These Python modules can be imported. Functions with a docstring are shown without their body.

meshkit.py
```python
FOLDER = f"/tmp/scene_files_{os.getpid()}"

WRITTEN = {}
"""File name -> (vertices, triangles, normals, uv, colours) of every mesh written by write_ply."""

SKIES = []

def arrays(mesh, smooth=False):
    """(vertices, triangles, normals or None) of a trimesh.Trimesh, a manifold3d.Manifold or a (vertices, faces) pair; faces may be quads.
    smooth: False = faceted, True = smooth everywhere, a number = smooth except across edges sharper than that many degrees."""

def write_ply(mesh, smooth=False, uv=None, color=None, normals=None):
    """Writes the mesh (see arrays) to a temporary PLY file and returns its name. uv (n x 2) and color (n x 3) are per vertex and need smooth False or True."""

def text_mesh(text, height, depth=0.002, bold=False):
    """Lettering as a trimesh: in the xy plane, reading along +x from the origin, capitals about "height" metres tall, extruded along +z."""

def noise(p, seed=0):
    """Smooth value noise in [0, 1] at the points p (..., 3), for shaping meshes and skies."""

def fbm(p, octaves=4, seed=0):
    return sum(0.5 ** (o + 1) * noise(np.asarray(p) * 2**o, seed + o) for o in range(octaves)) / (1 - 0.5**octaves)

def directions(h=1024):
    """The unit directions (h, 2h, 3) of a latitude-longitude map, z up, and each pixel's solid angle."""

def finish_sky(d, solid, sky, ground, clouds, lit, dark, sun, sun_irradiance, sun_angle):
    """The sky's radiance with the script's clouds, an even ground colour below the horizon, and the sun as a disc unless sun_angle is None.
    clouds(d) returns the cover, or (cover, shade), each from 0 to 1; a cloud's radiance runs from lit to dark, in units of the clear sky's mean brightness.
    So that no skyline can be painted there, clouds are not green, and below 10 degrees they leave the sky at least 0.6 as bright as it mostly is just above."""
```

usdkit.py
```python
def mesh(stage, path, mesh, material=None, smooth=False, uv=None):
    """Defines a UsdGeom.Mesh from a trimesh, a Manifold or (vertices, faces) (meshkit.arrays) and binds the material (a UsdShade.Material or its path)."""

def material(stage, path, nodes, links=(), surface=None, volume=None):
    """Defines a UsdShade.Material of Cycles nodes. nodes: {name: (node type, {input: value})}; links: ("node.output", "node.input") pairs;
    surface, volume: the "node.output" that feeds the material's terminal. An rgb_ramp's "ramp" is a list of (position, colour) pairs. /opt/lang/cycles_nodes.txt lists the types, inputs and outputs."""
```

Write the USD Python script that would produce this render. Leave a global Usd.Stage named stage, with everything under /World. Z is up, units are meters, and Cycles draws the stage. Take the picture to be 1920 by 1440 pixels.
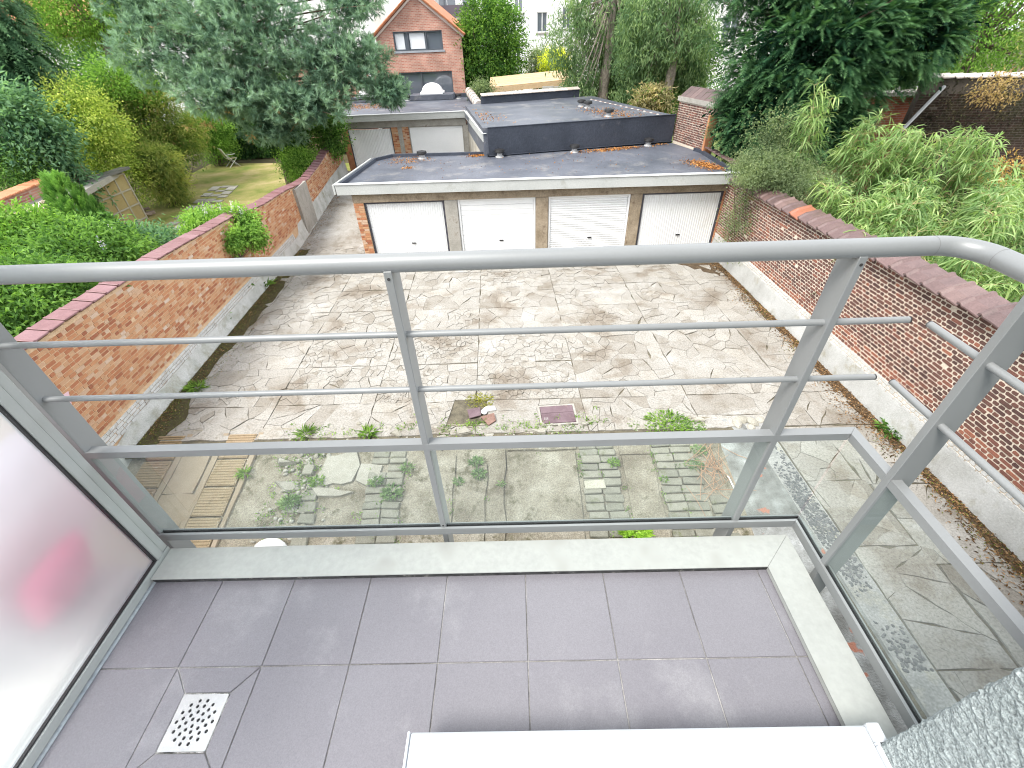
import math, random
import numpy as np, trimesh, shapely, shapely.geometry as sg
from scipy.spatial import Voronoi, ConvexHull
import usdkit, meshkit
from pxr import Usd, UsdGeom, UsdLux, UsdShade, Sdf, Gf, Vt

stage = Usd.Stage.CreateInMemory()
UsdGeom.SetStageUpAxis(stage, UsdGeom.Tokens.z)
UsdGeom.SetStageMetersPerUnit(stage, 1.0)
UsdGeom.Xform.Define(stage, '/World'); UsdGeom.Scope.Define(stage, '/World/Looks')
rng = np.random.default_rng(7); random.seed(7)

# ------------------------------------------------------------------ camera
FPX, PITCH, ROLL, YAW = 821.73, math.radians(-38.529), math.radians(-2.230), math.radians(-1.065)
CAM = np.array([0, 0, 6.0])
_f = np.array([math.sin(YAW)*math.cos(PITCH), math.cos(YAW)*math.cos(PITCH), math.sin(PITCH)])
_r0 = np.array([math.cos(YAW), -math.sin(YAW), 0]); _u0 = np.cross(_r0, _f)
_r = _r0*math.cos(ROLL)+_u0*math.sin(ROLL); _u = -_r0*math.sin(ROLL)+_u0*math.cos(ROLL)
cam = UsdGeom.Camera.Define(stage, '/World/camera')
cam.AddTransformOp().Set(Gf.Matrix4d(*_r, 0, *_u, 0, *(-_f), 0, *CAM, 1))
cam.CreateHorizontalApertureAttr(36.0); cam.CreateVerticalApertureAttr(27.0)
cam.CreateFocalLengthAttr(36.0*FPX/1920); cam.CreateClippingRangeAttr(Gf.Vec2f(0.02, 1000))
cam.CreateExposureAttr(1.90)

# ------------------------------------------------------------------ light
SUN_EL, SUN_AZ = math.radians(56), math.radians(-128)      # azimuth = atan2(x, y) towards the sun
SKY_STRENGTH, CLOUD = 0.12, 5.4
sky = UsdLux.DomeLight.Define(stage, '/World/sky')
skym = usdkit.material(stage, '/World/Looks/sky_look', {
    'tc': ('texture_coordinate', {}), 'n': ('noise_texture', {'scale': 2.2, 'detail': 5.0, 'roughness': 0.55}),
    'r': ('rgb_ramp', {'ramp': [(0.3, (CLOUD*.80, CLOUD*.84, CLOUD*.90)), (0.7, (CLOUD, CLOUD, CLOUD*1.0))]}),
    's': ('sky_texture', {'sky_type': 'single_scattering', 'sun_disc': False, 'sun_elevation': SUN_EL, 'sun_rotation': SUN_AZ}),
    'm': ('mix', {'fac': 0.88}), 'b': ('background_shader', {'strength': SKY_STRENGTH})},
    [('tc.generated', 'n.vector'), ('n.fac', 'r.fac'), ('s.color', 'm.color1'), ('r.color', 'm.color2'), ('m.color', 'b.color')], surface='b.background')
UsdShade.MaterialBindingAPI.Apply(sky.GetPrim()).Bind(skym)
sky.GetPrim().SetCustomDataByKey('kind', 'structure')
sun = UsdLux.DistantLight.Define(stage, '/World/sun')
sun.CreateIntensityAttr(0.40); sun.CreateAngleAttr(24.0); sun.CreateColorAttr(Gf.Vec3f(1.0, 0.96, 0.9)); sun.CreateNormalizeAttr(True)
_d = np.array([math.cos(SUN_EL)*math.sin(SUN_AZ), math.cos(SUN_EL)*math.cos(SUN_AZ), math.sin(SUN_EL)])
_x = np.cross([0, 0, 1.0], _d); _x /= np.linalg.norm(_x); _y = np.cross(_d, _x)
sun.AddTransformOp().Set(Gf.Matrix4d(*_x, 0, *_y, 0, *_d, 0, *(_d*60), 1))

# ------------------------------------------------------------------ helpers
def ray(px, py): return _f + (px-960)/FPX*_r - (py-720)/FPX*_u
def at(px, py, Y): d = ray(px, py); return CAM + d*(Y/d[1])
def atz(px, py, z): d = ray(px, py); return CAM + d*((z-6.0)/d[2])
def px_of(P):
    q = np.asarray(P, float) - CAM; c = q @ _f
    return 960+FPX*(q @ _r)/c, 720-FPX*(q @ _u)/c, c

_used = {}
def unique(parent, name):
    k = (parent, name); n = _used.get(k, 0); _used[k] = n+1
    return f'{parent}/{name}' if n == 0 else f'{parent}/{name}_{n:03d}'

LOC = {}
def thing(name, label, cat, loc=(0, 0, 0), group=None, kind=None):
    path = unique('/World', name)
    x = UsdGeom.Xform.Define(stage, path); x.AddTranslateOp().Set(Gf.Vec3d(*map(float, loc)))
    LOC[path] = np.array(loc, float); meta(path, label, cat, group, kind)
    return path
def meta(path, label=None, cat=None, group=None, kind=None):
    p = stage.GetPrimAtPath(path)
    for k, v in (('label', label), ('category', cat), ('group', group), ('kind', kind)):
        if v: p.SetCustomDataByKey(k, v)
def loc_of(path):
    for a in (path, path.rsplit('/', 1)[0], path.rsplit('/', 2)[0]):
        if a in LOC: return LOC[a]
    return np.zeros(3)

_cb = None
def chamfer_box(h, c):
    """24 vertices of a box with half sizes h and chamfer c, and its faces."""
    global _cb
    P = []
    for sx in (-1, 1):
        for sy in (-1, 1):
            for sz in (-1, 1):
                for k in range(3):
                    o = [1, 1, 1]; o[k] = 0
                    P.append(([sx, sy, sz], o))
    S = np.array([p[0] for p in P], float); O = np.array([p[1] for p in P], float)
    if _cb is None:
        v = S*(np.array([1, 1.1, 1.2])-.2*O); hull = ConvexHull(v); F = hull.simplices.copy()
        for i, f in enumerate(F):
            n = np.cross(v[f[1]]-v[f[0]], v[f[2]]-v[f[0]])
            if n @ v[f].mean(0) < 0: F[i] = f[::-1]
        _cb = F
    return S*(np.asarray(h, float)-np.asarray(c)*O), _cb

class MB:
    def __init__(s): s.V, s.F, s.T, s.n = [], [], [], 0
    def add(s, v, f, t=0.5):
        v = np.asarray(v, float); f = np.asarray(f, int)
        if f.shape[1] == 4: f = np.vstack([f[:, [0, 1, 2]], f[:, [0, 2, 3]]])
        s.V.append(v); s.F.append(f+s.n); s.n += len(v)
        s.T.append(np.full(len(v), float(t)) if np.ndim(t) == 0 else np.asarray(t, float)); return s
    def box(s, x0, x1, y0, y1, z0, z1, t=0.5, c=0.0):
        return s.obox(((x0+x1)/2, (y0+y1)/2, (z0+z1)/2), (1, 0, 0), (0, 1, 0), (abs(x1-x0)/2, abs(y1-y0)/2, abs(z1-z0)/2), t, c)
    def obox(s, ctr, ax, ay, half, t=0.5, c=0.0):
        ax = np.array(ax, float); ax /= np.linalg.norm(ax); ay = np.array(ay, float); ay -= ax*(ax @ ay); ay /= np.linalg.norm(ay); az = np.cross(ax, ay)
        if c > 0: v, f = chamfer_box(half, min(c, .45*min(half)*2))
        else:
            v = np.array([[x, y, z] for x in (-1, 1) for y in (-1, 1) for z in (-1, 1)], float)*half
            f = np.array([[0, 1, 3, 2], [4, 6, 7, 5], [0, 4, 5, 1], [2, 3, 7, 6], [0, 2, 6, 4], [1, 5, 7, 3]])
        return s.add(np.asarray(ctr, float)+v @ np.array([ax, ay, az]), f, t)
    def tube(s, path, rad, seg=8, t=0.5, cap=True):
        P = np.asarray(path, float); n = len(P); R = np.broadcast_to(np.asarray(rad, float), (n,))
        T = np.gradient(P, axis=0); T /= np.linalg.norm(T, axis=1, keepdims=True)+1e-12
        up = np.array([0, 0, 1.0]) if abs(T[0][2]) < .9 else np.array([1.0, 0, 0])
        A = np.cross(T, up); A /= np.linalg.norm(A, axis=1, keepdims=True)+1e-12
        for i in range(1, n):
            a = A[i-1]-T[i]*(A[i-1] @ T[i]); A[i] = a/(np.linalg.norm(a)+1e-12)
        B = np.cross(T, A); th = np.arange(seg)/seg*2*np.pi
        v = (P[:, None]+R[:, None, None]*(np.cos(th)[None, :, None]*A[:, None]+np.sin(th)[None, :, None]*B[:, None])).reshape(-1, 3)
        f = []
        for i in range(n-1):
            for k in range(seg):
                k2 = (k+1) % seg; f.append([i*seg+k, i*seg+k2, (i+1)*seg+k2, (i+1)*seg+k])
        f = np.array(f); f = np.vstack([f[:, [0, 1, 2]], f[:, [0, 2, 3]]])
        if cap:
            v = np.vstack([v, P[0], P[-1]]); a, b = n*seg, n*seg+1
            f = np.vstack([f, [[a, (k+1) % seg, k] for k in range(seg)], [[b, (n-1)*seg+k, (n-1)*seg+(k+1) % seg] for k in range(seg)]])
        return s.add(v, f, t)
    def prism(s, poly, z0, z1, t=0.5, M=None, bottom=True):
        """shapely polygon in xy extruded z0..z1; M maps (x, y, z) rows to the world."""
        for g in getattr(poly, 'geoms', [poly]):
            if g.is_empty or g.area < 1e-7: continue
            v2, f = trimesh.creation.triangulate_polygon(g, engine='earcut')
            v2 = np.asarray(v2); n = len(v2)
            e = np.cross(v2[f[:, 1]]-v2[f[:, 0]], v2[f[:, 2]]-v2[f[:, 0]]); f = np.where(e[:, None] < 0, f[:, ::-1], f)
            vs = [np.c_[v2, np.full(n, z1)]]; fs = [f]; m = n
            if bottom: vs.append(np.c_[v2, np.full(n, z0)]); fs.append(f[:, ::-1]+m); m += n
            for ring in [g.exterior]+list(g.interiors):
                c = np.array(ring.coords)[:-1]; k = len(c); i = np.arange(k); j = (i+1) % k
                vs.append(np.r_[np.c_[c, np.full(k, z0)], np.c_[c, np.full(k, z1)]])
                q = np.c_[i, j, j+k, i+k]+m
                fs += [q[:, [0, 1, 2]], q[:, [0, 2, 3]]]; m += 2*k
            v = np.vstack(vs)
            if M is not None: v = v @ np.asarray(M, float)[:, :3].T + np.asarray(M, float)[:, 3]
            s.add(v, np.vstack(fs), t)
        return s
    def quad(s, a, b, c, d, t=0.5): return s.add([a, b, c, d], [[0, 1, 2, 3]], t)
    def tm(s, mesh, t=0.5): return s.add(mesh.vertices, mesh.faces, t)
    def arrays(s): return np.vstack(s.V), np.vstack(s.F), np.concatenate(s.T)
    def tris(s): return sum(map(len, s.F))
    def build(s, name, mat, parent='/World', smooth=False, label=None, cat=None, group=None, kind=None):
        v, f, t = s.arrays(); path = unique(parent, name); o = loc_of(path)
        if smooth: m = usdkit.mesh(stage, path, (v-o, f), mat, smooth=smooth)
        else:
            m = usdkit.mesh(stage, path, (v-o, f), mat)
            UsdGeom.PrimvarsAPI(m).CreatePrimvar('tone', Sdf.ValueTypeNames.FloatArray, 'vertex').Set(Vt.FloatArray.FromNumpy(t.astype(np.float32)))
        meta(path, label, cat, group, kind)
        return path

# ------------------------------------------------------------------ materials
def mat(name, nodes, links, surface='p.BSDF', **k): return usdkit.material(stage, f'/World/Looks/{name}', nodes, links, surface=surface, **k)
def g3(v): return (v, v, v)
def surf(name, ramp, scale=3.0, detail=5.0, rough=0.7, fine=(40.0, 0.75, 1.12), bump=(60.0, 0.25, 0.01), metal=0.0, spec=0.4, tone=None, tmix=0.5, dirt=None, coat=0.0):
    """noise-coloured surface in world space; tone = ramp over the mesh's 'tone' primvar mixed with the noise ramp."""
    nodes = {'g': ('geometry', {}), 'n': ('noise_texture', {'scale': scale, 'detail': detail, 'roughness': 0.6}), 'r': ('rgb_ramp', {'ramp': ramp}),
             'n2': ('noise_texture', {'scale': fine[0], 'detail': 4.0, 'roughness': 0.65}), 'r2': ('rgb_ramp', {'ramp': [(0.3, g3(fine[1])), (0.7, g3(fine[2]))]}),
             'mu': ('mix', {'mix_type': 'multiply', 'fac': 1.0}), 'n3': ('noise_texture', {'scale': bump[0], 'detail': 4.0}),
             'bp': ('bump', {'strength': bump[1], 'distance': bump[2]}), 'p': ('principled_bsdf', {'roughness': rough, 'metallic': metal, 'specular_ior_level': spec, 'coat_weight': coat})}
    links = [('g.position', 'n.vector'), ('g.position', 'n2.vector'), ('g.position', 'n3.vector'), ('n.fac', 'r.fac'), ('n2.fac', 'r2.fac'), ('n3.fac', 'bp.height'), ('bp.normal', 'p.normal'), ('r2.color', 'mu.color2')]
    last = 'r.color'
    if tone:
        nodes.update({'a': ('attribute', {'attribute': 'tone'}), 'tr': ('rgb_ramp', {'ramp': tone}), 'tm': ('mix', {'fac': tmix})})
        links += [('a.fac', 'tr.fac'), ('tr.color', 'tm.color1'), (last, 'tm.color2')]; last = 'tm.color'
    if dirt:   # (scale, lo, hi, colour): patches of dirt
        nodes.update({'dn': ('noise_texture', {'scale': dirt[0], 'detail': 6.0, 'roughness': 0.65}), 'dr': ('rgb_ramp', {'ramp': [(dirt[1], g3(0)), (dirt[2], g3(1))]}), 'dm': ('mix', {'color2': dirt[3]})})
        links += [('g.position', 'dn.vector'), ('dn.fac', 'dr.fac'), ('dr.color', 'dm.fac'), (last, 'dm.color1')]; last = 'dm.color'
    links += [(last, 'mu.color1'), ('mu.color', 'p.base_color')]
    return mat(name, nodes, links)
def plain(name, col, rough=0.5, metal=0.0, spec=0.5, **kw):
    return mat(name, {'p': ('principled_bsdf', {'base_color': col, 'roughness': rough, 'metallic': metal, 'specular_ior_level': spec, **kw})}, [])
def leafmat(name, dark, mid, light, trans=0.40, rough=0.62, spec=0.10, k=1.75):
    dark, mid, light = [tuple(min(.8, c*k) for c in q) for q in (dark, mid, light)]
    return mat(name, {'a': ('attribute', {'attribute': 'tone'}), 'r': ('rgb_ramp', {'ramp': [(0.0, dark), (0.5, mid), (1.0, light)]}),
        'g': ('geometry', {}), 'n': ('noise_texture', {'scale': 1.3, 'detail': 3.0}), 'nr': ('rgb_ramp', {'ramp': [(0.3, (0.7, 0.75, 0.75)), (0.7, (1.2, 1.15, 1.05))]}),
        'mu': ('mix', {'mix_type': 'multiply', 'fac': 1.0}), 'p': ('principled_bsdf', {'roughness': rough, 'specular_ior_level': spec}),
        'g2': ('mix', {'mix_type': 'multiply', 'fac': 1.0, 'color2': (1.5, 1.6, 0.8)}), 't': ('translucent_bsdf', {}), 'm': ('mix_closure', {'fac': trans})},
        [('a.fac', 'r.fac'), ('g.position', 'n.vector'), ('n.fac', 'nr.fac'), ('r.color', 'mu.color1'), ('nr.color', 'mu.color2'), ('mu.color', 'p.base_color'),
         ('mu.color', 'g2.color1'), ('g2.color', 't.color'), ('p.BSDF', 'm.closure1'), ('t.BSDF', 'm.closure2')], surface='m.closure')

alu = surf('grey_aluminium', [(0.3, (0.198, 0.206, 0.206)), (0.7, (0.226, 0.234, 0.234))], 2.0, 3, 0.42, (300.0, .96, 1.03), (400.0, 0.05, 0.001), metal=0.15, spec=0.5)
alu_light = surf('pale_aluminium', [(0.3, (0.285, 0.295, 0.280)), (0.7, (0.335, 0.345, 0.325))], 2.5, 6, 0.45, (40.0, .92, 1.04), (300.0, 0.04, 0.001), metal=0.05, dirt=(5.0, .56, .80, (0.215, 0.215, 0.195)))
rubber = plain('black_rubber', (0.012, 0.012, 0.013), 0.55)
dark_gap = plain('dark_joint', (0.03, 0.03, 0.03), 0.8)
steel = surf('brushed_steel', [(0.3, g3(.42)), (0.7, g3(.52))], 9.0, 4, 0.36, (200.0, .93, 1.05), (500.0, .05, .001), metal=.5)
white_paint = surf('white_lacquer', [(0.3, (0.78, 0.79, 0.79)), (0.7, (0.82, 0.82, 0.82))], 1.5, 4, 0.35, (30.0, .97, 1.02), (80.0, .03, .002), dirt=(4.0, .66, .9, (.66, .66, .62)))
white_sill = surf('white_sill_lacquer', [(0.3, (0.47, 0.495, 0.52)), (0.7, (0.50, 0.52, 0.54))], 3.0, 3, 0.3, (90.0, .98, 1.01), (120.0, .02, .001))
dark_frame = plain('dark_door_frame', (0.06, 0.06, 0.075), 0.5)
tile_grey = surf('grey_floor_tile', [(0.3, (0.148, 0.142, 0.158)), (0.7, (0.182, 0.176, 0.192))], 2.2, 5, 0.42, (260.0, .84, 1.14), (500.0, .12, .002), tone=[(0, (0.150, 0.144, 0.160)), (1, (0.180, 0.174, 0.190))], dirt=(3.2, .56, .76, (0.225, 0.22, 0.232)))
grout = surf('pale_grout', [(0.36, (0.085, 0.082, 0.08)), (0.5, (0.26, 0.25, 0.235)), (0.64, (0.48, 0.465, 0.44))], 3.2, 6, 0.9, (90.0, .6, 1.2))
grout_dirty = surf('dirty_grout', [(0.3, (0.05, 0.05, 0.05)), (0.7, (0.45, 0.44, 0.42))], 30.0, 4, 0.9, fine=(120.0, .5, 1.3))
silicone = surf('grey_silicone', [(0.3, (0.22, 0.25, 0.28)), (0.7, (0.36, 0.39, 0.41))], 14.0, 4, 0.45)
stucco = surf('grey_stucco', [(0.3, (0.285, 0.325, 0.325)), (0.7, (0.355, 0.395, 0.395))], 6.0, 5, 0.9, (160.0, .45, 1.2), (160.0, 1.0, .012), spec=.2)
plaster = surf('pale_render', [(0.3, (0.44, 0.43, 0.40)), (0.7, (0.58, 0.57, 0.54))], 1.6, 6, 0.9, (30.0, .80, 1.10), (50.0, .5, .01), dirt=(2.6, .56, .72, (.30, .29, .25)), spec=.2)
orange_brick = surf('orange_brick', [(0.3, (0.34, 0.13, 0.055)), (0.7, (0.52, 0.24, 0.10))], 9.0, 4, 0.85, (90.0, .72, 1.18), (120.0, .5, .004), spec=.2,
    tone=[(0, (0.29, 0.11, 0.07)), (.2, (0.41, 0.17, 0.095)), (.4, (0.49, 0.255, 0.14)), (.6, (0.53, 0.335, 0.20)), (.8, (0.55, 0.41, 0.30)), (1, (0.60, 0.52, 0.44))], tmix=.25)
orange_mortar = surf('sandy_mortar', [(0.3, (0.52, 0.34, 0.20)), (0.7, (0.66, 0.49, 0.33))], 12.0, 4, 0.95, spec=.1)
dark_brick = surf('dark_red_brick', [(0.3, (0.10, 0.045, 0.035)), (0.7, (0.22, 0.095, 0.07))], 14.0, 5, 0.85, (110.0, .6, 1.3), (140.0, .6, .005), spec=.25,
    tone=[(0, (0.070, 0.050, 0.048)), (.3, (0.125, 0.075, 0.064)), (.55, (0.18, 0.088, 0.070)), (.8, (0.26, 0.11, 0.08)), (1, (0.36, 0.15, 0.095))], tmix=.3)
pale_mortar = surf('pale_mortar', [(0.3, (0.56, 0.48, 0.39)), (0.7, (0.70, 0.62, 0.52))], 14.0, 4, 0.95, bump=(150.0, .6, .006), spec=.1)
painted_brick = surf('painted_brick', [(0.3, (0.50, 0.50, 0.48)), (0.7, (0.66, 0.66, 0.64))], 5.0, 5, 0.85, (50.0, .75, 1.1), (120.0, .5, .005), dirt=(3.0, .58, .72, (.36, .33, .29)), spec=.2)
tile_purple = surf('purple_coping_tile', [(0.3, (0.20, 0.085, 0.085)), (0.7, (0.31, 0.16, 0.165))], 7.0, 5, 0.5, (60.0, .7, 1.15), (90.0, .2, .003), spec=.5,
    tone=[(0, (0.15, 0.065, 0.068)), (1, (0.29, 0.175, 0.19))], tmix=.5)
tile_brown = surf('brown_pantile', [(0.3, (0.085, 0.055, 0.05)), (0.7, (0.20, 0.13, 0.12))], 8.0, 5, 0.45, (60.0, .65, 1.2), (90.0, .3, .004), spec=.5,
    tone=[(0, (0.085, 0.055, 0.055)), (.6, (0.17, 0.105, 0.10)), (.85, (0.19, 0.125, 0.115)), (1, (0.40, 0.125, 0.055))], tmix=.35)
tile_orange = surf('orange_roof_tile', [(0.3, (0.42, 0.14, 0.06)), (0.7, (0.60, 0.26, 0.13))], 6.0, 5, 0.7, tone=[(0, (0.40, 0.13, 0.06)), (1, (0.62, 0.30, 0.18))], tmix=.5)
bitumen = surf('roofing_felt', [(0.3, (0.055, 0.062, 0.080)), (0.7, (0.115, 0.124, 0.150))], 0.7, 6, 0.48, (22.0, .72, 1.25), (30.0, .3, .01), spec=.5, dirt=(1.3, .54, .76, (.22, .21, .20)))
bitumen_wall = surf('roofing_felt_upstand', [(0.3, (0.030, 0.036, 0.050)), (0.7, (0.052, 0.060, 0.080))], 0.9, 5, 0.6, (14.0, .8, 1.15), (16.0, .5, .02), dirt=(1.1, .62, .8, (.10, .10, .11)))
wood_beam = surf('weathered_concrete', [(0.3, (0.24, 0.19, 0.13)), (0.7, (0.40, 0.33, 0.245))], 3.5, 6, 0.9, (40.0, .65, 1.15), (70.0, .5, .008), dirt=(5.0, .55, .72, (.15, .105, .075)), spec=.15)
concrete_post = surf('grey_concrete', [(0.3, (0.30, 0.285, 0.25)), (0.7, (0.43, 0.41, 0.37))], 4.0, 6, 0.9, (50.0, .7, 1.12), (70.0, .5, .008), dirt=(4.0, .6, .74, (.19, .16, .12)), spec=.15)
soil = surf('mossy_soil', [(0.3, (0.045, 0.038, 0.022)), (0.5, (0.085, 0.072, 0.040)), (0.7, (0.075, 0.085, 0.030))], 5.0, 6, 0.95, (60.0, .5, 1.4), (60.0, .9, .02), spec=.1)
grime = surf('dark_crack_soil', [(0.3, (0.08, 0.072, 0.055)), (0.7, (0.18, 0.16, 0.115))], 6.0, 6, 0.95, (90.0, .5, 1.4), spec=.1)

# ================================================================== THE SETTING: ground
F0 = 4.34                                                           # balcony floor above the courtyard
def wallx(y): return -7.55-.055*(y-5.95)                            # courtyard face of the left wall
def rwallx(y): return 6.69-.036*(y-13.5)                            # courtyard face of the right wall
def ground_z(y): return float(np.interp(y, [0.3, 6.25, 16.0, 24.5, 40], [-1.25, 0.0, 0.0, 0.65, 0.65]))

gp = sg.box(-260, -260, 260, 320).difference(sg.box(-7.9, 0.3, 4.6, 6.5)).difference(sg.box(-8.6, 15.6, -.9, 24.9))
g = MB(); g.prism(gp, -.4, -.045, bottom=False)
g.build('ground', surf('garden_ground', [(0.3, (0.055, 0.050, 0.028)), (0.7, (0.12, 0.105, 0.06))], 0.8, 6, 0.95, spec=.1), kind='structure')

# lawn in the left garden
lawn_m = surf('dry_lawn', [(0.34, (0.15, 0.20, 0.045)), (0.5, (0.28, 0.27, 0.09)), (0.66, (0.42, 0.34, 0.17))], 0.55, 6, 0.95, (26.0, .6, 1.35), (60.0, .9, .03), spec=.1)
g = MB(); g.prism(sg.Polygon([(-8.6, 17), (-9.0, 30), (-19.5, 31.5), (-19.0, 24), (-16.6, 19), (-15.3, 15.5), (-9.4, 14.5)]).buffer(.3), -.10, -.035, bottom=False)
g.build('lawn', lawn_m, kind='structure')

# ---- cracked concrete of the courtyard
conc = mat('cracked_concrete', {
    'g': ('geometry', {}), 'n': ('noise_texture', {'scale': 0.75, 'detail': 9.0, 'roughness': 0.62, 'distortion': 0.4}),
    'r': ('rgb_ramp', {'ramp': [(0.31, (0.215, 0.188, 0.155)), (0.40, (0.265, 0.240, 0.206)), (0.44, (0.312, 0.296, 0.266)), (0.58, (0.345, 0.332, 0.305)), (0.70, (0.43, 0.42, 0.397))]}),
    'n2': ('noise_texture', {'scale': 30.0, 'detail': 5.0, 'roughness': 0.7}), 'r2': ('rgb_ramp', {'ramp': [(0.3, g3(.58)), (0.52, g3(.98)), (0.75, g3(1.18))]}),
    'v': ('noise_texture', {'scale': 2.6, 'detail': 8.0, 'roughness': 0.7}), 'vr': ('rgb_ramp', {'ramp': [(0.52, g3(1.0)), (0.60, (.87, .85, .82)), (0.70, (.74, .71, .66))]}),
    'a': ('attribute', {'attribute': 'tone'}), 'ar': ('rgb_ramp', {'ramp': [(0, (.80, .77, .73)), (.5, (1, 1, 1)), (1, (1.10, 1.09, 1.07))]}),
    'm1': ('mix', {'mix_type': 'multiply', 'fac': 1.0}), 'm2': ('mix', {'mix_type': 'multiply', 'fac': 1.0}), 'm3': ('mix', {'mix_type': 'multiply', 'fac': 1.0}),
    'n3': ('noise_texture', {'scale': 45.0, 'detail': 5.0}), 'bp': ('bump', {'strength': .6, 'distance': .012}), 'p': ('principled_bsdf', {'roughness': .92, 'specular_ior_level': .15})},
    [('g.position', 'n.vector'), ('g.position', 'n2.vector'), ('g.position', 'v.vector'), ('g.position', 'n3.vector'), ('n.fac', 'r.fac'), ('n2.fac', 'r2.fac'), ('v.fac', 'vr.fac'), ('a.fac', 'ar.fac'),
     ('r.color', 'm1.color1'), ('r2.color', 'm1.color2'), ('m1.color', 'm2.color1'), ('vr.color', 'm2.color2'), ('m2.color', 'm3.color1'), ('ar.color', 'm3.color2'), ('m3.color', 'p.base_color'),
     ('n3.fac', 'bp.height'), ('bp.normal', 'p.normal')])

yard = sg.Polygon([(wallx(5.9)+.35, 6.02), (wallx(16)+.3, 16.1), (-5.0, 16.1), (-5.0, 14.55), (rwallx(14.4)-.15, 14.55), (rwallx(6.0)-.25, 6.02)])
courtyard = unique('/World', 'courtyard')
g = MB(); g.prism(sg.Polygon([(wallx(5.9)-.1, 5.95), (wallx(16)-.1, 16.0), (-.9, 16.0), (-.9, 15), (7.2, 15), (7.4, 0.3), (4.35, .3), (4.35, 5.95)]), -.3, -.020, bottom=False)
v, f, t = g.arrays()
usdkit.mesh(stage, courtyard, (v, f), grime); meta(courtyard, kind='structure')

def jag(ring, amp, r, step=.16):
    """roughens a polygon outline so that it reads as a natural crack"""
    c = np.array(ring.coords); out = []
    for a, b in zip(c[:-1], c[1:]):
        L = np.hypot(*(b-a)); n = max(1, int(L/step)); nn = np.array([-(b-a)[1], (b-a)[0]])/(L+1e-9)
        out.append(a)
        for k in range(1, n): out.append(a+(b-a)*(k+r.uniform(-.25, .25))/n+nn*r.normal(0, amp*min(1, L/.3)))
    return sg.Polygon(out)

def vor_cells(poly, pts):
    b = poly.bounds; pts = np.asarray(pts); w = max(b[2]-b[0], b[3]-b[1])+2
    far = np.array([[b[0]-3*w, b[1]-3*w], [b[2]+3*w, b[1]-3*w], [b[0]-3*w, b[3]+3*w], [b[2]+3*w, b[3]+3*w]])
    V = Voronoi(np.vstack([pts, far])); out = []
    for i in range(len(pts)):
        reg = V.regions[V.point_region[i]]
        if -1 in reg or not reg: continue
        c = sg.Polygon(V.vertices[reg]).intersection(poly)
        out += [q for q in getattr(c, 'geoms', [c]) if q.geom_type == 'Polygon' and q.area > 1e-4]
    return out

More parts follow.
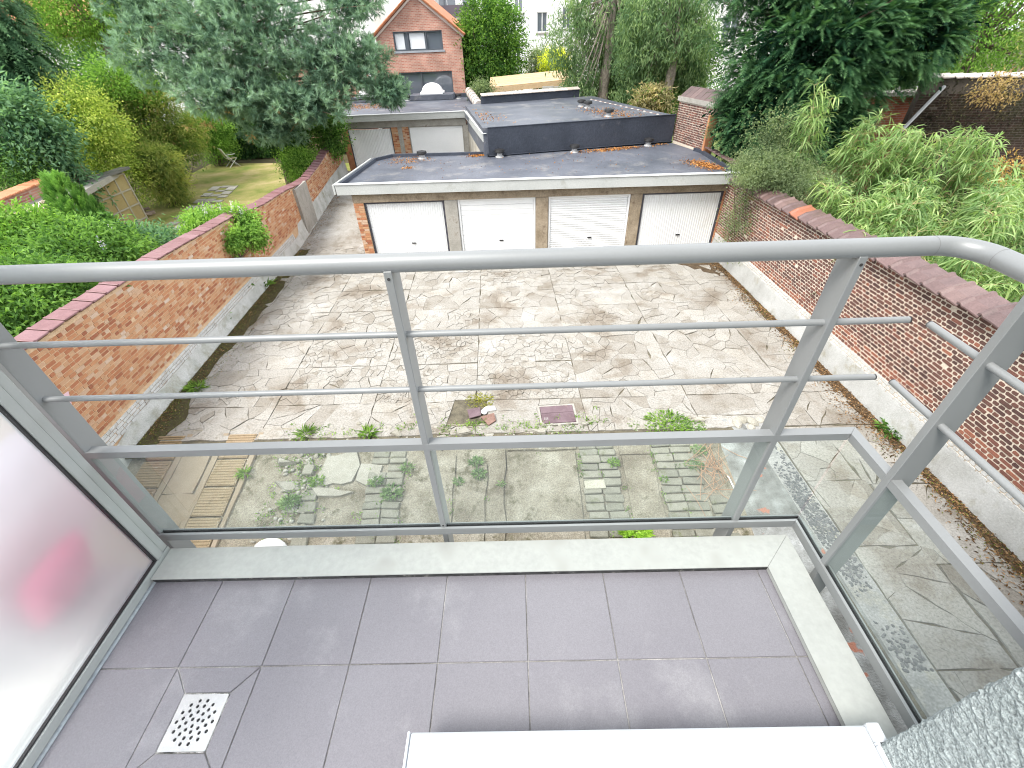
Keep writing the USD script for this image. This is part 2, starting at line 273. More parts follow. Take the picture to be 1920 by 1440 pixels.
r1 = np.random.default_rng(11)
jx = [-8.6, -7.15, -5.25, -3.15, -1.0, 1.2, 3.4, 5.55, 7.4]; jy = [5.98, 7.0, 8.35, 9.75, 11.0, 12.3, 13.4, 14.6, 16.2]
pieces = []
for i in range(len(jx)-1):
    for j in range(len(jy)-1):
        y0, y1 = jy[j], jy[j+1]
        sk = lambda x, y: x-.035*(y-10)
        cell = sg.Polygon([(sk(jx[i], y0), y0+r1.normal(0, .02)), (sk(jx[i+1], y0), y0+r1.normal(0, .02)), (sk(jx[i+1], y1), y1), (sk(jx[i], y1), y1)]).intersection(yard).difference(
            sg.Polygon([(.40, 6.2), (1.14, 6.2), (1.12, 6.83), (.40, 6.80)])).difference(sg.Polygon([(-1.45, 6.25), (-.62, 6.25), (-.68, 7.02), (-1.35, 7.05)])).buffer(-.004)
        for cp in getattr(cell, 'geoms', [cell]):
            if cp.is_empty or cp.area < .02: continue
            cx, cy = cp.centroid.x, cp.centroid.y
            dens = meshkit.noise(np.array([cx*.55+3.1, cy*.62, 1.0]), 5)
            dens = .35+1.15*dens
            if -4.5 < cx < .8 and 6.6 < cy < 9.9: dens += .75
            if cx > 2.3 and 10 < cy: dens -= .35
            if cy < 7: dens -= .25
            n = max(2, int(cp.area*(2.6+9.5*max(0, dens)**2.2)*1.55))
            b = cp.bounds; pts = []
            cent = [(r1.uniform(b[0], b[2]), r1.uniform(b[1], b[3])) for _ in range(3)]
            while len(pts) < n:
                if r1.random() < .55:
                    c0 = cent[r1.integers(3)]; q = (c0[0]+r1.normal(0, .28), c0[1]+r1.normal(0, .22))
                else: q = (r1.uniform(b[0], b[2]), r1.uniform(b[1], b[3]))
                if b[0] < q[0] < b[2] and b[1] < q[1] < b[3]: pts.append(q)
            pieces += vor_cells(cp, pts)
side = sg.Polygon([(4.76, 6.0), (rwallx(6)-.22, 6.0), (rwallx(.4)-.22, .4), (4.86, .4)])
for (x0, x1, y0, y1, n) in [(4.7, 5.85, .4, 1.9, 5), (5.86, 7.3, .4, 1.5, 4), (4.7, 5.8, 1.91, 3.5, 7), (5.84, 7.3, 1.51, 3.2, 6), (4.7, 5.75, 3.51, 4.7, 9), (5.78, 7.3, 3.21, 4.6, 10), (4.7, 5.7, 4.71, 6.0, 14), (5.71, 7.3, 4.61, 6.0, 12)]:
    cp = sg.box(x0, y0, x1, y1).intersection(side).buffer(-.004)
    if not cp.is_empty: pieces += vor_cells(cp, np.c_[r1.uniform(x0, x1, n), r1.uniform(y0, y1, n)])
pm = []
for c in pieces:
    wgap = r1.choice([.002, .0032, .005, .008], p=[.4, .35, .18, .07])
    try: q = jag(c.exterior, .014, r1).buffer(0).buffer(-wgap, join_style=2).simplify(.004)
    except Exception: continue
    for q in getattr(q, 'geoms', [q]):
        if q.area < 8e-4: continue
        cx, cy = q.centroid.x, q.centroid.y
        m = MB(); m.prism(q, -.04, 0.0, t=np.clip(r1.normal(.5, .22), 0, 1), bottom=False)
        tz = r1.normal(0, .004)+(r1.normal(0, .004) if q.area < .1 else 0); sl = r1.normal(0, .010, 2)
        v = m.V[0]; v[:, 2] += tz+(v[:, 0]-cx)*sl[0]+(v[:, 1]-cy)*sl[1]
        px, py, dp = px_of([cx, cy, 0]); vis = (0 < px < 1920) and (440 < py < 1440)
        pm.append((q.area/dp**2 if vis else 0, m))
pm.sort(key=lambda a: -a[0])
for _, m in pm[:300]: m.build('concrete_piece', conc, courtyard)
g = MB()
for _, m in pm[300:]: g.add(m.V[0], m.F[0], m.T[0])
g.build('concrete_fragments', conc, courtyard, kind='stuff', label='smaller cracked fragments of the courtyard concrete')

# passage rising to the rear garages
g = MB(); xs = np.linspace(-8.7, -.85, 24); ys = np.linspace(15.9, 25.2, 28)
X_, Y_ = np.meshgrid(xs, ys, indexing='ij'); Z_ = np.interp(Y_, [16, 24.5], [0, .65])-.012+.02*meshkit.fbm(np.stack([X_*1.5, Y_*1.5, X_*0], -1), 3)
idx = np.arange(X_.size).reshape(X_.shape)
g.add(np.stack([X_, Y_, Z_], -1).reshape(-1, 3), np.stack([idx[:-1, :-1], idx[1:, :-1], idx[1:, 1:], idx[:-1, 1:]], -1).reshape(-1, 4))
g.build('passage', conc, kind='structure')

# ---- ramps going down to the basement garages below the balcony
ramp_m = surf('ramp_concrete', [(0.32, (0.19, 0.165, 0.122)), (0.5, (0.285, 0.258, 0.20)), (0.68, (0.38, 0.355, 0.29))], 2.1, 9, 0.92, (46.0, .55, 1.25), (50.0, .9, .02), dirt=(3.4, .54, .66, (.13, .118, .075)), spec=.15)
def rz(y): return -.205*(6.2-np.asarray(y, float))
g = MB(); xs = np.linspace(-7.75, 4.45, 90); ys = np.linspace(.2, 6.32, 52)
X_, Y_ = np.meshgrid(xs, ys, indexing='ij')
Z_ = rz(Y_)-.03+.035*(meshkit.fbm(np.stack([X_*1.1, Y_*1.1, X_*0+3], -1), 4)-.5)+.012*(meshkit.noise(np.stack([X_*7, Y_*7, X_*0], -1))-.5)
idx = np.arange(X_.size).reshape(X_.shape)
g.add(np.stack([X_, Y_, Z_], -1).reshape(-1, 3), np.stack([idx[:-1, :-1], idx[1:, :-1], idx[1:, 1:], idx[:-1, 1:]], -1).reshape(-1, 4))
v, f, t = g.arrays(); ramp = unique('/World', 'ramp'); usdkit.mesh(stage, ramp, (v, f), ramp_m, smooth=True); meta(ramp, kind='structure')
RN = np.array([0, -.205, 1.0]); RN = np.array([0, -math.sin(math.atan(.205)), math.cos(math.atan(.205))]); RD = np.array([0, math.cos(math.atan(.205)), math.sin(math.atan(.205))])
def on_ramp(x, y, h=0): return np.array([x, y, rz(y)])+RN*h

rib_tan = surf('ribbed_tan_tile', [(0.3, (0.26, 0.195, 0.12)), (0.7, (0.36, 0.29, 0.195))], 7.0, 5, 0.85, (70.0, .65, 1.15), tone=[(0, (.32, .225, .12)), (.5, (.35, .28, .18)), (1, (.29, .19, .145))], tmix=.5, dirt=(9.0, .6, .76, (.14, .11, .07)), spec=.2)
def ribbed(x0, x1, y0, y1, t):
    m = MB(); yc = (y0+y1)/2; c = on_ramp((x0+x1)/2, yc, .005); hl = (y1-y0)/2-.008
    m.obox(c, (1, 0, 0), RD, ((x1-x0)/2-.006, hl, .018), t)
    n = 10
    for k in range(n): m.obox(c+RD*(-hl+(k+.5)*2*hl/n)+RN*.021, (1, 0, 0), RD, ((x1-x0)/2-.02, hl/n*.52, .013), t, c=.006)
    m.build('ribbed_tile', rib_tan, ramp)
for k in range(7):
    y1 = 6.18-k*.56
    ribbed(-5.72, -5.16, y1-.55, y1, .5 if k != 0 else .62); ribbed(-7.12, -6.58, y1-.55, y1, [0.05, .2, .9, .95, .6, .5, .4][k])
# smooth kerb strips and the plain slab between the ribbed tracks
slab_m = surf('smooth_tan_slab', [(0.3, (0.255, 0.205, 0.145)), (0.7, (0.335, 0.28, 0.21))], 1.6, 6, 0.9, (60.0, .82, 1.1), dirt=(2.5, .58, .75, (.27, .20, .13)), spec=.15)
for (x0, x1, ya, yb) in [(-6.44, -5.90, 4.95, 6.12), (-6.44, -5.84, 2.2, 4.93)]:
    q = jag(sg.box(x0, ya, x1, yb).exterior, .012, r1, .3)
    mm = MB(); mm.prism(q, -.04, .012); w = mm.V[0]; w[:, 2] += rz(w[:, 1]); mm.build('tan_slab', slab_m, ramp)
for (x0, x1) in [(-6.56, -6.46), (-5.84, -5.74), (-5.14, -5.05)]:
    q = jag(sg.box(x0, 2.2, x1, 6.2).exterior, .008, r1, .4); mm = MB(); mm.prism(q, -.04, .016); w = mm.V[0]; w[:, 2] += rz(w[:, 1]); mm.build('kerb_strip', slab_m, ramp)

# granite setts of the wheel tracks
sett_m = surf('granite_sett', [(0.3, (0.17, 0.165, 0.125)), (0.7, (0.29, 0.285, 0.235))], 6.0, 6, 0.8, (70.0, .7, 1.2), (50.0, .6, .01), tone=[(0, (.155, .155, .125)), (.75, (.28, .27, .22)), (.95, (.33, .31, .26)), (1, (.72, .68, .56))], tmix=.6, dirt=(4.0, .6, .72, (.12, .13, .06)), spec=.25)
def sett(x, y, lx, ly, t, tilt=1.0, h=.014):
    m = MB(); a = r1.normal(0, .03*tilt); ax = np.array([math.cos(a), math.sin(a), r1.normal(0, .03*tilt)])
    m.obox(on_ramp(x, y, h+r1.normal(0, .005*tilt)-.05), ax, RD+np.array([-math.sin(a), 0, r1.normal(0, .04*tilt)]), (lx/2, ly/2, .06), t, c=.013)
    m.V[-1] += r1.normal(0, .0035, m.V[-1].shape)
    m.build('granite_sett', sett_m, ramp)
def track(x0, cols, ya, yb, pitch, miss=.0, drift=0.0, skipy=()):
    y = yb; row = 0
    while y > ya:
        p = pitch*r1.uniform(.9, 1.12); xo = x0+drift*(yb-y)+r1.normal(0, .015)
        x = xo
        for k, w in enumerate(cols):
            ww = w*r1.uniform(.94, 1.05)
            if r1.random() > miss: sett(x+ww/2, y-p/2, ww-.018, p-.018, r1.uniform(0, .85))
            x += ww
        y -= p; row += 1
track(-2.78, (.33, .33), 2.3, 6.0, .145, .04, .012)
track(1.10, (.34, .34), 2.3, 5.95, .150, .05, -.0)
track(2.46, (.36, .38), 2.3, 5.95, .150, .02, -.0)
track(3.22, (.30,), 2.3, 4.7, .16, .35, 0)
track(-3.86, (.30,), 2.3, 5.2, .21, .15, 0)
for (x, y, lx, ly, t) in [(1.29, 5.42, .34, .15, .9), (1.30, 4.92, .36, .17, 1.0), (1.62, 3.72, .34, .15, 1.0), (-3.9, 5.35, .2, .2, .75)]: sett(x, y, lx, ly, t, 1, .05)
# concrete slabs lying between the tracks
for (x0, x1, ya, yb) in [(-1.95, -1.2, 2.2, 5.6), (-1.18, -.62, 2.2, 5.4), (-.60, -.28, 2.2, 5.7), (-.26, 1.02, 2.2, 5.62), (1.86, 2.40, 2.2, 5.5), (1.84, 2.42, 5.52, 5.95), (-.24, 1.05, 5.66, 6.05)]:
    q = jag(sg.box(x0, ya, x1, yb).exterior, .016, r1, .35).buffer(-.004); mm = MB(); mm.prism(q, -.05, .006+r1.uniform(0, .012), t=r1.uniform(.3, .7)); w = mm.V[0]; w[:, 2] += rz(w[:, 1]); mm.build('ramp_slab', ramp_m, ramp)

# flagstones and rubble along the broken edge of the courtyard
stone_m = surf('rubble_stone', [(0.3, (0.27, 0.255, 0.20)), (0.7, (0.44, 0.425, 0.37))], 5.0, 6, 0.9, (60.0, .7, 1.15), (50.0, .8, .015), tone=[(0, (.25, .235, .19)), (1, (.47, .45, .40))], tmix=.5, spec=.15)
for poly in [[(-3.62, 5.62), (-3.10, 5.72), (-2.97, 5.42), (-3.05, 5.10), (-3.55, 5.02), (-3.72, 5.12)], [(-2.95, 5.45), (-2.55, 5.40), (-2.58, 5.15), (-2.74, 5.00), (-2.98, 5.12)],
             [(-3.75, 5.0), (-3.4, 4.98), (-2.98, 4.9), (-3.2, 4.83), (-3.6, 4.84)]]:
    q = sg.Polygon(poly); q = jag(q.exterior, .015, r1, .15); mm = MB(); mm.prism(q, -.05, .03, t=.6); w = mm.V[0]; w[:, 2] += rz(w[:, 1]); mm.build('flagstone', stone_m, ramp)
def rock(x, y, z, r, t, flat=.6):
    m = trimesh.creation.icosphere(subdivisions=1, radius=1.0); v = np.array(m.vertices); v *= (.75+.5*meshkit.noise(v*1.3+r1.uniform(0, 50)))[:, None]
    v *= np.array([r*r1.uniform(.8, 1.25), r*r1.uniform(.7, 1.0), r*flat]); a = r1.uniform(0, 6.28); c, s = math.cos(a), math.sin(a)
    v = v @ np.array([[c, -s, 0], [s, c, 0], [0, 0, 1]]).T
    return MB().add(v+np.array([x, y, z]), m.faces, t)
def chunk(x, y, z, r, t):
    n = r1.integers(5, 8); a = np.sort(r1.uniform(0, 6.283, n)); rr = r*r1.uniform(.65, 1.35, n); q = sg.Polygon(np.c_[x+np.cos(a)*rr*1.2, y+np.sin(a)*rr*.85]).convex_hull
    m = MB(); h = r1.uniform(.015, .06); m.prism(q, -.07, h*.7, t, bottom=False); m.prism(q.buffer(-.018, join_style=2) if q.buffer(-.018).area > 1e-4 else q, h*.7, h, t, bottom=False); sl = r1.normal(0, .13, 2)
    for v in m.V: v[:, 2] += z+(v[:, 0]-x)*sl[0]+(v[:, 1]-y)*sl[1]; v += r1.normal(0, .004, v.shape)
    return m
big = [(-4.35, 5.55, .13, 'pale lump of concrete at the far left of the rubble strip beside the ribbed tiles'), (-4.2, 5.08, .15, 'grey lump of concrete in the middle of the rubble strip left of the flagstones'),
       (-3.98, 4.58, .14, 'broken stone at the near end of the rubble strip beside the tall weed'), (-2.35, 6.12, .13, 'broken concrete lump just left of the spiky green rosette'), (-1.80, 6.17, .12, 'broken concrete lump between the spiky rosette and the middle railing post'),
       (-1.40, 6.00, .16, 'large pebbly lump of concrete just below the broken rusty cover'), (-1.05, 6.10, .15, 'pale lump of concrete directly in front of the broken rusty cover'), (-.62, 6.02, .14, 'concrete lump right of the broken rusty cover with grass around it'),
       (-.15, 6.06, .15, 'flat concrete lump midway between the broken cover and the cover plate'), (.32, 6.05, .14, 'concrete lump at the left foot of the rusty cover plate'), (.85, 6.00, .16, 'wide concrete lump directly below the rusty cover plate'),
       (1.40, 6.22, .12, 'mossy stone just right of the rusty cover plate'), (2.9, 6.27, .13, 'white stone right of the bright green weed patch'), (3.45, 6.22, .13, 'pale stone nearest the head of the retaining wall'), (1.30, 3.62, .18, 'whitish broken slab on the setts just beyond the balcony coping'), (1.58, 3.42, .15, 'smaller pale stone beside the vivid weed beyond the coping')]
for (x, y, r, lb) in big:
    z = float(rz(y)) if y < 6.2 else 0
    chunk(x, y, z, r, r1.uniform(.1, 1)).build('rubble_stone', stone_m, label=lb, cat='stone', group='rubble along the broken courtyard edge')
g = MB()
for _ in range(420):
    if r1.random() < .6: x = r1.uniform(-4.5, 3.6); y = r1.normal(6.05, .16)
    else: x = r1.normal(-4.05, .22); y = r1.uniform(3.4, 6)
    z = float(rz(y)) if y < 6.2 else 0
    q = rock(x, y, z-.005, r1.uniform(.015, .05), r1.uniform(0, 1), .7); g.add(q.V[0], q.F[0], q.T[0])
g.build('gravel', stone_m, kind='stuff', label='small loose stones scattered where the courtyard crumbles into the ramps', cat='gravel')

# steel cover plate, and the broken cover beside it
plate_m = surf('rusty_plate', [(0.3, (0.125, 0.080, 0.092)), (0.7, (0.205, 0.145, 0.16))], 4.0, 6, 0.65, (50.0, .8, 1.15), metal=.2, dirt=(6.0, .62, .75, (.28, .2, .17)))
t = thing('cover_plate', 'rusty purple steel cover plate set flush in the cracked courtyard', 'manhole cover', (.77, 6.52, .0))
m = MB(); A, B, C_, D = atz(1012, 763, .02), atz(1072, 759, .02), atz(1080, 790, .02), atz(1018, 794, .02)
def plate(m, a, b, c, d, th, t=.5):
    q = np.array([a, b, c, d]); lo = q-np.array([0, 0, th]); v = np.vstack([lo, q])
    return m.add(v, [[4, 5, 6, 7], [0, 3, 2, 1], [0, 1, 5, 4], [1, 2, 6, 5], [2, 3, 7, 6], [3, 0, 4, 7]], t)
L_ = lambda a, b, k: a+(b-a)*k
m1 = MB(); plate(m1, A, B, L_(B, C_, .40), L_(A, D, .40), .02); m1.build('cover_leaf', plate_m, t)
m1 = MB(); plate(m1, L_(A, D, .42), L_(B, C_, .42), C_, D, .02); m1.build('cover_leaf', plate_m, t)
m1 = MB(); e = np.array([0, 0, .004]); p0 = L_(L_(A, D, .72), L_(B, C_, .72), .08)
for k in range(3): m1.obox(p0+e+np.array([.03*k, -.01, 0]), (1, 0, 0), (0, 1, 0), (.010, .035, .003))
m1.build('lifting_slot', surf('worn_metal', [(.3, (.24, .2, .2)), (.7, (.32, .28, .28))], 9, 4, .5), t)
m1 = MB(); fr = sg.Polygon([tuple(q[:2]) for q in (A, B, C_, D)]); m1.prism(fr.buffer(.05, join_style=2).difference(fr.buffer(.008, join_style=2)), -.03, .010); m1.build('cover_frame', concrete_post, t)
t = thing('broken_cover', 'two broken rusty plates lying over a mossy hole in the courtyard', 'broken cover', (-1.0, 6.6, 0))
m1 = MB(); plate(m1, atz(876, 768, .03), atz(900, 763, .03), atz(902, 778, .05), atz(880, 784, .03), .02); m1.build('plate_fragment', plate_m, t)
m1 = MB(); plate(m1, atz(901, 781, .04), atz(926, 774, .06), atz(930, 788, .04), atz(916, 797, .03), .02); m1.build('plate_fragment', surf('rust_brown', [(.3, (.17, .095, .07)), (.7, (.26, .16, .13))], 5, 5, .7), t)
for (qx, qy) in [(908, 772), (921, 767), (912, 768)]:
    q = atz(qx, qy, .02); rock(q[0], q[1], .03, .09, 1, .5).build('white_stone', surf('white_stone%d' % qx, [(.3, g3(.6)), (.7, g3(.72))], 6, 4, .9), t)

# ================================================================== BUILDING AROUND THE CAMERA
t = thing('apartment_wall', 'grey stippled stucco corner of the apartment wall at the balcony door', 'wall', (.94, .3, F0))
m = MB(); pass
# stippled corner: a finely displaced skin over the corner, and plain walls behind and below
def stipple(P, n, amp):
    d = meshkit.fbm(P*np.array([95, 95, 95.]), 2, 3)-.5; d2 = np.maximum(0, meshkit.noise(P*150, 9)-.62)
    return P+n*((d*amp*1.1+d2*amp*1.6)[..., None])
CX, CY = .936, .312
path = []
for s in np.linspace(0, 1, 60): path.append((CX, -.45+(CY-.012+.45)*s, -1, 0))
for a in np.linspace(0, math.pi/2, 5)[1:-1]: path.append((CX+.012-.012*math.cos(a), CY-.012+.012*math.sin(a), -math.cos(a), math.sin(a)))
for s in np.linspace(0, 1, 60): path.append((CX+.012+.6*s, CY, 0, 1))
path = np.array(path); zs = np.linspace(F0-.02, F0+1.25, 150)
P = np.stack([np.repeat(path[:, None, 0], len(zs), 1), np.repeat(path[:, None, 1], len(zs), 1), np.repeat(zs[None], len(path), 0)], -1)
N = np.stack([np.repeat(path[:, None, 2], len(zs), 1), np.repeat(path[:, None, 3], len(zs), 1), np.zeros(P.shape[:2])], -1)
P = stipple(P, N, .011)
idx = np.arange(P.shape[0]*P.shape[1]).reshape(P.shape[:2])
m.add(P.reshape(-1, 3), np.stack([idx[:-1, :-1], idx[1:, :-1], idx[1:, 1:], idx[:-1, 1:]], -1).reshape(-1, 4))
m.build('stucco', stucco, t)
m = MB(); m.box(CX+.012, 9.5, -.45, CY-.006, F0+1.24, 9.6); m.box(CX+.60, 9.5, -.45, CY-.006, -1.4, F0+1.24); m.box(CX+.012, CX+.60, -.45, CY-.006, -1.4, F0-.03)
m.box(-9.5, -1.62, -.45, .3, -1.4, F0-.22); m.box(-9.5, -3.62, -.45, .3, F0-.22, 9.6); m.box(-1.62, CX, -.45, .3, -1.4, F0-.22)
m.build('outer_wall', stucco, t)

# balcony slab, tiles and coping
bf = unique('/World', 'balcony_floor')
m = MB(); m.box(-1.60, 1.02, -.45, .96, F0-.21, F0-.035); m.box(-3.6, -1.60, -.45, .96, F0-.21, F0-.012)
v, f, tt = m.arrays(); usdkit.mesh(stage, bf, (v, f), concrete_post); meta(bf, kind='structure')
m = MB(); m.box(-1.475, .962, -.45, .888, F0-.034, F0-.0045); m.build('grout', grout, bf)
xj = [-1.463, -1.192, -.903, -.601, -.300, .007, .310, .608, .909, .956]; yj = [-.03, .275, .575, .884]
GW = .0018
def ftile(poly, t, name='floor_tile'):
    m = MB(); q = poly.buffer(-GW, join_style=2); m.prism(q, F0-.004, F0-.0012, t); m.prism(q.buffer(-.0012, join_style=2), F0-.0012, F0, t, bottom=False)
    m.build(name, tile_grey, bf)
for i in range(len(xj)-1):
    for j in range(len(yj)-1):
        x0, x1, y0, y1 = xj[i], xj[i+1], yj[j], yj[j+1]
        if i == 1 and j == 1:
            dx0, dx1, dy0, dy1 = -1.124, -.973, .345, .499
            for q in ([(x0, y1), (x1, y1), (dx1, dy1), (dx0, dy1)], [(x0, y0), (x1, y0), (dx1, dy0), (dx0, dy0)], [(x0, y0), (x0, y1), (dx0, dy1), (dx0, dy0)], [(x1, y0), (x1, y1), (dx1, dy1), (dx1, dy0)]):
                ftile(sg.Polygon(q), r1.uniform(.2, .8))
        elif i < 8 or True: ftile(sg.box(x0, y0, x1, y1), r1.uniform(.1, .9))
m = MB(); m.box(-1.476, -1.461, -.3, .884, F0-.003, F0+.006, c=.003); m.build('sealant', silicone, bf, label='grey silicone line along the foot of the frosted screen')
# dirty crumbling joint along the right and front coping
m = MB()
for k in range(420):
    if k < 260: x, y = r1.normal(.9585, .0022), r1.uniform(.3, .885)
    else: x, y = r1.uniform(-1.45, .95), r1.normal(.8855, .0022)
    s = r1.uniform(.0012, .0032); q = rock(x, y, F0+.0006, s, .5, .7); m.add(q.V[0], q.F[0])
m.build('joint_crumbs', grout_dirty, bf, kind='stuff')

t = thing('edge_coping', 'pale grey aluminium coping framing the tiled balcony floor', 'coping', (-.2, .94, F0))
zt, zb = F0+.030, F0+.026
def coping(poly, lips):
    m = MB(); m.prism(poly, zb-.0, zt); [m.box(*l) for l in lips]; m.build('coping_profile', alu_light, t)
coping(sg.Polygon([(-1.466, .876), (.9405, .876), (1.078, 1.010), (-1.466, 1.010)]), [(-1.466, 1.078, 1.0075, 1.010, F0-.09, zb+.001)])
coping(sg.Polygon([(.9415, .8755), (.9415, .30), (1.079, .30), (1.079, 1.0095)]), [(.9415, .944, .30, .8755, F0+.008, zb+.001), (1.0765, 1.079, .30, 1.0095, F0-.09, zb+.001)])
m = MB(); m.box(-1.466, .955, .8795, .93, F0-.0008, F0+.0255); m.box(.962, 1.0, .3, .879, F0-.03, F0+.0255); m.build('upstand', surf('shaded_grimy_upstand', [(.3, g3(.018)), (.6, g3(.05)), (.75, (.22, .21, .19))], 38.0, 5, .9), t, label='dark upstand under the coping')  # near-black colour carries the shade under the coping as well as grime

# drain
t = thing('floor_drain', 'square perforated steel drain grate let into the balcony tiles', 'floor drain', (-1.05, .42, F0))
cx, cy, hs = -1.048, .422, .0735
holes = []
for rr, n, ph in ((.011, 3, .4), (.026, 8, .1), (.042, 12, .3), (.057, 14, .0)):
    for k in range(n):
        a = ph+2*math.pi*k/n; holes.append(sg.Point(cx+rr*math.cos(a), cy+rr*math.sin(a)).buffer(.0052, 5))
for sx in (-1, 1):
    pass
m = MB(); pl = sg.box(cx-hs, cy-hs, cx+hs, cy+hs).buffer(-.004).buffer(.004, 3).difference(shapely.unary_union(holes)); m.prism(pl, F0-.003, F0+.0012); m.build('grate', steel, t)
m = MB(); m.box(cx-hs+.002, cx+hs-.002, cy-hs+.002, cy+hs-.002, F0-.0040, F0-.0034); m.build('sump', rubber, t)
m = MB(); m.prism(sg.box(cx-hs-.0035, cy-hs-.0035, cx+hs+.0035, cy+hs+.0035).difference(sg.box(cx-hs-.0005, cy-hs-.0005, cx+hs+.0005, cy+hs+.0005)), F0-.003, F0-.0006); m.build('mortar_edge', grout_dirty, t)

# ---- railing
RY, RX = 1.07, 1.14
t = thing('balcony_railing', 'grey metal balcony railing with round bars, flat posts and low glass panels', 'railing', (-.2, RY, F0))
def arc(cx, cy, r, a0, a1, n, z): return [(cx+r*math.cos(a), cy+r*math.sin(a), z) for a in np.linspace(a0, a1, n)]
hz = F0+1.214
m = MB(); m.tube([(-2.4, RY, hz), (-1, RY, hz), (0, RY, hz), (.9, RY, hz), (1.0, RY, hz)]+arc(RX-.085, RY-.085, .085, math.radians(90), 0, 13, hz)+[(RX, .95, hz), (RX, .90, hz), (RX, .6, hz), (RX, .30, hz)], .0243, 22)
m.build('handrail', alu, t, smooth=40)
m = MB(); m.tube([(1.044, RY, hz), (1.0452, RY, hz)], .0246, 22, cap=False); m.tube([(RX, .980, hz), (RX, .9788, hz)], .0246, 22, cap=False); m.build('handrail_joint', plain('joint_line', (.14, .14, .14), .6), t)
for z in (F0+1.0, F0+.797):
    m = MB(); m.tube([(-1.75, RY, z), (0, RY, z), (1.1, RY, z)], .0095, 12); m.tube([(1.1, RY, z), (1.1012, RY, z)], .0085, 12, t=.1); m.build('bar', alu, t, smooth=40)
    m = MB(); m.tube([(RX, 1.042, z), (RX, .7, z), (RX, .30, z)], .0095, 12); m.build('bar', alu, t, smooth=40)
    m = MB(); m.tube([(1.1012, RY, z), (1.104, RY, z)], .0097, 12); m.tube([(RX, 1.045, z), (RX, 1.042, z)], .0097, 12); m.build('end_cap', rubber, t)
def post(x0, x1, y0, y1, z0, z1): MB().box(x0, x1, y0, y1, z0, z1, c=.0015).build('post', alu, t)
for x in (-1.531, -.336, .862): post(x, x+.022, RY-.022, RY+.054, F0-.42, hz-.014)
post(RX-.022, RX+.054, .850, .872, F0-.42, hz-.014); post(RX-.022, RX+.054, .335, .357, F0-.42, hz-.014)
for x in (-1.531, -.336, .862):                                     # brackets that carry the posts on the slab edge
    MB().box(x+.003, x+.019, .962, RY-.024, F0-.19, F0-.06).build('bracket', alu, t)
for y in (.852, .337): MB().box(1.022, RX-.024, y+.003, y+.019, F0-.19, F0-.06).build('bracket', alu, t)
m = MB()
for (x, z) in ((-.325, hz-.035), (-.325, F0+.092), (.873, hz-.035)): m.tube([(x, RY-.0235, z), (x, RY-.0215, z)], .0042, 10)
m.build('screw', dark_gap, t)
mz0, mz1 = F0+.541, F0+.571                                         # square rail above the glass
m = MB(); m.prism(sg.Polygon([(-1.60, RY-.0225), (RX-.020, RY-.0225), (RX+.012, RY+.0095), (-1.60, RY+.0095)]), mz0, mz1); m.build('glass_rail', alu, t)
m = MB(); m.prism(sg.Polygon([(RX-.0195, RY-.0232), (RX-.0195, .30), (RX+.0125, .30), (RX+.0125, RY+.0090)]), mz0, mz1); m.build('glass_rail', alu, t)
bz0, bz1 = F0+.040, F0+.080                                         # channel below the glass
def channel(front):
    m = MB()
    if front:
        m.prism(sg.Polygon([(-1.58, RY-.030), (RX-.030, RY-.030), (RX-.020, RY-.020), (-1.58, RY-.020)]), bz0, bz1)
        m.prism(sg.Polygon([(-1.58, RY-.004), (RX-.004, RY-.004), (RX+.000, RY+.0), (-1.58, RY+.0)]), bz0, bz1); m.box(-1.58, RX-.004, RY-.0199, RY-.0041, bz0, bz0+.006)
    else:
        m.prism(sg.Polygon([(RX-.0295, RY-.0303), (RX-.0295, .31), (RX-.0195, .31), (RX-.0195, RY-.0205)]), bz0, bz1)
        m.prism(sg.Polygon([(RX-.0035, RY-.0043), (RX-.0035, .31), (RX+.0005, .31), (RX+.0005, RY-.0005)]), bz0, bz1); m.box(RX-.0194, RX-.0036, .31, RY-.02, bz0, bz0+.006)
    m.build('glass_channel', alu, t)
channel(True); channel(False)
m = MB(); m.box(-1.58, RX-.006, RY-.0198, RY-.0155, bz0+.0065, bz1-.003); m.box(-1.58, RX-.006, RY-.0085, RY-.0042, bz0+.0065, bz1-.003)
m.box(RX-.0193, RX-.0152, .31, RY-.021, bz0+.0065, bz1-.003); m.box(RX-.0082, RX-.0037, .31, RY-.021, bz0+.0065, bz1-.003); m.build('gasket', rubber, t)
pane_m = mat('clear_pane', {'t': ('transparent_bsdf', {'color': (.86, .92, .895)}), 'gl': ('glossy_bsdf', {'color': (.9, .95, .95), 'roughness': .012}), 'd': ('diffuse_bsdf', {'color': (.75, .80, .78)}), 'm0': ('mix_closure', {'fac': .035}), 'lw': ('layer_weight', {'blend': .5}), 'pw': ('math', {'math_type': 'power', 'value2': 4.0}), 'f': ('math', {'math_type': 'multiply_add', 'value2': .7, 'value3': .05}), 'm': ('mix_closure', {})},
             [('t.BSDF', 'm0.closure1'), ('d.BSDF', 'm0.closure2'), ('lw.facing', 'pw.value1'), ('pw.value', 'f.value1'), ('f.value', 'm.fac'), ('m0.closure', 'm.closure1'), ('gl.BSDF', 'm.closure2')], surface='m.closure')
m = MB(); m.quad((-1.565, RY-.012, bz0+.008), (RX-.018, RY-.012, bz0+.008), (RX-.018, RY-.012, mz0-.0005), (-1.565, RY-.012, mz0-.0005)); m.build('glass_pane', pane_m, t, label='long clear glass panel along the front of the balcony')
m = MB(); m.quad((RX-.012, .315, bz0+.008), (RX-.012, RY-.016, bz0+.008), (RX-.012, RY-.016, mz0-.0005), (RX-.012, .315, mz0-.0005)); m.build('glass_pane', pane_m, t, label='short clear glass panel along the right side of the balcony')

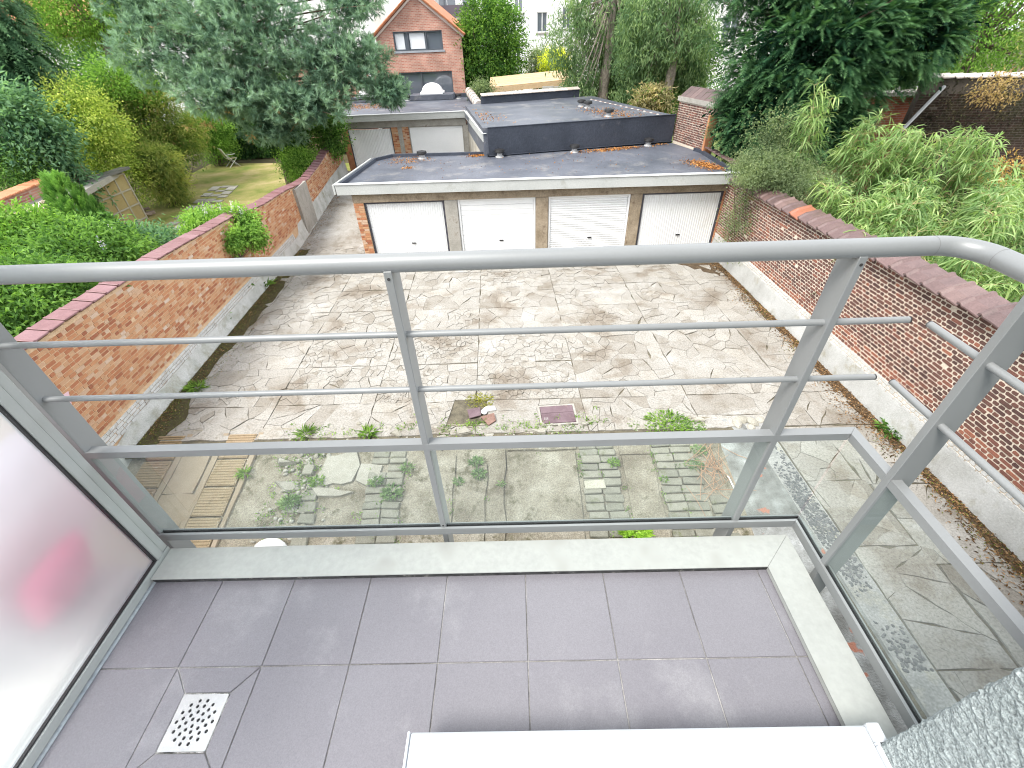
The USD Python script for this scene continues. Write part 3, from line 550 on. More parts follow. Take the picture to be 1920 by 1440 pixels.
# ---- frosted privacy screen
t = thing('privacy_screen', 'frosted glass privacy screen in a grey metal frame at the left end', 'privacy screen', (-1.49, .3, F0))
SX = -1.470; sf = surf('screen_aluminium', [(0.3, (0.27, 0.285, 0.275)), (0.7, (0.31, 0.325, 0.315))], 3.0, 3, 0.4, (200.0, .97, 1.02), (300, .04, .001), metal=.12)
MB().box(SX-.040, SX, -.3, 1.012, F0+.008, F0+.046, c=.002).build('bottom_rail', sf, t)
MB().box(SX-.040, SX, .948, .980, F0+.0465, F0+1.9, c=.002).build('stile', sf, t)
MB().box(SX-.036, SX-.004, .9805, 1.012, F0+.0465, F0+1.9, c=.002).build('stile', sf, t)
MB().box(SX-.0405, SX-.0005, -.3, .9475, F0+1.86, F0+1.9, c=.002).build('top_rail', sf, t)
MB().box(SX-.0405, SX-.0005, -.3, -.262, F0+.0465, F0+1.859, c=.002).build('stile', sf, t)
m = MB(); m.box(SX-.026, SX-.006, -.3, .947, F0+.0465, F0+.0525); m.box(SX-.026, SX-.006, .941, .9475, F0+.0525, F0+1.86); m.build('gasket', rubber, t)
frost = mat('frosted_glass', {'p': ('principled_bsdf', {'base_color': (.90, .95, .97), 'roughness': .72, 'transmission_weight': 1.0, 'ior': 1.12, 'specular_ior_level': .4}), 'tr': ('translucent_bsdf', {'color': (.64, .72, .76)}), 'd': ('diffuse_bsdf', {'color': (.74, .80, .83)}),
            'm1': ('mix_closure', {'fac': .40}), 'm2': ('mix_closure', {'fac': .12})}, [('p.BSDF', 'm1.closure1'), ('tr.BSDF', 'm1.closure2'), ('m1.closure', 'm2.closure1'), ('d.BSDF', 'm2.closure2')], surface='m2.closure')
m = MB(); m.quad((SX-.016, -.262, F0+.0526), (SX-.016, .9405, F0+.0526), (SX-.016, .9405, F0+1.86), (SX-.016, -.262, F0+1.86)); m.build('frosted_pane', frost, t)

# pink cushion and pale things on the neighbour's side, seen blurred
def pillow(c, a, b, h, rot, name, colr, label, cat):
    u = np.linspace(0, 1, 17); U, V = np.meshgrid(u*2-1, u*2-1, indexing='ij')
    th = np.maximum(0, (1-np.abs(U)**3.0)*(1-np.abs(V)**3.0))**.5*h*(1+.15*(meshkit.noise(np.stack([U*2, V*2, U*0], -1))-.5))
    T_ = np.stack([U*a*(1-.06*V**2), V*b*(1-.06*U**2), th], -1).reshape(-1, 3); B_ = T_*np.array([1, 1, -1]); R = np.array(rot)
    idx = np.arange(17*17).reshape(17, 17); q = np.stack([idx[:-1, :-1], idx[1:, :-1], idx[1:, 1:], idx[:-1, 1:]], -1).reshape(-1, 4)
    o = thing(name, label, cat, c); mm = MB(); mm.add(T_ @ R.T+np.array(c), q); mm.add(B_ @ R.T+np.array(c), q[:, ::-1]); mm.build('cover', plain(name+'_cloth', colr, .9), o, smooth=60)
ca, sa = math.cos(1.05), math.sin(1.05)
pillow((-1.71, .81, F0+.17), .13, .17, .05, [[0, ca, sa], [1, 0, 0], [0, sa, -ca]], 'pink_cushion', (.80, .10, .22), 'deep pink cushion glowing blurred through the frosted screen', 'cushion')
pillow((-1.82, .84, F0+.34), .40, .46, .06, [[0, ca, sa], [1, 0, 0], [0, sa, -ca]], 'blanket', (.78, .52, .58), 'pale pink folded blanket blurred behind the frosted screen', 'blanket')

# ---- white sill
t = thing('window_sill', 'white lacquered window sill with a raised end cap at the picture foot', 'window sill', (.3, .2, F0))
zs_ = F0+.15
m = MB(); m.box(-.327, .9255, -.45, .352, zs_-.022, zs_, c=.005); m.box(-.327, .9255, .344, .3515, zs_-.055, zs_-.0225, c=.003); m.build('sill_board', white_sill, t)
m = MB(); m.box(.926, .9345, -.45, .3075, zs_-.06, zs_+.010, c=.002); m.box(.9265, .9600, .3135, .356, zs_-.06, zs_+.009, c=.003); m.box(.9262, .9345, .3076, .3134, zs_-.06, zs_+.0095); m.build('end_cap', white_sill, t)
m = MB(); m.box(-.334, -.3275, -.45, .354, zs_-.06, zs_+.006, c=.002); m.build('end_cap', white_sill, t)
m = MB(); m.box(-.30, .93, -.45, .30, F0+.002, zs_-.0225); m.build('parapet', plaster, t)

# ================================================================== BRICK WALLS
def wall_holes(m, pts, holes, y0, y1, t=.5):
    poly = sg.Polygon(pts)
    for (x0, x1, z0, z1) in holes: poly = poly.difference(sg.box(x0, z0, x1, z1))
    return m.prism(poly, -y1, -y0, t, M=[[1, 0, 0, 0], [0, 0, -1, 0], [0, 1, 0, 0]])
def brick_face(parent, p0, p1, nrm, ztop, zbot, material, r, course=.070, L=.205, joint=.010, depth=.022, rounded=False, bond='mixed', tone=lambda x, z: .5, most=300, skip=None, name='brick', stuff_label=None, proud=.005):
    """Bricks of a wall face along p0->p1, facing nrm: the largest in view as parts, the rest joined."""
    p0, p1, nrm = np.array(p0, float), np.array(p1, float), np.array(nrm, float); d = p1-p0; LEN = np.hypot(*d); d /= LEN; out = []
    n = int(4.0/course); row = 0
    zmin = min(zbot(0), zbot(LEN)); z = math.floor(zmin/course)*course
    while z < 4:
        hdr_row = {'mixed': row % 2 == 1, 'random': False, 'stretcher': False}[bond]
        s = r.uniform(-L, 0) if bond != 'mixed' else (-(L/2) if row % 2 else -L/4)
        while s < LEN:
            if bond == 'mixed': w = L/2 if (hdr_row if r.random() > .06 else not hdr_row) else L
            elif bond == 'random': w = L*r.choice([1, .5, .72], p=[.5, .4, .1])
            else: w = L
            a, b = max(0, s), min(LEN, s+w)
            s += w
            if b-a < .03: continue
            mid = (a+b)/2
            if z+course > ztop(mid) or z < zbot(mid)-course*.3: continue
            if skip and skip(mid, z): continue
            e = joint/2; x0, x1, z0, z1 = a+e+r.normal(0, .0015), b-e+r.normal(0, .0015), z+e+r.normal(0, .001), z+course-e+r.normal(0, .001)
            o = proud+r.normal(0, .002)
            if rounded:
                c = .014; F2 = np.array([[x0+c, z0], [x1-c, z0], [x1, z0+c], [x1, z1-c], [x1-c, z1], [x0+c, z1], [x0, z1-c], [x0, z0+c]])
                F2 += r.normal(0, .0028, F2.shape)
            else: F2 = np.array([[x0, z0], [x1, z0], [x1, z1], [x0, z1]])+r.normal(0, .0012, (4, 2))
            k = len(F2)
            back = np.c_[p0+d*F2[:, :1]-nrm*.012, F2[:, 1]]; C2 = F2.mean(0); fr2 = C2+(F2-C2)*np.array([.97, .93]); front = np.c_[p0+d*fr2[:, :1]+nrm*o, fr2[:, 1]]
            v = np.vstack([back, front]); i = np.arange(k); j = (i+1) % k
            f = np.vstack([np.c_[i, j, j+k], np.c_[i, j+k, i+k], [[k, k+m, k+m+1] for m in range(1, k-1)]])
            c3 = np.array([*(p0+d*mid), z+course/2]); px, py, dp = px_of(c3); view = CAM-c3; cs = abs(view[:2] @ nrm)/np.linalg.norm(view)
            sc = w*cs/dp**2 if (dp > 0 and -20 < px < 1940 and -20 < py < 1460) else 0
            out.append((sc, v, f, float(np.clip(tone(mid, z)+r.normal(0, .26), 0, 1))))
        z += course; row += 1
    out.sort(key=lambda q: -q[0])
    for sc, v, f, t in out[:most]: MB().add(v, f, t).build(name, material, parent)
    if len(out) > most:
        m = MB()
        for sc, v, f, t in out[most:]: m.add(v, f, t)
        m.build(name+'work', material, parent, kind='stuff', label=stuff_label)
    return len(out)

r2 = np.random.default_rng(21)
def ltop(y): return float(np.interp(y, [0, 6.5, 9.3, 12.7, 14.5, 16.6, 18.1, 19.1, 21, 22.1, 24], [2.49, 2.50, 2.46, 2.26, 2.02, 1.92, 1.76, 1.72, 1.9, 2.08, 2.12]))
lw = thing('garden_wall', 'orange brick garden wall with purple coping tiles and white painted foot', 'wall', (wallx(10), 10, 0))
ya, yb = .4, 24.6
d = np.array([wallx(yb)-wallx(ya), yb-ya]); LL = np.hypot(*d); d /= LL; nr = np.array([d[1], -d[0]]); P0 = np.array([wallx(ya), ya])
sy = lambda s: ya+d[1]*s
# core: mortar face following the top
def wall_core(prof_lo, prof_hi, off0, off1, mat_, parent, s0=0.0, s1=None, n=60, name='mortar'):
    s1 = LL if s1 is None else s1; S = np.linspace(s0, s1, n); v = []; m = MB()
    for s in S:
        lo, hi = prof_lo(sy(s)), prof_hi(sy(s))
        for o in (off0, off1):
            q = P0+d*s+nr*o; v += [[*q, lo], [*q, hi]]
    f = []
    for i in range(n-1):
        a = 4*i; b = a+4
        f += [[a+2, b+2, b+3, a+3], [a, a+1, b+1, b], [a+1, a+3, b+3, b+1]]
    f += [[0, 2, 3, 1], [4*(n-1), 4*(n-1)+1, 4*(n-1)+3, 4*(n-1)+2]]
    m.add(v, f); return m.build(name, mat_, parent)
lbot = lambda y: ground_z(y)-.3
wall_core(lbot, lambda y: ltop(y)-.05, -.24, 0.0, orange_mortar, lw)
pier_y = (17.2, 18.5)
brick_face(lw, P0, P0+d*LL, nr, lambda s: ltop(sy(s))-.05, lambda s: max(0, ground_z(sy(s)))+.60-.0, orange_brick, r2, L=.20, bond='random', tone=lambda s, z: .42, skip=lambda s, z: pier_y[0] < sy(s) < pier_y[1], stuff_label='smaller far bricks of the orange garden wall')
brick_face(lw, P0, P0+d*LL, nr, lambda s: max(0, ground_z(sy(s)))+.62, lambda s: max(0, ground_z(sy(s)))+.30, painted_brick, r2, L=.20, bond='random', name='painted_brick', most=120, skip=lambda s, z: pier_y[0] < sy(s) < pier_y[1] or sy(s) > 16, stuff_label='smaller far painted bricks of the wall foot', proud=.013)
# flared rendered foot
m = MB(); S = np.linspace(0, LL, 120); prof = [(0.012, .34), (.022, .26), (.045, .14), (.085, .04), (.12, -.10), (.12, -.3)]
v = []
for s in S:
    gz = ground_z(sy(s)); hh = 1.0+.12*(meshkit.noise(np.array([s*.8, 0, 0]), 4)-.5) + (.9 if sy(s) > 16.5 else 0)
    for o, z in prof: q = P0+d*s+nr*(o+.02*(meshkit.noise(np.array([s*2.3, z*9, 1]), 4)-.4)); v.append([*q, gz+z*(hh if z > 0 else 1)])
k = len(prof); idx = np.arange(len(v)).reshape(-1, k)
m.add(v, np.stack([idx[:-1, :-1], idx[1:, :-1], idx[1:, 1:], idx[:-1, 1:]], -1).reshape(-1, 4))
plinth_m = surf('whitewashed_render', [(0.3, (0.40, 0.41, 0.37)), (0.5, (0.54, 0.54, 0.51)), (0.7, (0.63, 0.63, 0.61))], 2.0, 7, 0.9, (50.0, .75, 1.1), (40.0, .7, .02), dirt=(2.2, .52, .70, (.33, .32, .25)), spec=.15)
m.build('rendered_foot', plinth_m, lw, smooth=True)
m = MB(); S0 = (pier_y[0]-ya)/d[1]; S1 = (pier_y[1]-ya)/d[1]; q0, q1 = P0+d*S0, P0+d*S1
poly = sg.Polygon([q0, q1, q1+nr*.10, q0+nr*.10]); m.prism(poly, -.2, ltop(17.8)-.03); m.build('concrete_pier', concrete_post, lw)
# coping tiles
y = 2.4; k = 0
while y < 24.4:
    if True:
        L_t = .33 if y < 16 else .30
        s = (y+L_t/2-ya)/d[1]; c = P0+d*s-nr*.115; z = ltop(y+L_t/2)
        dz = (ltop(y+L_t)-ltop(y))/L_t; ax = np.array([*d, dz]); side = np.array([*nr, -.16])
        m = MB(); m.obox((*c, z+.018+r2.normal(0, .003)), ax, side, (L_t/2-.011, .165, .014), np.clip(r2.normal(.5, .25), 0, 1), c=.006)
        m.obox((*(c-d*(L_t/2-.022)), z+.036), ax, side, (.024, .168, .010), .2, c=.006)
        m.build('coping_tile', tile_purple, lw)
    y += .335 if y < 16 else .305
# ---- right wall
r3 = np.random.default_rng(33)
rw = thing('garden_wall', 'dark red brick garden wall with pale pointing and brown pantile coping', 'wall', (rwallx(10), 10, 0))
ya2, yb2 = .4, 14.5
d2 = np.array([rwallx(ya2)-rwallx(yb2), ya2-yb2]); L2 = np.hypot(*d2); d2 /= L2; nr2 = np.array([d2[1], -d2[0]]); Q0 = np.array([rwallx(yb2), yb2])
sy2 = lambda s: yb2+d2[1]*s
rtop = lambda y: float(np.interp(y, [0, 4, 8, 12, 14.6], [2.68, 2.66, 2.56, 2.46, 2.46]))
m = MB(); cs = []
for s in np.linspace(0, L2, 30):
    for o in (-.24, 0): q = Q0+d2*s+nr2*o; cs += [[*q, -.3], [*q, rtop(sy2(s))-.02]]
f = []
for i in range(29): a = 4*i; b = a+4; f += [[a+2, b+2, b+3, a+3], [a, a+1, b+1, b], [a+1, a+3, b+3, b+1]]
f += [[0, 2, 3, 1], [116, 117, 119, 118]]
m.add(cs, f); m.build('mortar', pale_mortar, rw)
nb = brick_face(rw, Q0, Q0+d2*L2, nr2, lambda s: rtop(sy2(s))-.03, lambda s: .66, dark_brick, r3, L=.205, course=.069, joint=.014, rounded=True, bond='mixed', tone=lambda s, z: .33+(.42 if z < .95 else 0)+.15*(sy2(s) > 11), stuff_label='smaller far bricks of the dark red garden wall')
brick_face(rw, Q0, Q0+d2*L2, nr2, lambda s: .70, lambda s: .49, painted_brick, r3, L=.205, course=.069, joint=.014, rounded=True, bond='mixed', name='painted_brick', most=120, stuff_label='smaller far grey bricks above the rendered foot', proud=.012)
m = MB(); S = np.linspace(0, L2, 90); v = []; prof = [(0.016, .52), (.026, .47), (.034, .3), (.05, .1), (.075, .02), (.075, -.2)]
for s in S:
    for o, z in prof: q = Q0+d2*s+nr2*(o+.014*(meshkit.noise(np.array([s*2.1, z*7, 5]), 8)-.5)); v.append([*q, z+(.035*(meshkit.noise(np.array([s*3.1, 2, 5]), 8)-.5) if z > .4 else 0)])
k = len(prof); idx = np.arange(len(v)).reshape(-1, k); m.add(v, np.stack([idx[:-1, :-1], idx[1:, :-1], idx[1:, 1:], idx[:-1, 1:]], -1).reshape(-1, 4))
grey_foot = surf('grey_cement_render', [(0.3, (0.36, 0.36, 0.34)), (0.5, (0.47, 0.475, 0.46)), (0.7, (0.55, 0.555, 0.545))], 1.3, 8, 0.9, (40.0, .82, 1.08), (40.0, .5, .014), dirt=(1.9, .55, .74, (.30, .28, .21)), spec=.15)
m.build('rendered_foot', grey_foot, rw, smooth=True)
# pantiles: rounded, each lapping over the next
def pantile(y, yl, t):
    s = (yb2-(y+yl/2))/-d2[1]; c = Q0+d2*s; z = rtop(y+yl/2); m = MB(); n = 9
    a = np.linspace(0, 1, n); top = []; 
    for i, u in enumerate(a):                                       # across the tile along the wall: a low roll at one end
        zz = .05*math.exp(-((u-.07)/.08)**2)-.022*u+.012*math.sin(u*3.1)
        for w, dz in ((.20, -.055), (.04, .035), (-.26, .10)):
            q = c+d2*(u-.5)*(yl+.03)+nr2*(w-.02); top.append([*q, z+dz+zz+.004])
    top = np.array(top); idx = np.arange(3*n).reshape(n, 3); bot = top-np.array([0, 0, .022])
    qf = np.stack([idx[:-1, :-1], idx[1:, :-1], idx[1:, 1:], idx[:-1, 1:]], -1).reshape(-1, 4)
    v = np.vstack([top, bot]); N_ = 3*n; fs = [qf, qf[:, ::-1]+N_]
    edge = list(idx[:, 0])+list(idx[-1, 1:])+list(idx[::-1, 2][1:])+list(idx[0, 1:2]); e2 = edge[1:]+edge[:1]
    fs.append(np.array([[p, p+N_, q+N_, q] for p, q in zip(edge, e2)])); m.add(v, np.vstack(fs), t)
    m.build('pantile', tile_brown, rw)
y = 2.0; k = 0
while y < 14.3:
    pantile(y, .365, 1.0 if abs(y-10.45) < .2 else float(np.clip(r3.normal(.38, .2), 0, .8))); y += .365

# ---- low retaining wall beside the ramps, with its pebbly top
t = thing('retaining_wall', 'rough grey retaining wall with an exposed pebble top beside the ramps', 'retaining wall', (4.4, 4, 0))
ys = np.linspace(.32, 6.3, 70); v = []; v2 = []
nx = 9
for y in ys:
    zb = min(float(rz(y)), 0)-.05; xt = 4.33+.02*(6-y)
    xb = 3.72+.02*(6-y)
    for k in range(nx):
        u = k/(nx-1); uu = u**.55
        x = xb+(xt-xb)*u; z = zb+(.0-zb)*uu
        nzz = meshkit.fbm(np.array([x*4, y*4, z*4]), 4, 6)-.5
        v.append([x-nzz*.09*math.sin(math.pi*u), y, z+nzz*.07*math.sin(math.pi*u)])
idx = np.arange(len(v)).reshape(-1, nx)
rub = mat('rubble_render', {'g': ('geometry', {}), 'n': ('noise_texture', {'scale': 2.4, 'detail': 8.0, 'roughness': .65}), 'r': ('rgb_ramp', {'ramp': [(.35, (.15, .15, .14)), (.5, (.23, .235, .225)), (.6, (.31, .32, .31)), (.7, (.44, .45, .45))]}),
    'n2': ('noise_texture', {'scale': 3.1, 'detail': 5.0}), 'r2': ('rgb_ramp', {'ramp': [(.63, g3(0)), (.66, g3(1))]}), 'm': ('mix', {'color2': (.36, .165, .115)}), 'n3': ('noise_texture', {'scale': 40.0, 'detail': 6.0}), 'bp': ('bump', {'strength': .9, 'distance': .03}), 'p': ('principled_bsdf', {'roughness': .92, 'specular_ior_level': .15})},
    [('g.position', 'n.vector'), ('g.position', 'n2.vector'), ('g.position', 'n3.vector'), ('n.fac', 'r.fac'), ('n2.fac', 'r2.fac'), ('r2.color', 'm.fac'), ('r.color', 'm.color1'), ('m.color', 'p.base_color'), ('n3.fac', 'bp.height'), ('bp.normal', 'p.normal')])
m = MB(); m.add(v, np.stack([idx[:-1, :-1], idx[1:, :-1], idx[1:, 1:], idx[:-1, 1:]], -1).reshape(-1, 4)); m.build('battered_face', rub, t, smooth=True)
m = MB()
for i in range(len(ys)-1):
    y0, y1 = ys[i], ys[i+1]; x0, x1 = 4.33+.02*(6-y0), 4.33+.02*(6-y1)
    m.quad((x0, y0, .002), (x0+.40, y0, .002), (x1+.40, y1, .002), (x1, y1, .002))
m.build('mortar_bed', surf('pale_bed', [(.3, (.24, .24, .23)), (.7, (.42, .415, .40))], 3.0, 7, .92, (40, .6, 1.15), dirt=(2, .55, .7, (.40, .375, .30))), t)
m = MB(); peb = 0
for k in range(3000):
    y = r3.uniform(.5, 6.2); x = 4.33+.02*(6-y)+r3.uniform(.03, .37)
    dn = meshkit.noise(np.array([x*1.5, y*.75, 0]), 12)
    if dn < .42 or y < 1.9: continue
    if r3.random() > (dn-.35)*2.4: continue
    q = rock(x, y, .004, r3.uniform(.010, .026), r3.uniform(0, 1), .55); m.add(q.V[0], q.F[0], q.T[0]); peb += 1
m.build('pebbles', surf('dark_pebble', [(.3, (.07, .075, .08)), (.7, (.20, .20, .20))], 14, 4, .7, tone=[(0, (.05, .055, .06)), (.7, (.16, .165, .17)), (1, (.34, .33, .31))], tmix=.7), t, kind='stuff')
for (x, y, r) in [(4.34, 6.22, .12), (4.5, 6.15, .13), (4.66, 6.2, .1), (4.42, 6.0, .1), (4.2, 6.12, .12)]:
    rock(x, y, .0, r, r3.uniform(.3, 1), .5).build('edge_stone', stone_m, t)

# ================================================================== GARAGES
debris_m = mat('dry_leaf', {'a': ('attribute', {'attribute': 'tone'}), 'r': ('rgb_ramp', {'ramp': [(0, (.13, .06, .025)), (.5, (.33, .135, .04)), (1, (.50, .26, .09))]}), 'p': ('principled_bsdf', {'roughness': .9, 'specular_ior_level': .1})}, [('a.fac', 'r.fac'), ('r.color', 'p.base_color')])
t = thing('garage_block', 'front row of four garages with white doors under a dark felt roof', 'garages', (.8, 14.4, 0))
GY = 14.42
outline = [(-5.43, 14.36), (6.83, 14.16), (6.85, 17.5), (6.33, 19.45), (-.83, 18.1), (-.95, 18.55), (-4.62, 18.7), (-5.16, 18.05)]
m = MB(); m.prism(sg.Polygon(outline), 2.30, 2.465); m.build('roof', bitumen, t)
inset = sg.Polygon(outline)
m = MB(); ring = inset.difference(inset.buffer(-.09, join_style=2)).difference(sg.box(-.9, 17.9, 7.2, 20)).difference(sg.box(-5.6, 13.9, 7, 14.6)); m.prism(ring, 2.31, 2.565); m.build('roof_kerb', bitumen_wall, t)
fas_m = surf('grey_fascia', [(.3, (.40, .415, .40)), (.7, (.47, .48, .465))], 1.2, 6, .55, (40, .85, 1.08), dirt=(2.2, .6, .8, (.30, .30, .26)))
m = MB(); a, b = np.array([-5.45, 14.33]), np.array([6.85, 14.13]); dd = (b-a)/np.linalg.norm(b-a); nn = np.array([dd[1], -dd[0]])
c = (a+b)/2; m.obox((*c, 2.42), (*dd, 0), (-dd[1], dd[0], 0), (np.linalg.norm(b-a)/2, .03, .15)); m.build('fascia', fas_m, t)
m = MB(); m.obox((*(c-nn*.03), 2.577), (*dd, 0), (-dd[1], dd[0], 0), (np.linalg.norm(b-a)/2+.01, .085, .010), c=.004); m.build('roof_trim', surf('pale_trim', [(.3, (.58, .60, .59)), (.7, (.66, .67, .66))], 1.5, 5, .5), t)
m = MB(); m.obox((-5.40, 16.2, 2.42), (0.07, 1, 0), (1, 0, 0), (1.86, .03, .14)); m.build('fascia', fas_m, t)
def door_ribs(parent, x0, x1, y, z0, z1, kind, material, name='garage_door', label=None):
    dp = unique(parent, name); m = MB()
    if kind == 'vertical':
        n = int((x1-x0)/.075); xs = []; 
        for k in range(n):
            a = x0+(x1-x0)*k/n; w = (x1-x0)/n
            for u, dy in ((0, 0), (.38, 0), (.5, .016), (.88, .016)): xs.append((a+w*u, y+dy))
        xs.append((x1, y)); q = np.array(xs); v = np.vstack([np.c_[q, np.full(len(q), z0)], np.c_[q, np.full(len(q), z1)]]); i = np.arange(len(q)-1); N_ = len(q)
        m.add(v, np.c_[i, i+1, i+1+N_, i+N_])
        vv, ff, tt = m.arrays(); o = loc_of(parent); mm = usdkit.mesh(stage, dp, (vv-o, ff), material)
    elif kind == 'panel':
        m.box(x0, x1, y+.02, y+.03, z0, z1); vv, ff, tt = m.arrays(); o = loc_of(parent); usdkit.mesh(stage, dp, (vv-o, ff), material)
        n = 12; h = (z1-z0)/n
        for k in range(n): q = MB().box(x0+.005, x1-.005, y, y+.019, z0+k*h+.003+(.004 if k % 2 else 0), z0+(k+1)*h-.003, c=.005); q.build('door_panel', material, dp)
    else:
        m.box(x0, x1, y+.03, y+.04, z0, z1); vv, ff, tt = m.arrays(); o = loc_of(parent); usdkit.mesh(stage, dp, (vv-o, ff), material)
        n = 26; h = (z1-z0)/n
        for k in range(n):
            zz = z0+k*h; a = np.linspace(0, math.pi, 6); prof = np.c_[y+.028-.022*np.sin(a), zz+h*(.06+.88*(1-np.cos(a))/2)]
            v = np.vstack([np.c_[np.full(6, x0+.01), prof], np.c_[np.full(6, x1-.01), prof]]); i = np.arange(5)
            MB().add(v, np.c_[i, i+6, i+7, i+1]).build('door_slat', material, dp)
    meta(dp, label)
    return dp
white_door = surf('white_door_paint', [(.3, (.74, .75, .75)), (.7, (.81, .815, .81))], .9, 5, .45, (25, .96, 1.02), dirt=(1.6, .62, .82, (.62, .62, .58)))
doors = [(-4.75, -2.20, 'vertical', 'white ribbed garage door at the left end'), (-1.77, .70, 'panel', 'white garage door of wide horizontal panels'), (1.12, 3.70, 'roller', 'white roller shutter garage door'), (4.08, 6.61, 'vertical', 'white ribbed garage door at the right end beside the brick wall')]
for (x0, x1, kd, lb) in doors:
    dr = door_ribs(t, x0+.06, x1-.06, GY+.10, .03, 1.93, kd, white_door, label=lb)
    hx = (x0+x1)/2+.1; m = MB(); m.box(hx-.07, hx+.07, GY+.075, GY+.098, .60, .64, c=.008); m.tube([(hx, GY+.10, .62), (hx, GY+.06, .62)], .012, 8); m.build('handle', rubber, dr)
    fm = dark_frame if kd == 'vertical' else white_paint
    m = MB(); wall_holes(m, [(x0, 0), (x0+.058, 0), (x0+.058, 1.93), (x1-.058, 1.93), (x1-.058, 0), (x1, 0), (x1, 1.98), (x0, 1.98)], [], GY+.06, GY+.14); m.build('door_frame', fm, t)
for (x0, x1) in [(-2.19, -1.78), (.71, 1.11), (3.71, 4.07)]:
    m = MB(); m.box(x0, x1, GY, GY+.3, 0, 1.985, c=.02); m.build('concrete_post', concrete_post if x0 < 0 else wood_beam, t)
m = MB(); m.box(-5.06, 6.80, GY-.01, GY+.3, 1.99, 2.302, c=.01); m.build('lintel', wood_beam, t)
pb = unique(t, 'brick_pier'); m = MB(); m.box(-5.06, -4.755, GY+.012, GY+.3, 0, 1.985); v, f, tt = m.arrays(); usdkit.mesh(stage, pb, (v-loc_of(t), f), orange_mortar)
for row in range(27):
    z = row*.073; cells = [(-5.065, -4.915), (-4.905, -4.756)] if row % 2 else [(-5.065, -4.965), (-4.955, -4.756)]
    for (x0, x1) in cells: MB().box(x0, x1, GY, GY+.10, z+.006, z+.069, float(np.clip(r3.normal(.45, .25), 0, .85)), c=.003).build('brick', orange_brick, pb)
pb = unique(t, 'brick_pier'); m = MB(); m.box(6.62, 6.80, GY+.012, GY+.3, 0, 1.985); v, f, tt = m.arrays(); usdkit.mesh(stage, pb, (v-loc_of(t), f), orange_mortar)
for row in range(27): z = row*.073; MB().box(6.615, 6.80, GY, GY+.10, z+.006, z+.069, float(np.clip(r3.normal(.2, .15), 0, .6)), c=.003).build('brick', orange_brick, pb)
m = MB(); m.box(-5.06, -4.95, GY+.31, 18.4, 0, 2.295); m.box(-4.94, 6.4, GY+.31, GY+.42, 0, 2.2); m.build('side_wall', surf('orange_side_wall', [(.3, (.36, .16, .08)), (.7, (.48, .25, .13))], 3, 5, .9), t)
def vent(x, y, z, parent, lean=0):
    vp = unique(parent, 'roof_vent'); m = MB(); m.tube([(x, y, z-.02), (x, y, z+.03), (x, y, z+.04), (x, y, z+.16)], [.17, .15, .105, .095], 14); v, f, tt = m.arrays()
    usdkit.mesh(stage, vp, (v-loc_of(parent), f), surf_vent, smooth=40)
    m = MB(); m.tube([(x, y, z+.15), (x, y, z+.18), (x, y, z+.25), (x, y, z+.275)], [.16, .19, .175, .06], 14); m.build('vent_cap', rubber, vp, smooth=40)
surf_vent = surf('grey_vent', [(.3, g3(.34)), (.7, g3(.46))], 6, 4, .6)
for (px, py) in [(792, 297), (937, 294), (1077, 285), (1215, 273)]: q = atz(px, py, 2.47); vent(q[0], q[1], 2.465, t)
# tile coping and brick wall at the right of the roof
rw2 = thing('boundary_wall', 'tall grey brown brick wall with a small tiled top beside the garage roofs', 'wall', (6.5, 19, 0))
e0, e1 = np.array([6.90, 17.45]), np.array([6.42, 19.7])
dd = (e0-e1)/np.linalg.norm(e0-e1); nn = np.array([dd[1], -dd[0]]); LW = np.linalg.norm(e0-e1)
m = MB(); cc = (e0+e1)/2-nn*.15; m.obox((*cc, 1.9), (*dd, 0), (-dd[1], dd[0], 0), (LW/2, .148, 1.95)); m.build('mortar', pale_mortar, rw2)
brick_face(rw2, e1, e0, nn, lambda s: 3.83, lambda s: 2.5, dark_brick, r3, L=.21, course=.072, joint=.016, bond='mixed', tone=lambda s, z: .38, most=300, stuff_label='smaller bricks of the tall boundary wall')
m = MB(); m.obox((*(cc+nn*.01), 3.93), (*dd, 0), (-dd[1], dd[0], 0), (LW/2+.05, .2, .07)); m.build('concrete_capping', concrete_post, rw2)
for k in range(7): m = MB(); q = e1+dd*(k+.5)*LW/7-nn*.18; m.obox((*q, 4.13+.0), (*dd, 0), (nn[0], nn[1], -.75), (LW/14-.01, .26, .02), r3.uniform(0, 1), c=.008); m.build('roof_tile', tile_brown, rw2)
m = MB(); m.obox((e0[0]+.02, e0[1]-.06, 1.95), (*dd, 0), (-dd[1], dd[0], 0), (.05, .15, 1.7)); m.build('orange_quoin', surf('orange_quoin', [(.3, (.42, .17, .08)), (.7, (.55, .27, .14))], 4, 5, .9), rw2)
c0, c1 = np.array([6.95, 14.3]), np.array([6.98, 17.3])
for k in range(9):
    q = c0+(c1-c0)*(k+.5)/9; m = MB(); m.obox((q[0]+.02, q[1], 2.64), (0, 1, 0), (1, 0, -.28), (.155, .2, .022), float(np.clip(r3.normal(.5, .2), 0, .9)), c=.012); m.obox((q[0]+.02, q[1]-.12, 2.672), (0, 1, 0), (1, 0, -.28), (.045, .2, .016), .8, c=.012); m.build('coping_tile', tile_brown, t)

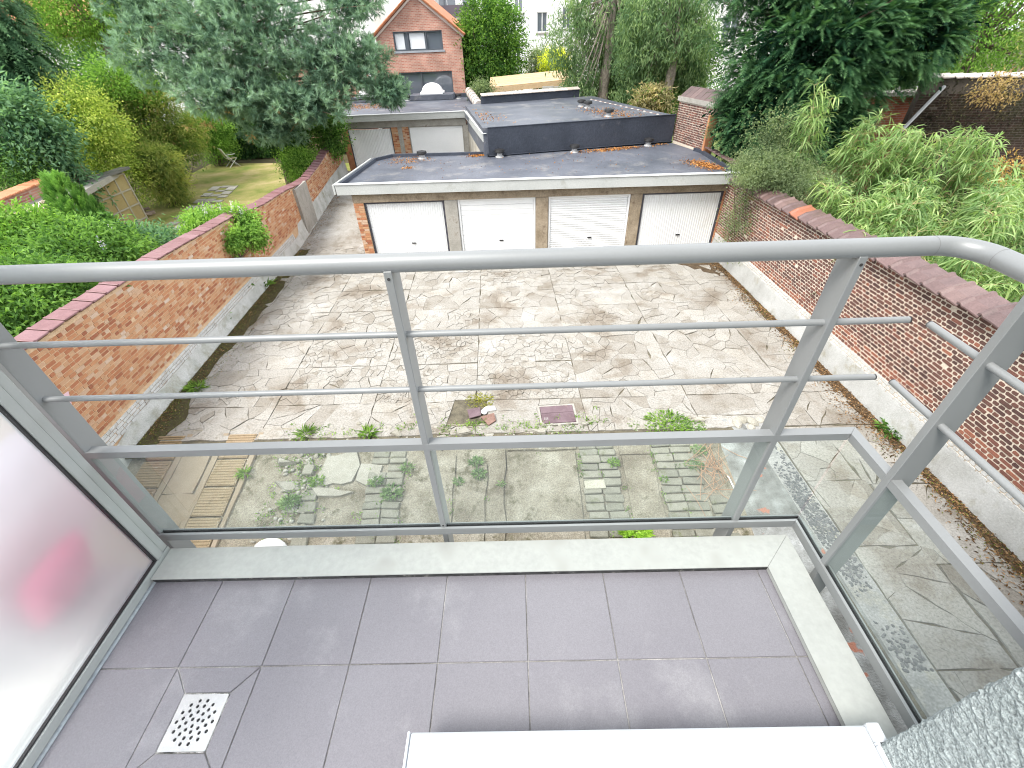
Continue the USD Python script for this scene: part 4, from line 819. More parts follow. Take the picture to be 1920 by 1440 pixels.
# upper block behind
t2_ = thing('ridge', 'short row of pale rounded ridge tiles between the rear felt roofs', 'ridge tiles', (-1.9, 27, 3.2))
t3 = thing('garage_block', 'upper garage block with a black felt step and flat grey roof', 'garages', (2, 19, 0))
top = sg.Polygon([(-.84, 18.1), (6.25, 19.65), (5.36, 20.0), (3.70, 25.6), (3.40, 27.2), (-1.37, 25.4), (-1.57, 24.2)])
m = MB(); m.prism(sg.Polygon([(-.84, 18.14), (6.25, 19.69), (5.55, 22), (4.2, 27.2), (-1.37, 25.9), (-2.2, 25.0), (-1.03, 18.14)]), 2.40, 3.395); m.build('roof', bitumen, t3)
a, b = np.array([-.86, 18.09]), np.array([6.36, 19.66]); dd = (b-a)/np.linalg.norm(b-a); LW = np.linalg.norm(b-a)
for k in range(9):                                                   # vertical felt sheets of the step, slightly lapped
    q0 = a+dd*LW*k/9; q1 = a+dd*LW*(k+1)/9; c = (q0+q1)/2; m = MB(); m.obox((c[0], c[1]-.004*(k % 2)-.002, 2.93), (*dd, 0), (-dd[1], dd[0], 0), (LW/18+.004, .010, .485), c=.003)
    m.obox((c[0]-dd[1]*0, c[1]-.07, 2.475), (*dd, 0), (-dd[1], dd[0], -.9), (LW/18-.003, .07, .006)); m.build('felt_sheet', bitumen_wall, t3)
m = MB(); m.obox((*((a+b)/2), 3.412), (*dd, 0), (-dd[1], dd[0], 0), (LW/2, .03, .012), c=.005); m.build('roof_edge', bitumen_wall, t3)
# rear upstand with tiles, right upstand with tiles
a, b = at(903, 207, 25.3), at(1085, 187, 26.9); a[2] = b[2] = 3.39; dd = (b-a)[:2]; LW = np.linalg.norm(dd); dd /= LW
m = MB(); m.obox((*((a+b)/2)[:2], 3.56), (*dd, 0), (-dd[1], dd[0], 0), (LW/2, .05, .18)); m.build('felt_upstand', bitumen_wall, t3)
tile_pale = surf('pale_coping_tile', [(.3, (.36, .30, .26)), (.7, (.54, .48, .43))], 5, 5, .8, tone=[(0, (.34, .26, .22)), (1, (.56, .52, .48))], tmix=.5)
for k in range(16): m = MB(); q = a[:2]+dd*LW*(k+.5)/16; m.obox((*q, 3.77), (*dd, 0), (-dd[1], dd[0], .25), (LW/32-.008, .16, .02), r3.uniform(0, 1), c=.01); m.build('coping_tile', tile_pale, t3)
a, b = at(1098, 190, 25.6), at(1232, 222, 19.5); dd3 = b-a; LW = np.linalg.norm(dd3); dd3 /= LW; nn = np.array([-dd3[1], dd3[0], 0]); nn /= np.linalg.norm(nn)
m = MB(); m.obox((a+b)/2+np.array([0, 0, -.16]), dd3, nn, (LW/2, .05, .15)); m.build('felt_upstand', fas_m, t3)
for k in range(26): m = MB(); q = a+dd3*LW*(k+.5)/26+nn*.12; m.obox(q+np.array([0, 0, .03]), dd3, nn+np.array([0, 0, .3]), (LW/52*.62, .17, .022), .85 if k % 2 else .45, c=.014); m.build('coping_tile', tile_brown if k % 2 else tile_pale, t3)
for (px, py) in [(1090, 199), (1102, 202), (1141, 218)]: q = atz(px, py, 3.4); vent(q[0], q[1], 3.39, t3)
m = MB()
ra, rb_ = at(879, 171, 30.0), at(899, 199, 25.6); m = None
for k in range(6):
    q0, q1 = ra+(rb_-ra)*k/6, ra+(rb_-ra)*(k+.97)/6; m = MB(); m.tube([q0, q1], [.20, .23], 12, float(.4+.1*k)); m.build('ridge_tile', tile_pale, t2_)
m = MB(); qm = (ra+rb_)/2; m.obox(qm-np.array([0, 0, .33]), rb_-ra, (1, .2, 0), (np.linalg.norm(rb_-ra)/2, .12, .26)); m.build('ridge_wall', bitumen_wall, t2_)

# side block with two doors, its fascia turning towards us over a timber side
t2 = thing('garage_block', 'rear garage block with two white doors and brick piers behind the front roof', 'garages', (-5, 24.6, .6))
BY = 24.6
m = MB(); m.prism(sg.Polygon([(-8.0, BY-.25), (-2.23, BY-.05), (-1.05, 18.2), (-.85, 18.2), (-1.9, 25), (-1.6, 31.6), (-9.6, 31.6), (-9.2, 26)]), 2.99, 3.155); m.build('roof', bitumen, t2)
def beam(m, a, b, th, h, z): a, b = np.array(a), np.array(b); d_ = (b-a)/np.linalg.norm(b-a); m.obox((*((a+b)/2), z), (*d_, 0), (-d_[1], d_[0], 0), (np.linalg.norm(b-a)/2, th/2, h/2)); return m
beam(MB(), (-8.05, BY-.29), (-2.20, BY-.09), .06, .26, 3.08).build('fascia', fas_m, t2)
beam(MB(), (-2.185, BY-.12), (-1.03, 18.14), .05, .26, 3.08).build('fascia', fas_m, t2)
trim_m = surf('pale_edge_trim', [(.3, (.60, .62, .60)), (.7, (.68, .69, .68))], 2, 4, .5)
m = beam(MB(), (-8.07, BY-.26), (-2.20, BY-.06), .16, .022, 3.222); beam(m, (-2.15, BY-.1), (-.99, 18.10), .16, .022, 3.2245); m.build('roof_trim', trim_m, t2)
for (x0, x1) in [(-8.04, -5.90), (-5.04, -2.37)]:
    dr = door_ribs(t2, x0+.04, x1-.04, BY+.06, .62, 2.58, 'vertical' if x0 < -6 else 'plainish', white_door) if x0 < -6 else None
    if dr is None: m = MB(); m.box(x0+.04, x1-.04, BY+.05, BY+.08, .62, 2.60); m.build('garage_door', white_door, t2, label='plain white garage door of the rear block')
    m = MB(); wall_holes(m, [(x0, .62), (x0+.038, .62), (x0+.038, 2.605), (x1-.038, 2.605), (x1-.038, .62), (x1, .62), (x1, 2.64), (x0, 2.64)], [], BY+.02, BY+.1); m.build('door_frame', dark_frame if x0 < -6 else concrete_post, t2)
m = MB(); m.box(-8.3, -2.2, BY-.02, BY+.3, 2.645, 2.95); m.build('lintel', concrete_post, t2)
for (x0, x1) in [(-5.89, -5.58), (-5.36, -5.05)]:
    pb = unique(t2, 'brick_pier'); m = MB(); m.box(x0, x1, BY+.012, BY+.3, .5, 2.64); v, f, tt = m.arrays(); usdkit.mesh(stage, pb, (v-loc_of(t2), f), orange_mortar)
    for row in range(29):
        z = .55+row*.072; xm = x0+(x1-x0)*(.35 if row % 2 else .65)
        for (u0, u1) in ((x0, xm-.005), (xm+.005, x1)): MB().box(u0, u1, BY, BY+.1, z+.006, z+.066, float(np.clip(r3.normal(.42, .3), 0, .8))).build('brick', orange_brick, pb)
m = MB(); m.box(-5.575, -5.365, BY-.01, BY+.3, .5, 2.64); m.build('concrete_post', concrete_post, t2); m = MB(); m.box(-2.36, -2.13, BY-.01, BY+.3, .4, 2.64); m.build('concrete_post', concrete_post, t2)
m = MB(); m.box(-8.35, -8.05, BY+.0, BY+.3, .4, 2.64); m.build('brick_corner', surf('corner_brick', [(.3, (.32, .13, .06)), (.7, (.46, .22, .11))], 6, 5, .9), t2)
plank_m = surf('grey_plank', [(.3, (.34, .31, .25)), (.7, (.52, .49, .42))], 4, 6, .85, tone=[(0, (.30, .27, .21)), (1, (.56, .53, .47))], tmix=.5)
a, b = np.array([-2.10, BY-.1]), np.array([-1.00, 18.3]); n = 22
for k in range(n):
    q0, q1 = a+(b-a)*k/n, a+(b-a)*(k+1)/n; c = (q0+q1)/2; d_ = (q1-q0); L_k = np.linalg.norm(d_); d_ /= L_k; m = MB(); m.obox((*c, 1.72), (*d_, 0), (-d_[1], d_[0], 0), (L_k/2-.008, .015, 1.2), r3.uniform(0, 1), c=.004); m.build('plank', plank_m, t2)
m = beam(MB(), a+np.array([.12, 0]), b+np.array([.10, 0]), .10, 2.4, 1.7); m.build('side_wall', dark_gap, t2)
for (px, py, yv) in [(696, 184, 30.8), (812, 181, 30.8)]:            # dome skylights on kerbs
    q = at(px, py, yv); sp = unique(t2, 'skylight'); m = MB(); w = 1.25 if px > 750 else .95
    m.box(q[0]-w, q[0]+w, q[1]-.55, q[1]+.55, 3.16, 3.44, c=.02); v, f, tt = m.arrays(); usdkit.mesh(stage, sp, (v-loc_of(t2), f), bitumen)
    m = MB(); m.box(q[0]-.66, q[0]+.66, q[1]-.5, q[1]+.5, 3.44, 3.56, c=.02); m.build('dome_frame', white_paint, sp)
    u = np.linspace(-1, 1, 15); U, V = np.meshgrid(u, u, indexing='ij'); T_ = np.stack([q[0]+U*.6, q[1]+V*.45, 3.56+.42*np.sqrt(np.maximum(0, (1-U**2)*(1-V**2)))], -1).reshape(-1, 3); idx = np.arange(225).reshape(15, 15)
    m = MB(); m.add(T_, np.stack([idx[:-1, :-1], idx[1:, :-1], idx[1:, 1:], idx[:-1, 1:]], -1).reshape(-1, 4)); m.build('dome', surf('dome_plastic_%d' % px, [(.3, g3(.72 if px > 750 else .45)), (.7, g3(.80 if px > 750 else .55))], 3, 3, .25), sp, smooth=True)
for px in (764, 860): q = at(px, 184, 30.6); vent(q[0], q[1], 3.15, t2)
m = MB(); m.box(-9.6, -2.0, 31.3, 31.55, 3.0, 3.35); m.build('felt_upstand', bitumen_wall, t2)

# dry leaves lying on the felt roofs
def litter(n, cx, cy, z, sx, sy, ang=0, s=.045, r=r3):
    c, sn = math.cos(ang), math.sin(ang); m = MB(); u = r.normal(0, 1, (n, 2)); P = np.c_[cx+u[:, 0]*sx*c-u[:, 1]*sy*sn, cy+u[:, 0]*sx*sn+u[:, 1]*sy*c]
    a = r.uniform(0, 6.28, n); L_ = s*r.uniform(.6, 1.5, n); W = L_*r.uniform(.25, .5, n); D = np.c_[np.cos(a), np.sin(a)]; E = np.c_[-np.sin(a), np.cos(a)]
    zz = z+r.uniform(.004, .03, n); t_ = r.normal(0, .012, (n, 4))
    V = np.stack([np.c_[P+D*L_[:, None]/2, zz+t_[:, 0]], np.c_[P+E*W[:, None]/2, zz+t_[:, 1]], np.c_[P-D*L_[:, None]/2, zz+t_[:, 2]], np.c_[P-E*W[:, None]/2, zz+t_[:, 3]]], 1)
    i = np.arange(n)*4; m.add(V.reshape(-1, 3), np.c_[i, i+1, i+2, i+3], np.repeat(r.uniform(0, 1, n), 4)); return m
m = MB()
def pour(mm, n, px0, py0, px1, py1, z, wid, s=.06):
    a, b = atz(px0, py0, z), atz(px1, py1, z); d_ = b-a; q = litter(n, *((a+b)/2)[:2], z, np.linalg.norm(d_[:2])/3.4, wid, math.atan2(d_[1], d_[0]), s); v, f, t_ = q.arrays()
    P_ = v[:, :2].reshape(-1, 4, 2).mean(1); ok = shapely.contains_xy(ROOFS[z].buffer(-.1), P_[:, 0], P_[:, 1]); idx = np.arange(len(v)).reshape(-1, 4)[ok]; vv = v[idx.ravel()]; k = np.arange(ok.sum())*4
    if ok.sum(): mm.add(vv, np.c_[k, k+1, k+2, k+3], t_[idx.ravel()])
ROOFS = {2.468: sg.Polygon(outline), 3.398: sg.Polygon([(-.84, 18.14), (6.25, 19.69), (5.55, 22), (4.2, 27.2), (-1.37, 25.9), (-2.2, 25.0), (-1.03, 18.14)]), 3.158: sg.Polygon([(-8.0, BY-.25), (-2.23, BY-.05), (-1.05, 18.2), (-.85, 18.2), (-1.9, 25), (-1.6, 31.6), (-9.6, 31.6), (-9.2, 26)])}
pour(m, 700, 1095, 285, 1195, 276, 2.468, .13); pour(m, 500, 1225, 272, 1258, 264, 2.468, .14); pour(m, 950, 1298, 303, 1350, 318, 2.468, .18); pour(m, 350, 880, 293, 918, 290, 2.468, .10); pour(m, 260, 730, 302, 800, 300, 2.468, .35, .05); pour(m, 200, 700, 310, 1300, 300, 2.468, 1.0, .04)
pour(m, 60, 755, 315, 775, 315, 2.468, .08); pour(m, 500, 1100, 203, 1190, 220, 3.398, .4); pour(m, 200, 885, 210, 925, 228, 3.398, .4); pour(m, 700, 650, 205, 720, 195, 3.158, .9, .07); pour(m, 150, 870, 205, 900, 245, 3.158, .2, .05)
m.build('fallen_leaves', debris_m, kind='stuff', label='orange dry leaves and needles drifted on the flat felt roofs')

# ================================================================== HOUSES BEYOND
brickfar = mat('far_red_brick', {'g': ('geometry', {}), 'mp': ('mapping', {'rotation': (math.pi/2, 0, 0)}), 'b': ('brick_texture', {'color1': (.36, .155, .115), 'color2': (.47, .245, .185), 'mortar': (.44, .33, .27), 'scale': 1.0, 'mortar_size': .011, 'brick_width': .22, 'row_height': .075, 'bias': -.1}),
    'n': ('noise_texture', {'scale': 1.4, 'detail': 6.0}), 'nr': ('rgb_ramp', {'ramp': [(.35, g3(.78)), (.65, g3(1.15))]}), 'm': ('mix', {'mix_type': 'multiply', 'fac': 1.0}), 'p': ('principled_bsdf', {'roughness': .9, 'specular_ior_level': .2})},
    [('g.position', 'mp.vector'), ('mp.vector', 'b.vector'), ('g.position', 'n.vector'), ('n.fac', 'nr.fac'), ('b.color', 'm.color1'), ('nr.color', 'm.color2'), ('m.color', 'p.base_color')])
win_glass = mat('window_glass', {'d': ('principled_bsdf', {'base_color': (.10, .115, .14), 'roughness': .3}), 'gl': ('glossy_bsdf', {'color': (.9, .93, .97), 'roughness': .03}), 'f': ('fresnel', {'IOR': 1.9}), 'm': ('mix_closure', {})}, [('f.fac', 'm.fac'), ('d.BSDF', 'm.closure1'), ('gl.BSDF', 'm.closure2')], surface='m.closure')
slate_frame = plain('slate_window_frame', (.075, .085, .10), .5)
HY = 33.6
t = thing('brick_house', 'red brick gabled house with an orange tiled verge behind the rear garages', 'house', (-5.4, HY, .6))
wins = [(-6.95, -4.0, 5.42, 6.35), (-6.95, -3.62, 2.4, 4.36)]
m = MB(); wall_holes(m, [(-8.0, .6), (-2.85, .6), (-2.85, 6.15), (-5.42, 8.02), (-8.0, 6.15)], wins, HY, HY+.3); m.box(-8.0, -2.85, HY+9, HY+9.2, .6, 6.1); m.box(-8.0, -7.8, HY+.3, HY+9, .6, 6.1); m.box(-3.05, -2.85, HY+.3, HY+9, .6, 6.1); m.build('wall', brickfar, t)
for k, (x0, x1, z0, z1) in enumerate(wins):
    wp = unique(t, 'window'); m = MB(); fw = .06; m.box(x0, x0+fw, HY+.04, HY+.14, z0, z1); m.box(x1-fw, x1, HY+.04, HY+.14, z0, z1); m.box(x0+fw, x1-fw, HY+.04, HY+.14, z1-fw, z1); m.box(x0+fw, x1-fw, HY+.04, HY+.14, z0, z0+fw)
    for xx in ([x0+.82, x0+1.92] if k == 0 else [x0+1.35]): m.box(xx, xx+.05, HY+.045, HY+.135, z0+fw, z1-fw)
    v, f, tt = m.arrays(); usdkit.mesh(stage, wp, (v-loc_of(t), f), slate_frame)
    m = MB(); m.box(x0+fw, x1-fw, HY+.16, HY+.17, z0+fw, z1-fw); m.build('pane', win_glass, wp)
    m = MB(); m.box(x0-.08, x1+.08, HY-.05, HY+.04, z0-.10, z0); m.build('sill', surf('slate_sill%d' % k, [(.3, (.25, .27, .30)), (.7, (.33, .35, .38))], 3, 3, .6), wp)
    if k == 0:
        m = MB(); xs = np.linspace(x0+.95, x0+1.85, 30); 
        for i in range(29): m.quad((xs[i], HY+.150+.006*(i % 2), z0+.08), (xs[i+1], HY+.150+.006*((i+1) % 2), z0+.08), (xs[i+1], HY+.150+.006*((i+1) % 2), z1-.08), (xs[i], HY+.150+.006*(i % 2), z1-.08))
        xs = np.linspace(x0+.08, x0+.62, 16)
        for i in range(15): m.quad((xs[i], HY+.150+.006*(i % 2), z0+.08), (xs[i+1], HY+.150+.006*((i+1) % 2), z0+.08), (xs[i+1], HY+.150+.006*((i+1) % 2), z1-.08), (xs[i], HY+.150+.006*(i % 2), z1-.08))
        m.build('curtain', plain('lace_curtain', (.66, .68, .70), .9), wp)
rf = unique(t, 'roof'); m = MB()
for sgn in (-1, 1):
    A = np.array([-5.42, 0, 8.06]); B = np.array([-5.42+sgn*2.78, 0, 6.04]); dd = (B-A)/np.linalg.norm(B-A); L_ = np.linalg.norm(B-A)
    m.obox(((A+B)/2)+np.array([0, HY+4.4, .05]), dd, (0, 1, 0), (L_/2, 4.7, .03))
v, f, tt = m.arrays(); usdkit.mesh(stage, rf, (v-loc_of(t), f), tile_orange)
for sgn in (-1, 1):
    for k in range(16):
        A = np.array([-5.42+sgn*.02, 0, 8.10]); B = np.array([-5.42+sgn*2.8, 0, 6.08]); q = A+(B-A)*(k+.5)/16; dd = (B-A)/np.linalg.norm(B-A)
        m = MB(); m.obox(q+np.array([0, HY-.20, .06]), dd+np.array([0, 0, .05*sgn*sgn]), (0, 1, 0), (.115, .14, .03), r3.uniform(0, 1), c=.012); m.build('verge_tile', tile_orange, rf)
m = MB(); 
for sgn in (-1, 1): A = np.array([-5.42, HY-.06, 7.97]); B = np.array([-5.42+sgn*2.7, HY-.06, 6.02]); m.obox((A+B)/2, B-A, (0, 1, 0), (np.linalg.norm(B-A)/2, .05, .05))
m.build('verge_board', plain('verge_pale', (.66, .56, .50), .7), t)
# low brick wing at the left of the house with a white downpipe
t = thing('brick_wing', 'low red brick wing with a white pipe left of the gabled house', 'house', (-10, 33.2, .6))
m = MB(); m.box(-13.5, -8.1, 33.0, 37, .6, 5.0); m.build('wall', brickfar, t); m = MB(); m.box(-13.7, -8.0, 32.8, 37.2, 5.0, 5.2); m.build('roof', bitumen, t); m = MB(); m.tube([(-8.55, 32.9, .6), (-8.55, 32.9, 4.9)], .13, 10); m.build('downpipe', white_paint, t)

white_wall = surf('white_house_render', [(.3, (.74, .74, .72)), (.7, (.82, .82, .80))], .4, 6, .9, (12, .93, 1.04))
def far_house(name, label, x0, x1, y, z1, wins, wallm, roofm, depth=9, flat=True, group=None):
    o = thing(name, label, 'house', ((x0+x1)/2, y, .5)); m = MB(); wall_holes(m, [(x0, .5), (x1, .5), (x1, z1), (x0, z1)], wins, y, y+.35); m.box(x0, x1, y+depth, y+depth+.2, .5, z1); m.box(x0, x0+.2, y+.35, y+depth, .5, z1); m.box(x1-.2, x1, y+.35, y+depth, .5, z1); m.build('wall', wallm, o)
    for (a, b, c, d_) in wins:
        wp = unique(o, 'window'); m = MB(); m.box(a, a+.07, y+.08, y+.2, c, d_); m.box(b-.07, b, y+.08, y+.2, c, d_); m.box(a+.07, b-.07, y+.08, y+.2, d_-.07, d_); m.box(a+.07, b-.07, y+.08, y+.2, c, c+.07); m.box((a+b)/2-.03, (a+b)/2+.03, y+.085, y+.195, c+.07, d_-.07)
        v, f, tt = m.arrays(); usdkit.mesh(stage, wp, (v-loc_of(o), f), white_paint); MB().box(a+.07, b-.07, y+.2, y+.21, c+.07, d_-.07).build('pane', win_glass, wp); MB().box(a-.1, b+.1, y-.1, y+.06, c-.12, c).build('sill', concrete_post, wp)
    if flat: m = MB(); m.box(x0-.2, x1+.2, y-.2, y+depth+.4, z1, z1+.3); m.build('roof', roofm, o)
    else:
        m = MB(); zc = z1+2.8
        for sgn in (-1, 1):
            A = np.array([(x0+x1)/2, y+depth/2, zc]); B = A+np.array([0, sgn*(depth/2+.4), -3.0]); m.obox((A+B)/2, (1, 0, 0), B-A, ((x1-x0)/2+.3, np.linalg.norm(B-A)/2, .08))
        m.build('roof', roofm, o)
    return o
far_house('white_house', 'tall white rendered house back with small windows beyond the round tree', -.2, 6.4, 54, 13.5, [(2.7, 3.7, 6.1, 7.6), (5.1, 5.9, 6.3, 7.9), (.6, 1.4, 7.6, 9.2), (.3, 1.1, 4.0, 5.6), (2.8, 3.7, 3.0, 4.6), (5.0, 5.9, 9.2, 10.8), (2.7, 3.6, 9.4, 10.8)], white_wall, bitumen)
far_house('white_house', 'pale rendered house back seen through the eucalyptus crowns', 6.6, 15.5, 52, 12.5, [(7.6, 8.6, 3.2, 4.9), (9.4, 10.4, 5.8, 7.4), (12.2, 13.2, 5.8, 7.4), (7.2, 8.2, 8.0, 9.5), (12.0, 13.0, 2.8, 4.4)], surf('cream_render', [(.3, (.70, .68, .64)), (.7, (.78, .76, .72))], .4, 6, .9), bitumen)
ap = far_house('apartment_house', 'pale apartment house with a dark balcony beyond the gabled roof', -10.5, -.4, 58, 14, [(-7.0, -5.2, 7.6, 10.0), (-4.6, -3.2, 7.6, 10.0), (-2.6, -1.5, 7.4, 9.4), (-9.6, -8.2, 7.6, 9.6)], white_wall, bitumen)
m = MB(); m.box(-7.6, -2.9, 56.6, 58, 7.25, 7.5); m.build('balcony_slab', concrete_post, ap); m = MB(); m.box(-7.6, -7.5, 56.6, 57.9, 7.5, 8.5); m.box(-7.5, -2.95, 56.6, 56.68, 7.5, 8.45); m.build('balcony_front', plain('plum_panel', (.10, .08, .10), .5), ap)
m = MB(); m.box(-8.9, -7.7, 55.5, 57.9, .5, 14.5); m.build('ochre_pilaster', surf('ochre_render', [(.3, (.62, .47, .30)), (.7, (.70, .55, .38))], .6, 5, .9), ap)
far_house('white_house', 'white house with an orange tiled roof at the far left edge', -44, -29, 46, 7.2, [(-42, -40.5, 4.5, 6.2), (-36, -34.5, 4.5, 6.2), (-33, -31.5, 4.5, 6.2)], white_wall, tile_orange, flat=False)
far_house('white_house', 'long white house glimpsed through the pine branches', -28, -13, 55, 11, [(-26, -24.6, 6, 7.8), (-22, -20.6, 6, 7.8), (-18, -16.6, 6, 7.8), (-26, -24.6, 3, 4.8), (-18, -16.6, 3, 4.8)], white_wall, bitumen)
far_house('white_house', 'white house glimpsed behind the light green tree at the far right', 17, 40, 50, 9.5, [(19, 20.4, 5, 6.8), (23, 24.4, 5, 6.8), (28, 29.4, 5, 6.8)], white_wall, bitumen)

# timber pergola roof behind the felt roofs
timber = surf('new_timber', [(.3, (.44, .30, .16)), (.7, (.58, .43, .26))], 5, 5, .8, tone=[(0, (.42, .28, .15)), (1, (.62, .48, .31))], tmix=.5)
t = thing('timber_shed', 'low shed of new yellow timber with a sloping plank roof behind the felt roof', 'shed', (1, 30, .6))
A, B = at(918, 163, 31.0), at(1068, 148, 31.0); dd = B-A; L_ = np.linalg.norm(dd); dd /= L_; back = np.array([0, 1, .18])
for k in range(6): m = MB(); q = (A+B)/2+back*(k*.33); m.obox(q, dd, back, (L_/2, .15, .035), r3.uniform(.2, 1), c=.008); m.build('roof_plank', timber, t)
m = MB(); m.obox((A+B)/2+np.array([0, -.2, -.16]), dd, (0, 1, 0), (L_/2, .03, .11)); m.build('fascia_board', timber, t)
for k in range(6): m = MB(); q = A+dd*L_*(k+.05)/5.1+np.array([0, -.05, 0]); m.box(q[0]-.06, q[0]+.06, q[1]-.06, q[1]+.06, .6, q[2]-.08); m.build('timber_post', timber, t)
pan = surf('grey_shed_panel', [(.3, (.40, .39, .36)), (.7, (.52, .51, .48))], 1.5, 5, .8)
for (px0, px1, yel) in [(976, 1015, True), (1017, 1038, False), (1039, 1064, False)]:
    q0, q1 = at(px0, 178, 30.6), at(px1, 176, 30.6); m = MB(); m.box(q0[0], q1[0], 30.55, 30.62, 1.2, q0[2]+(.10 if yel else .42)); m.build('panel', surf('yellow_board', [(.3, (.62, .45, .13)), (.7, (.70, .54, .2))], 2, 4, .7) if yel else pan, t)
m = MB(); m.box(A[0]+.2, B[0]-.1, 32.2, 32.3, .6, 3.0); m.build('back_wall', dark_gap, t)

# old walls at the right, behind the bamboo
t = thing('ivy_wall', 'old dark brick wall overgrown with dry creeper and capped with pale tiles', 'wall', (19, 18.5, 0))
a, b = np.array([13.6, 17.3]), np.array([25.0, 15.2]); dd = (b-a)/np.linalg.norm(b-a); nn = np.array([dd[1], -dd[0]]); LW = np.linalg.norm(b-a)
old_m = surf('old_mortar', [(.3, (.06, .05, .04)), (.7, (.13, .11, .09))], 4, 6, .95)
m = MB(); m.obox((*((a+b)/2-nn*.15), 2.2), (*dd, 0), (-dd[1], dd[0], 0), (LW/2, .15, 2.25)); m.build('mortar', old_m, t)
old_brick = surf('old_brick', [(.3, (.030, .022, .018)), (.7, (.085, .055, .042))], 3.0, 6, .95, (60, .5, 1.4), tone=[(0, (.026, .020, .017)), (.6, (.07, .045, .035)), (1, (.14, .075, .05))], tmix=.5, dirt=(1.1, .5, .7, (.040, .042, .020)), spec=.1)
brick_face(t, a, b, nn, lambda s: 4.43, lambda s: .4, old_brick, r3, L=.22, course=.075, joint=.014, bond='stretcher', tone=lambda s, z: .15, most=300, stuff_label='remaining old dark bricks under the creeper')
for k in range(30): m = MB(); q = a+dd*(k+.5)*LW/30; m.obox((*(q-nn*.12), 4.52+r3.normal(0, .012)), (*dd, .05), (-dd[1], dd[0], .15), (LW/60-.012, .24, .022), r3.uniform(.2, 1), c=.01); m.build('coping_tile', tile_pale, t)
t = thing('brick_gable', 'bright orange brick outhouse wall half hidden by the yew', 'wall', (13, 18.6, 0))
m = MB(); m.box(11.4, 14.6, 18.4, 18.7, 0, 3.9); m.build('wall', mat('outhouse_brick', {'g': ('geometry', {}), 'mp': ('mapping', {'rotation': (math.pi/2, 0, 0)}), 'b': ('brick_texture', {'color1': (.36, .105, .055), 'color2': (.44, .15, .08), 'mortar': (.42, .26, .2), 'scale': 1.0, 'mortar_size': .008, 'brick_width': .22, 'row_height': .075}), 'p': ('principled_bsdf', {'roughness': .9})}, [('g.position', 'mp.vector'), ('mp.vector', 'b.vector'), ('b.color', 'p.base_color')]), t)
m = MB(); m.box(11.2, 14.8, 18.2, 18.9, 3.9, 4.02); m.build('capping', concrete_post, t)
t = thing('pole', 'thin leaning grey pole against the creeper covered wall', 'pole', (15, 16, 0))
m = MB(); m.tube([at(1690, 245, 15.9), (at(1690, 245, 15.9)+at(1771, 162, 16.3))/2, at(1771, 162, 16.3)], .05, 8); m.build('shaft', surf('grey_pole', [(.3, g3(.36)), (.7, g3(.46))], 3, 3, .5), t)

# ---- left garden: outbuilding, chair, log pile
t = thing('outbuilding', 'low outbuilding with flat concrete roof, clay tile edges and gridded yellow panels', 'outbuilding', (-17, 17, 0))
zr = 2.05
F0_, F1_ = atz(-30, 385, zr+.35)[:2], atz(150, 313, zr+.35)[:2]; N0, N1 = atz(15, 413, zr+.1)[:2], atz(122, 370, zr+.1)[:2]; E0, E1 = atz(160, 340, zr)[:2], atz(225, 318, zr)[:2]
roofp = sg.Polygon([N0+[-1.5, -.5], N1, E0, E1, F1_, F0_]).convex_hull
m = MB(); m.prism(roofp, zr-.2, zr); m.build('roof_slab', surf('grey_roof_screed', [(.3, (.27, .26, .23)), (.7, (.40, .385, .35))], 1.2, 6, .9), t)
def edge_tiles(a, b, z, w, n, parent, material, wide=.22):
    dd = (b-a); L_ = np.linalg.norm(dd); dd = dd/L_; nn = np.array([-dd[1], dd[0]])
    for k in range(n): m = MB(); q = a+dd*L_*(k+.5)/n; m.obox((*q, z+r3.normal(0, .006)), (*dd, .05), (*nn, .12), (L_/n/2-.014, wide, .03), r3.uniform(0, 1), c=.012); m.build('coping_tile', material, parent)
m = beam(MB(), F0_, F1_, .22, .55, zr+.10); m.build('parapet', brickfar, t); edge_tiles(F0_, F1_, zr+.41, 0, 22, t, tile_orange)
pink_tile = surf('pink_clay_tile', [(.3, (.42, .26, .22)), (.7, (.60, .44, .40))], 3, 5, .8, tone=[(0, (.42, .24, .2)), (1, (.64, .50, .46))], tmix=.5)
edge_tiles(N0, N1, zr+.10, 0, 8, t, pink_tile, .27)
m = MB(); q = (N0+N1)/2; m.obox((q[0]-.2, q[1]+.45, zr+.16), (1, .3, .12), (-.3, 1, 0), (.16, .2, .02), .6, c=.01); m.obox((q[0]+.3, q[1]+.6, zr+.16), (1, .4, -.1), (-.3, 1, .1), (.16, .2, .02), .3, c=.01); m.build('loose_tile', pink_tile, t)
m = beam(MB(), N0+np.array([-1.2, -.55]), N1, .24, zr, (zr+.05)/2); m.build('brick_wall', surf('mottled_brick', [(.3, (.30, .13, .09)), (.5, (.40, .20, .15)), (.7, (.46, .30, .25))], 3.5, 7, .9, (30, .7, 1.2)), t)
G0, G1 = E0+np.array([.15, -.1]), E1+np.array([.1, -.1]); dd = (G1-G0); LG = np.linalg.norm(dd); dd /= LG; nn = np.array([dd[1], -dd[0]])
panel_m = surf('yellowed_panel', [(.3, (.30, .23, .10)), (.7, (.42, .34, .18))], .9, 5, .4)
for i in range(3):
    for j in range(3): m = MB(); c = G0+dd*LG*(i+.5)/3; m.obox((*c, .12+(j+.5)*.60), (*dd, 0), (*nn, 0), (LG/6-.03, .02, .275)); m.build('panel', panel_m, t)
m = MB()
for i in range(4): c = G0+dd*LG*i/3; m.obox((*(c+nn*.02), .98), (*dd, 0), (*nn, 0), (.03, .03, .95))
for j in range(4): c = (G0+G1)/2; m.obox((*(c+nn*.022), .12+j*.6), (*dd, 0), (*nn, 0), (LG/2, .025, .028))
m.build('panel_frame', plain('frame_pale', (.36, .33, .26), .7), t)
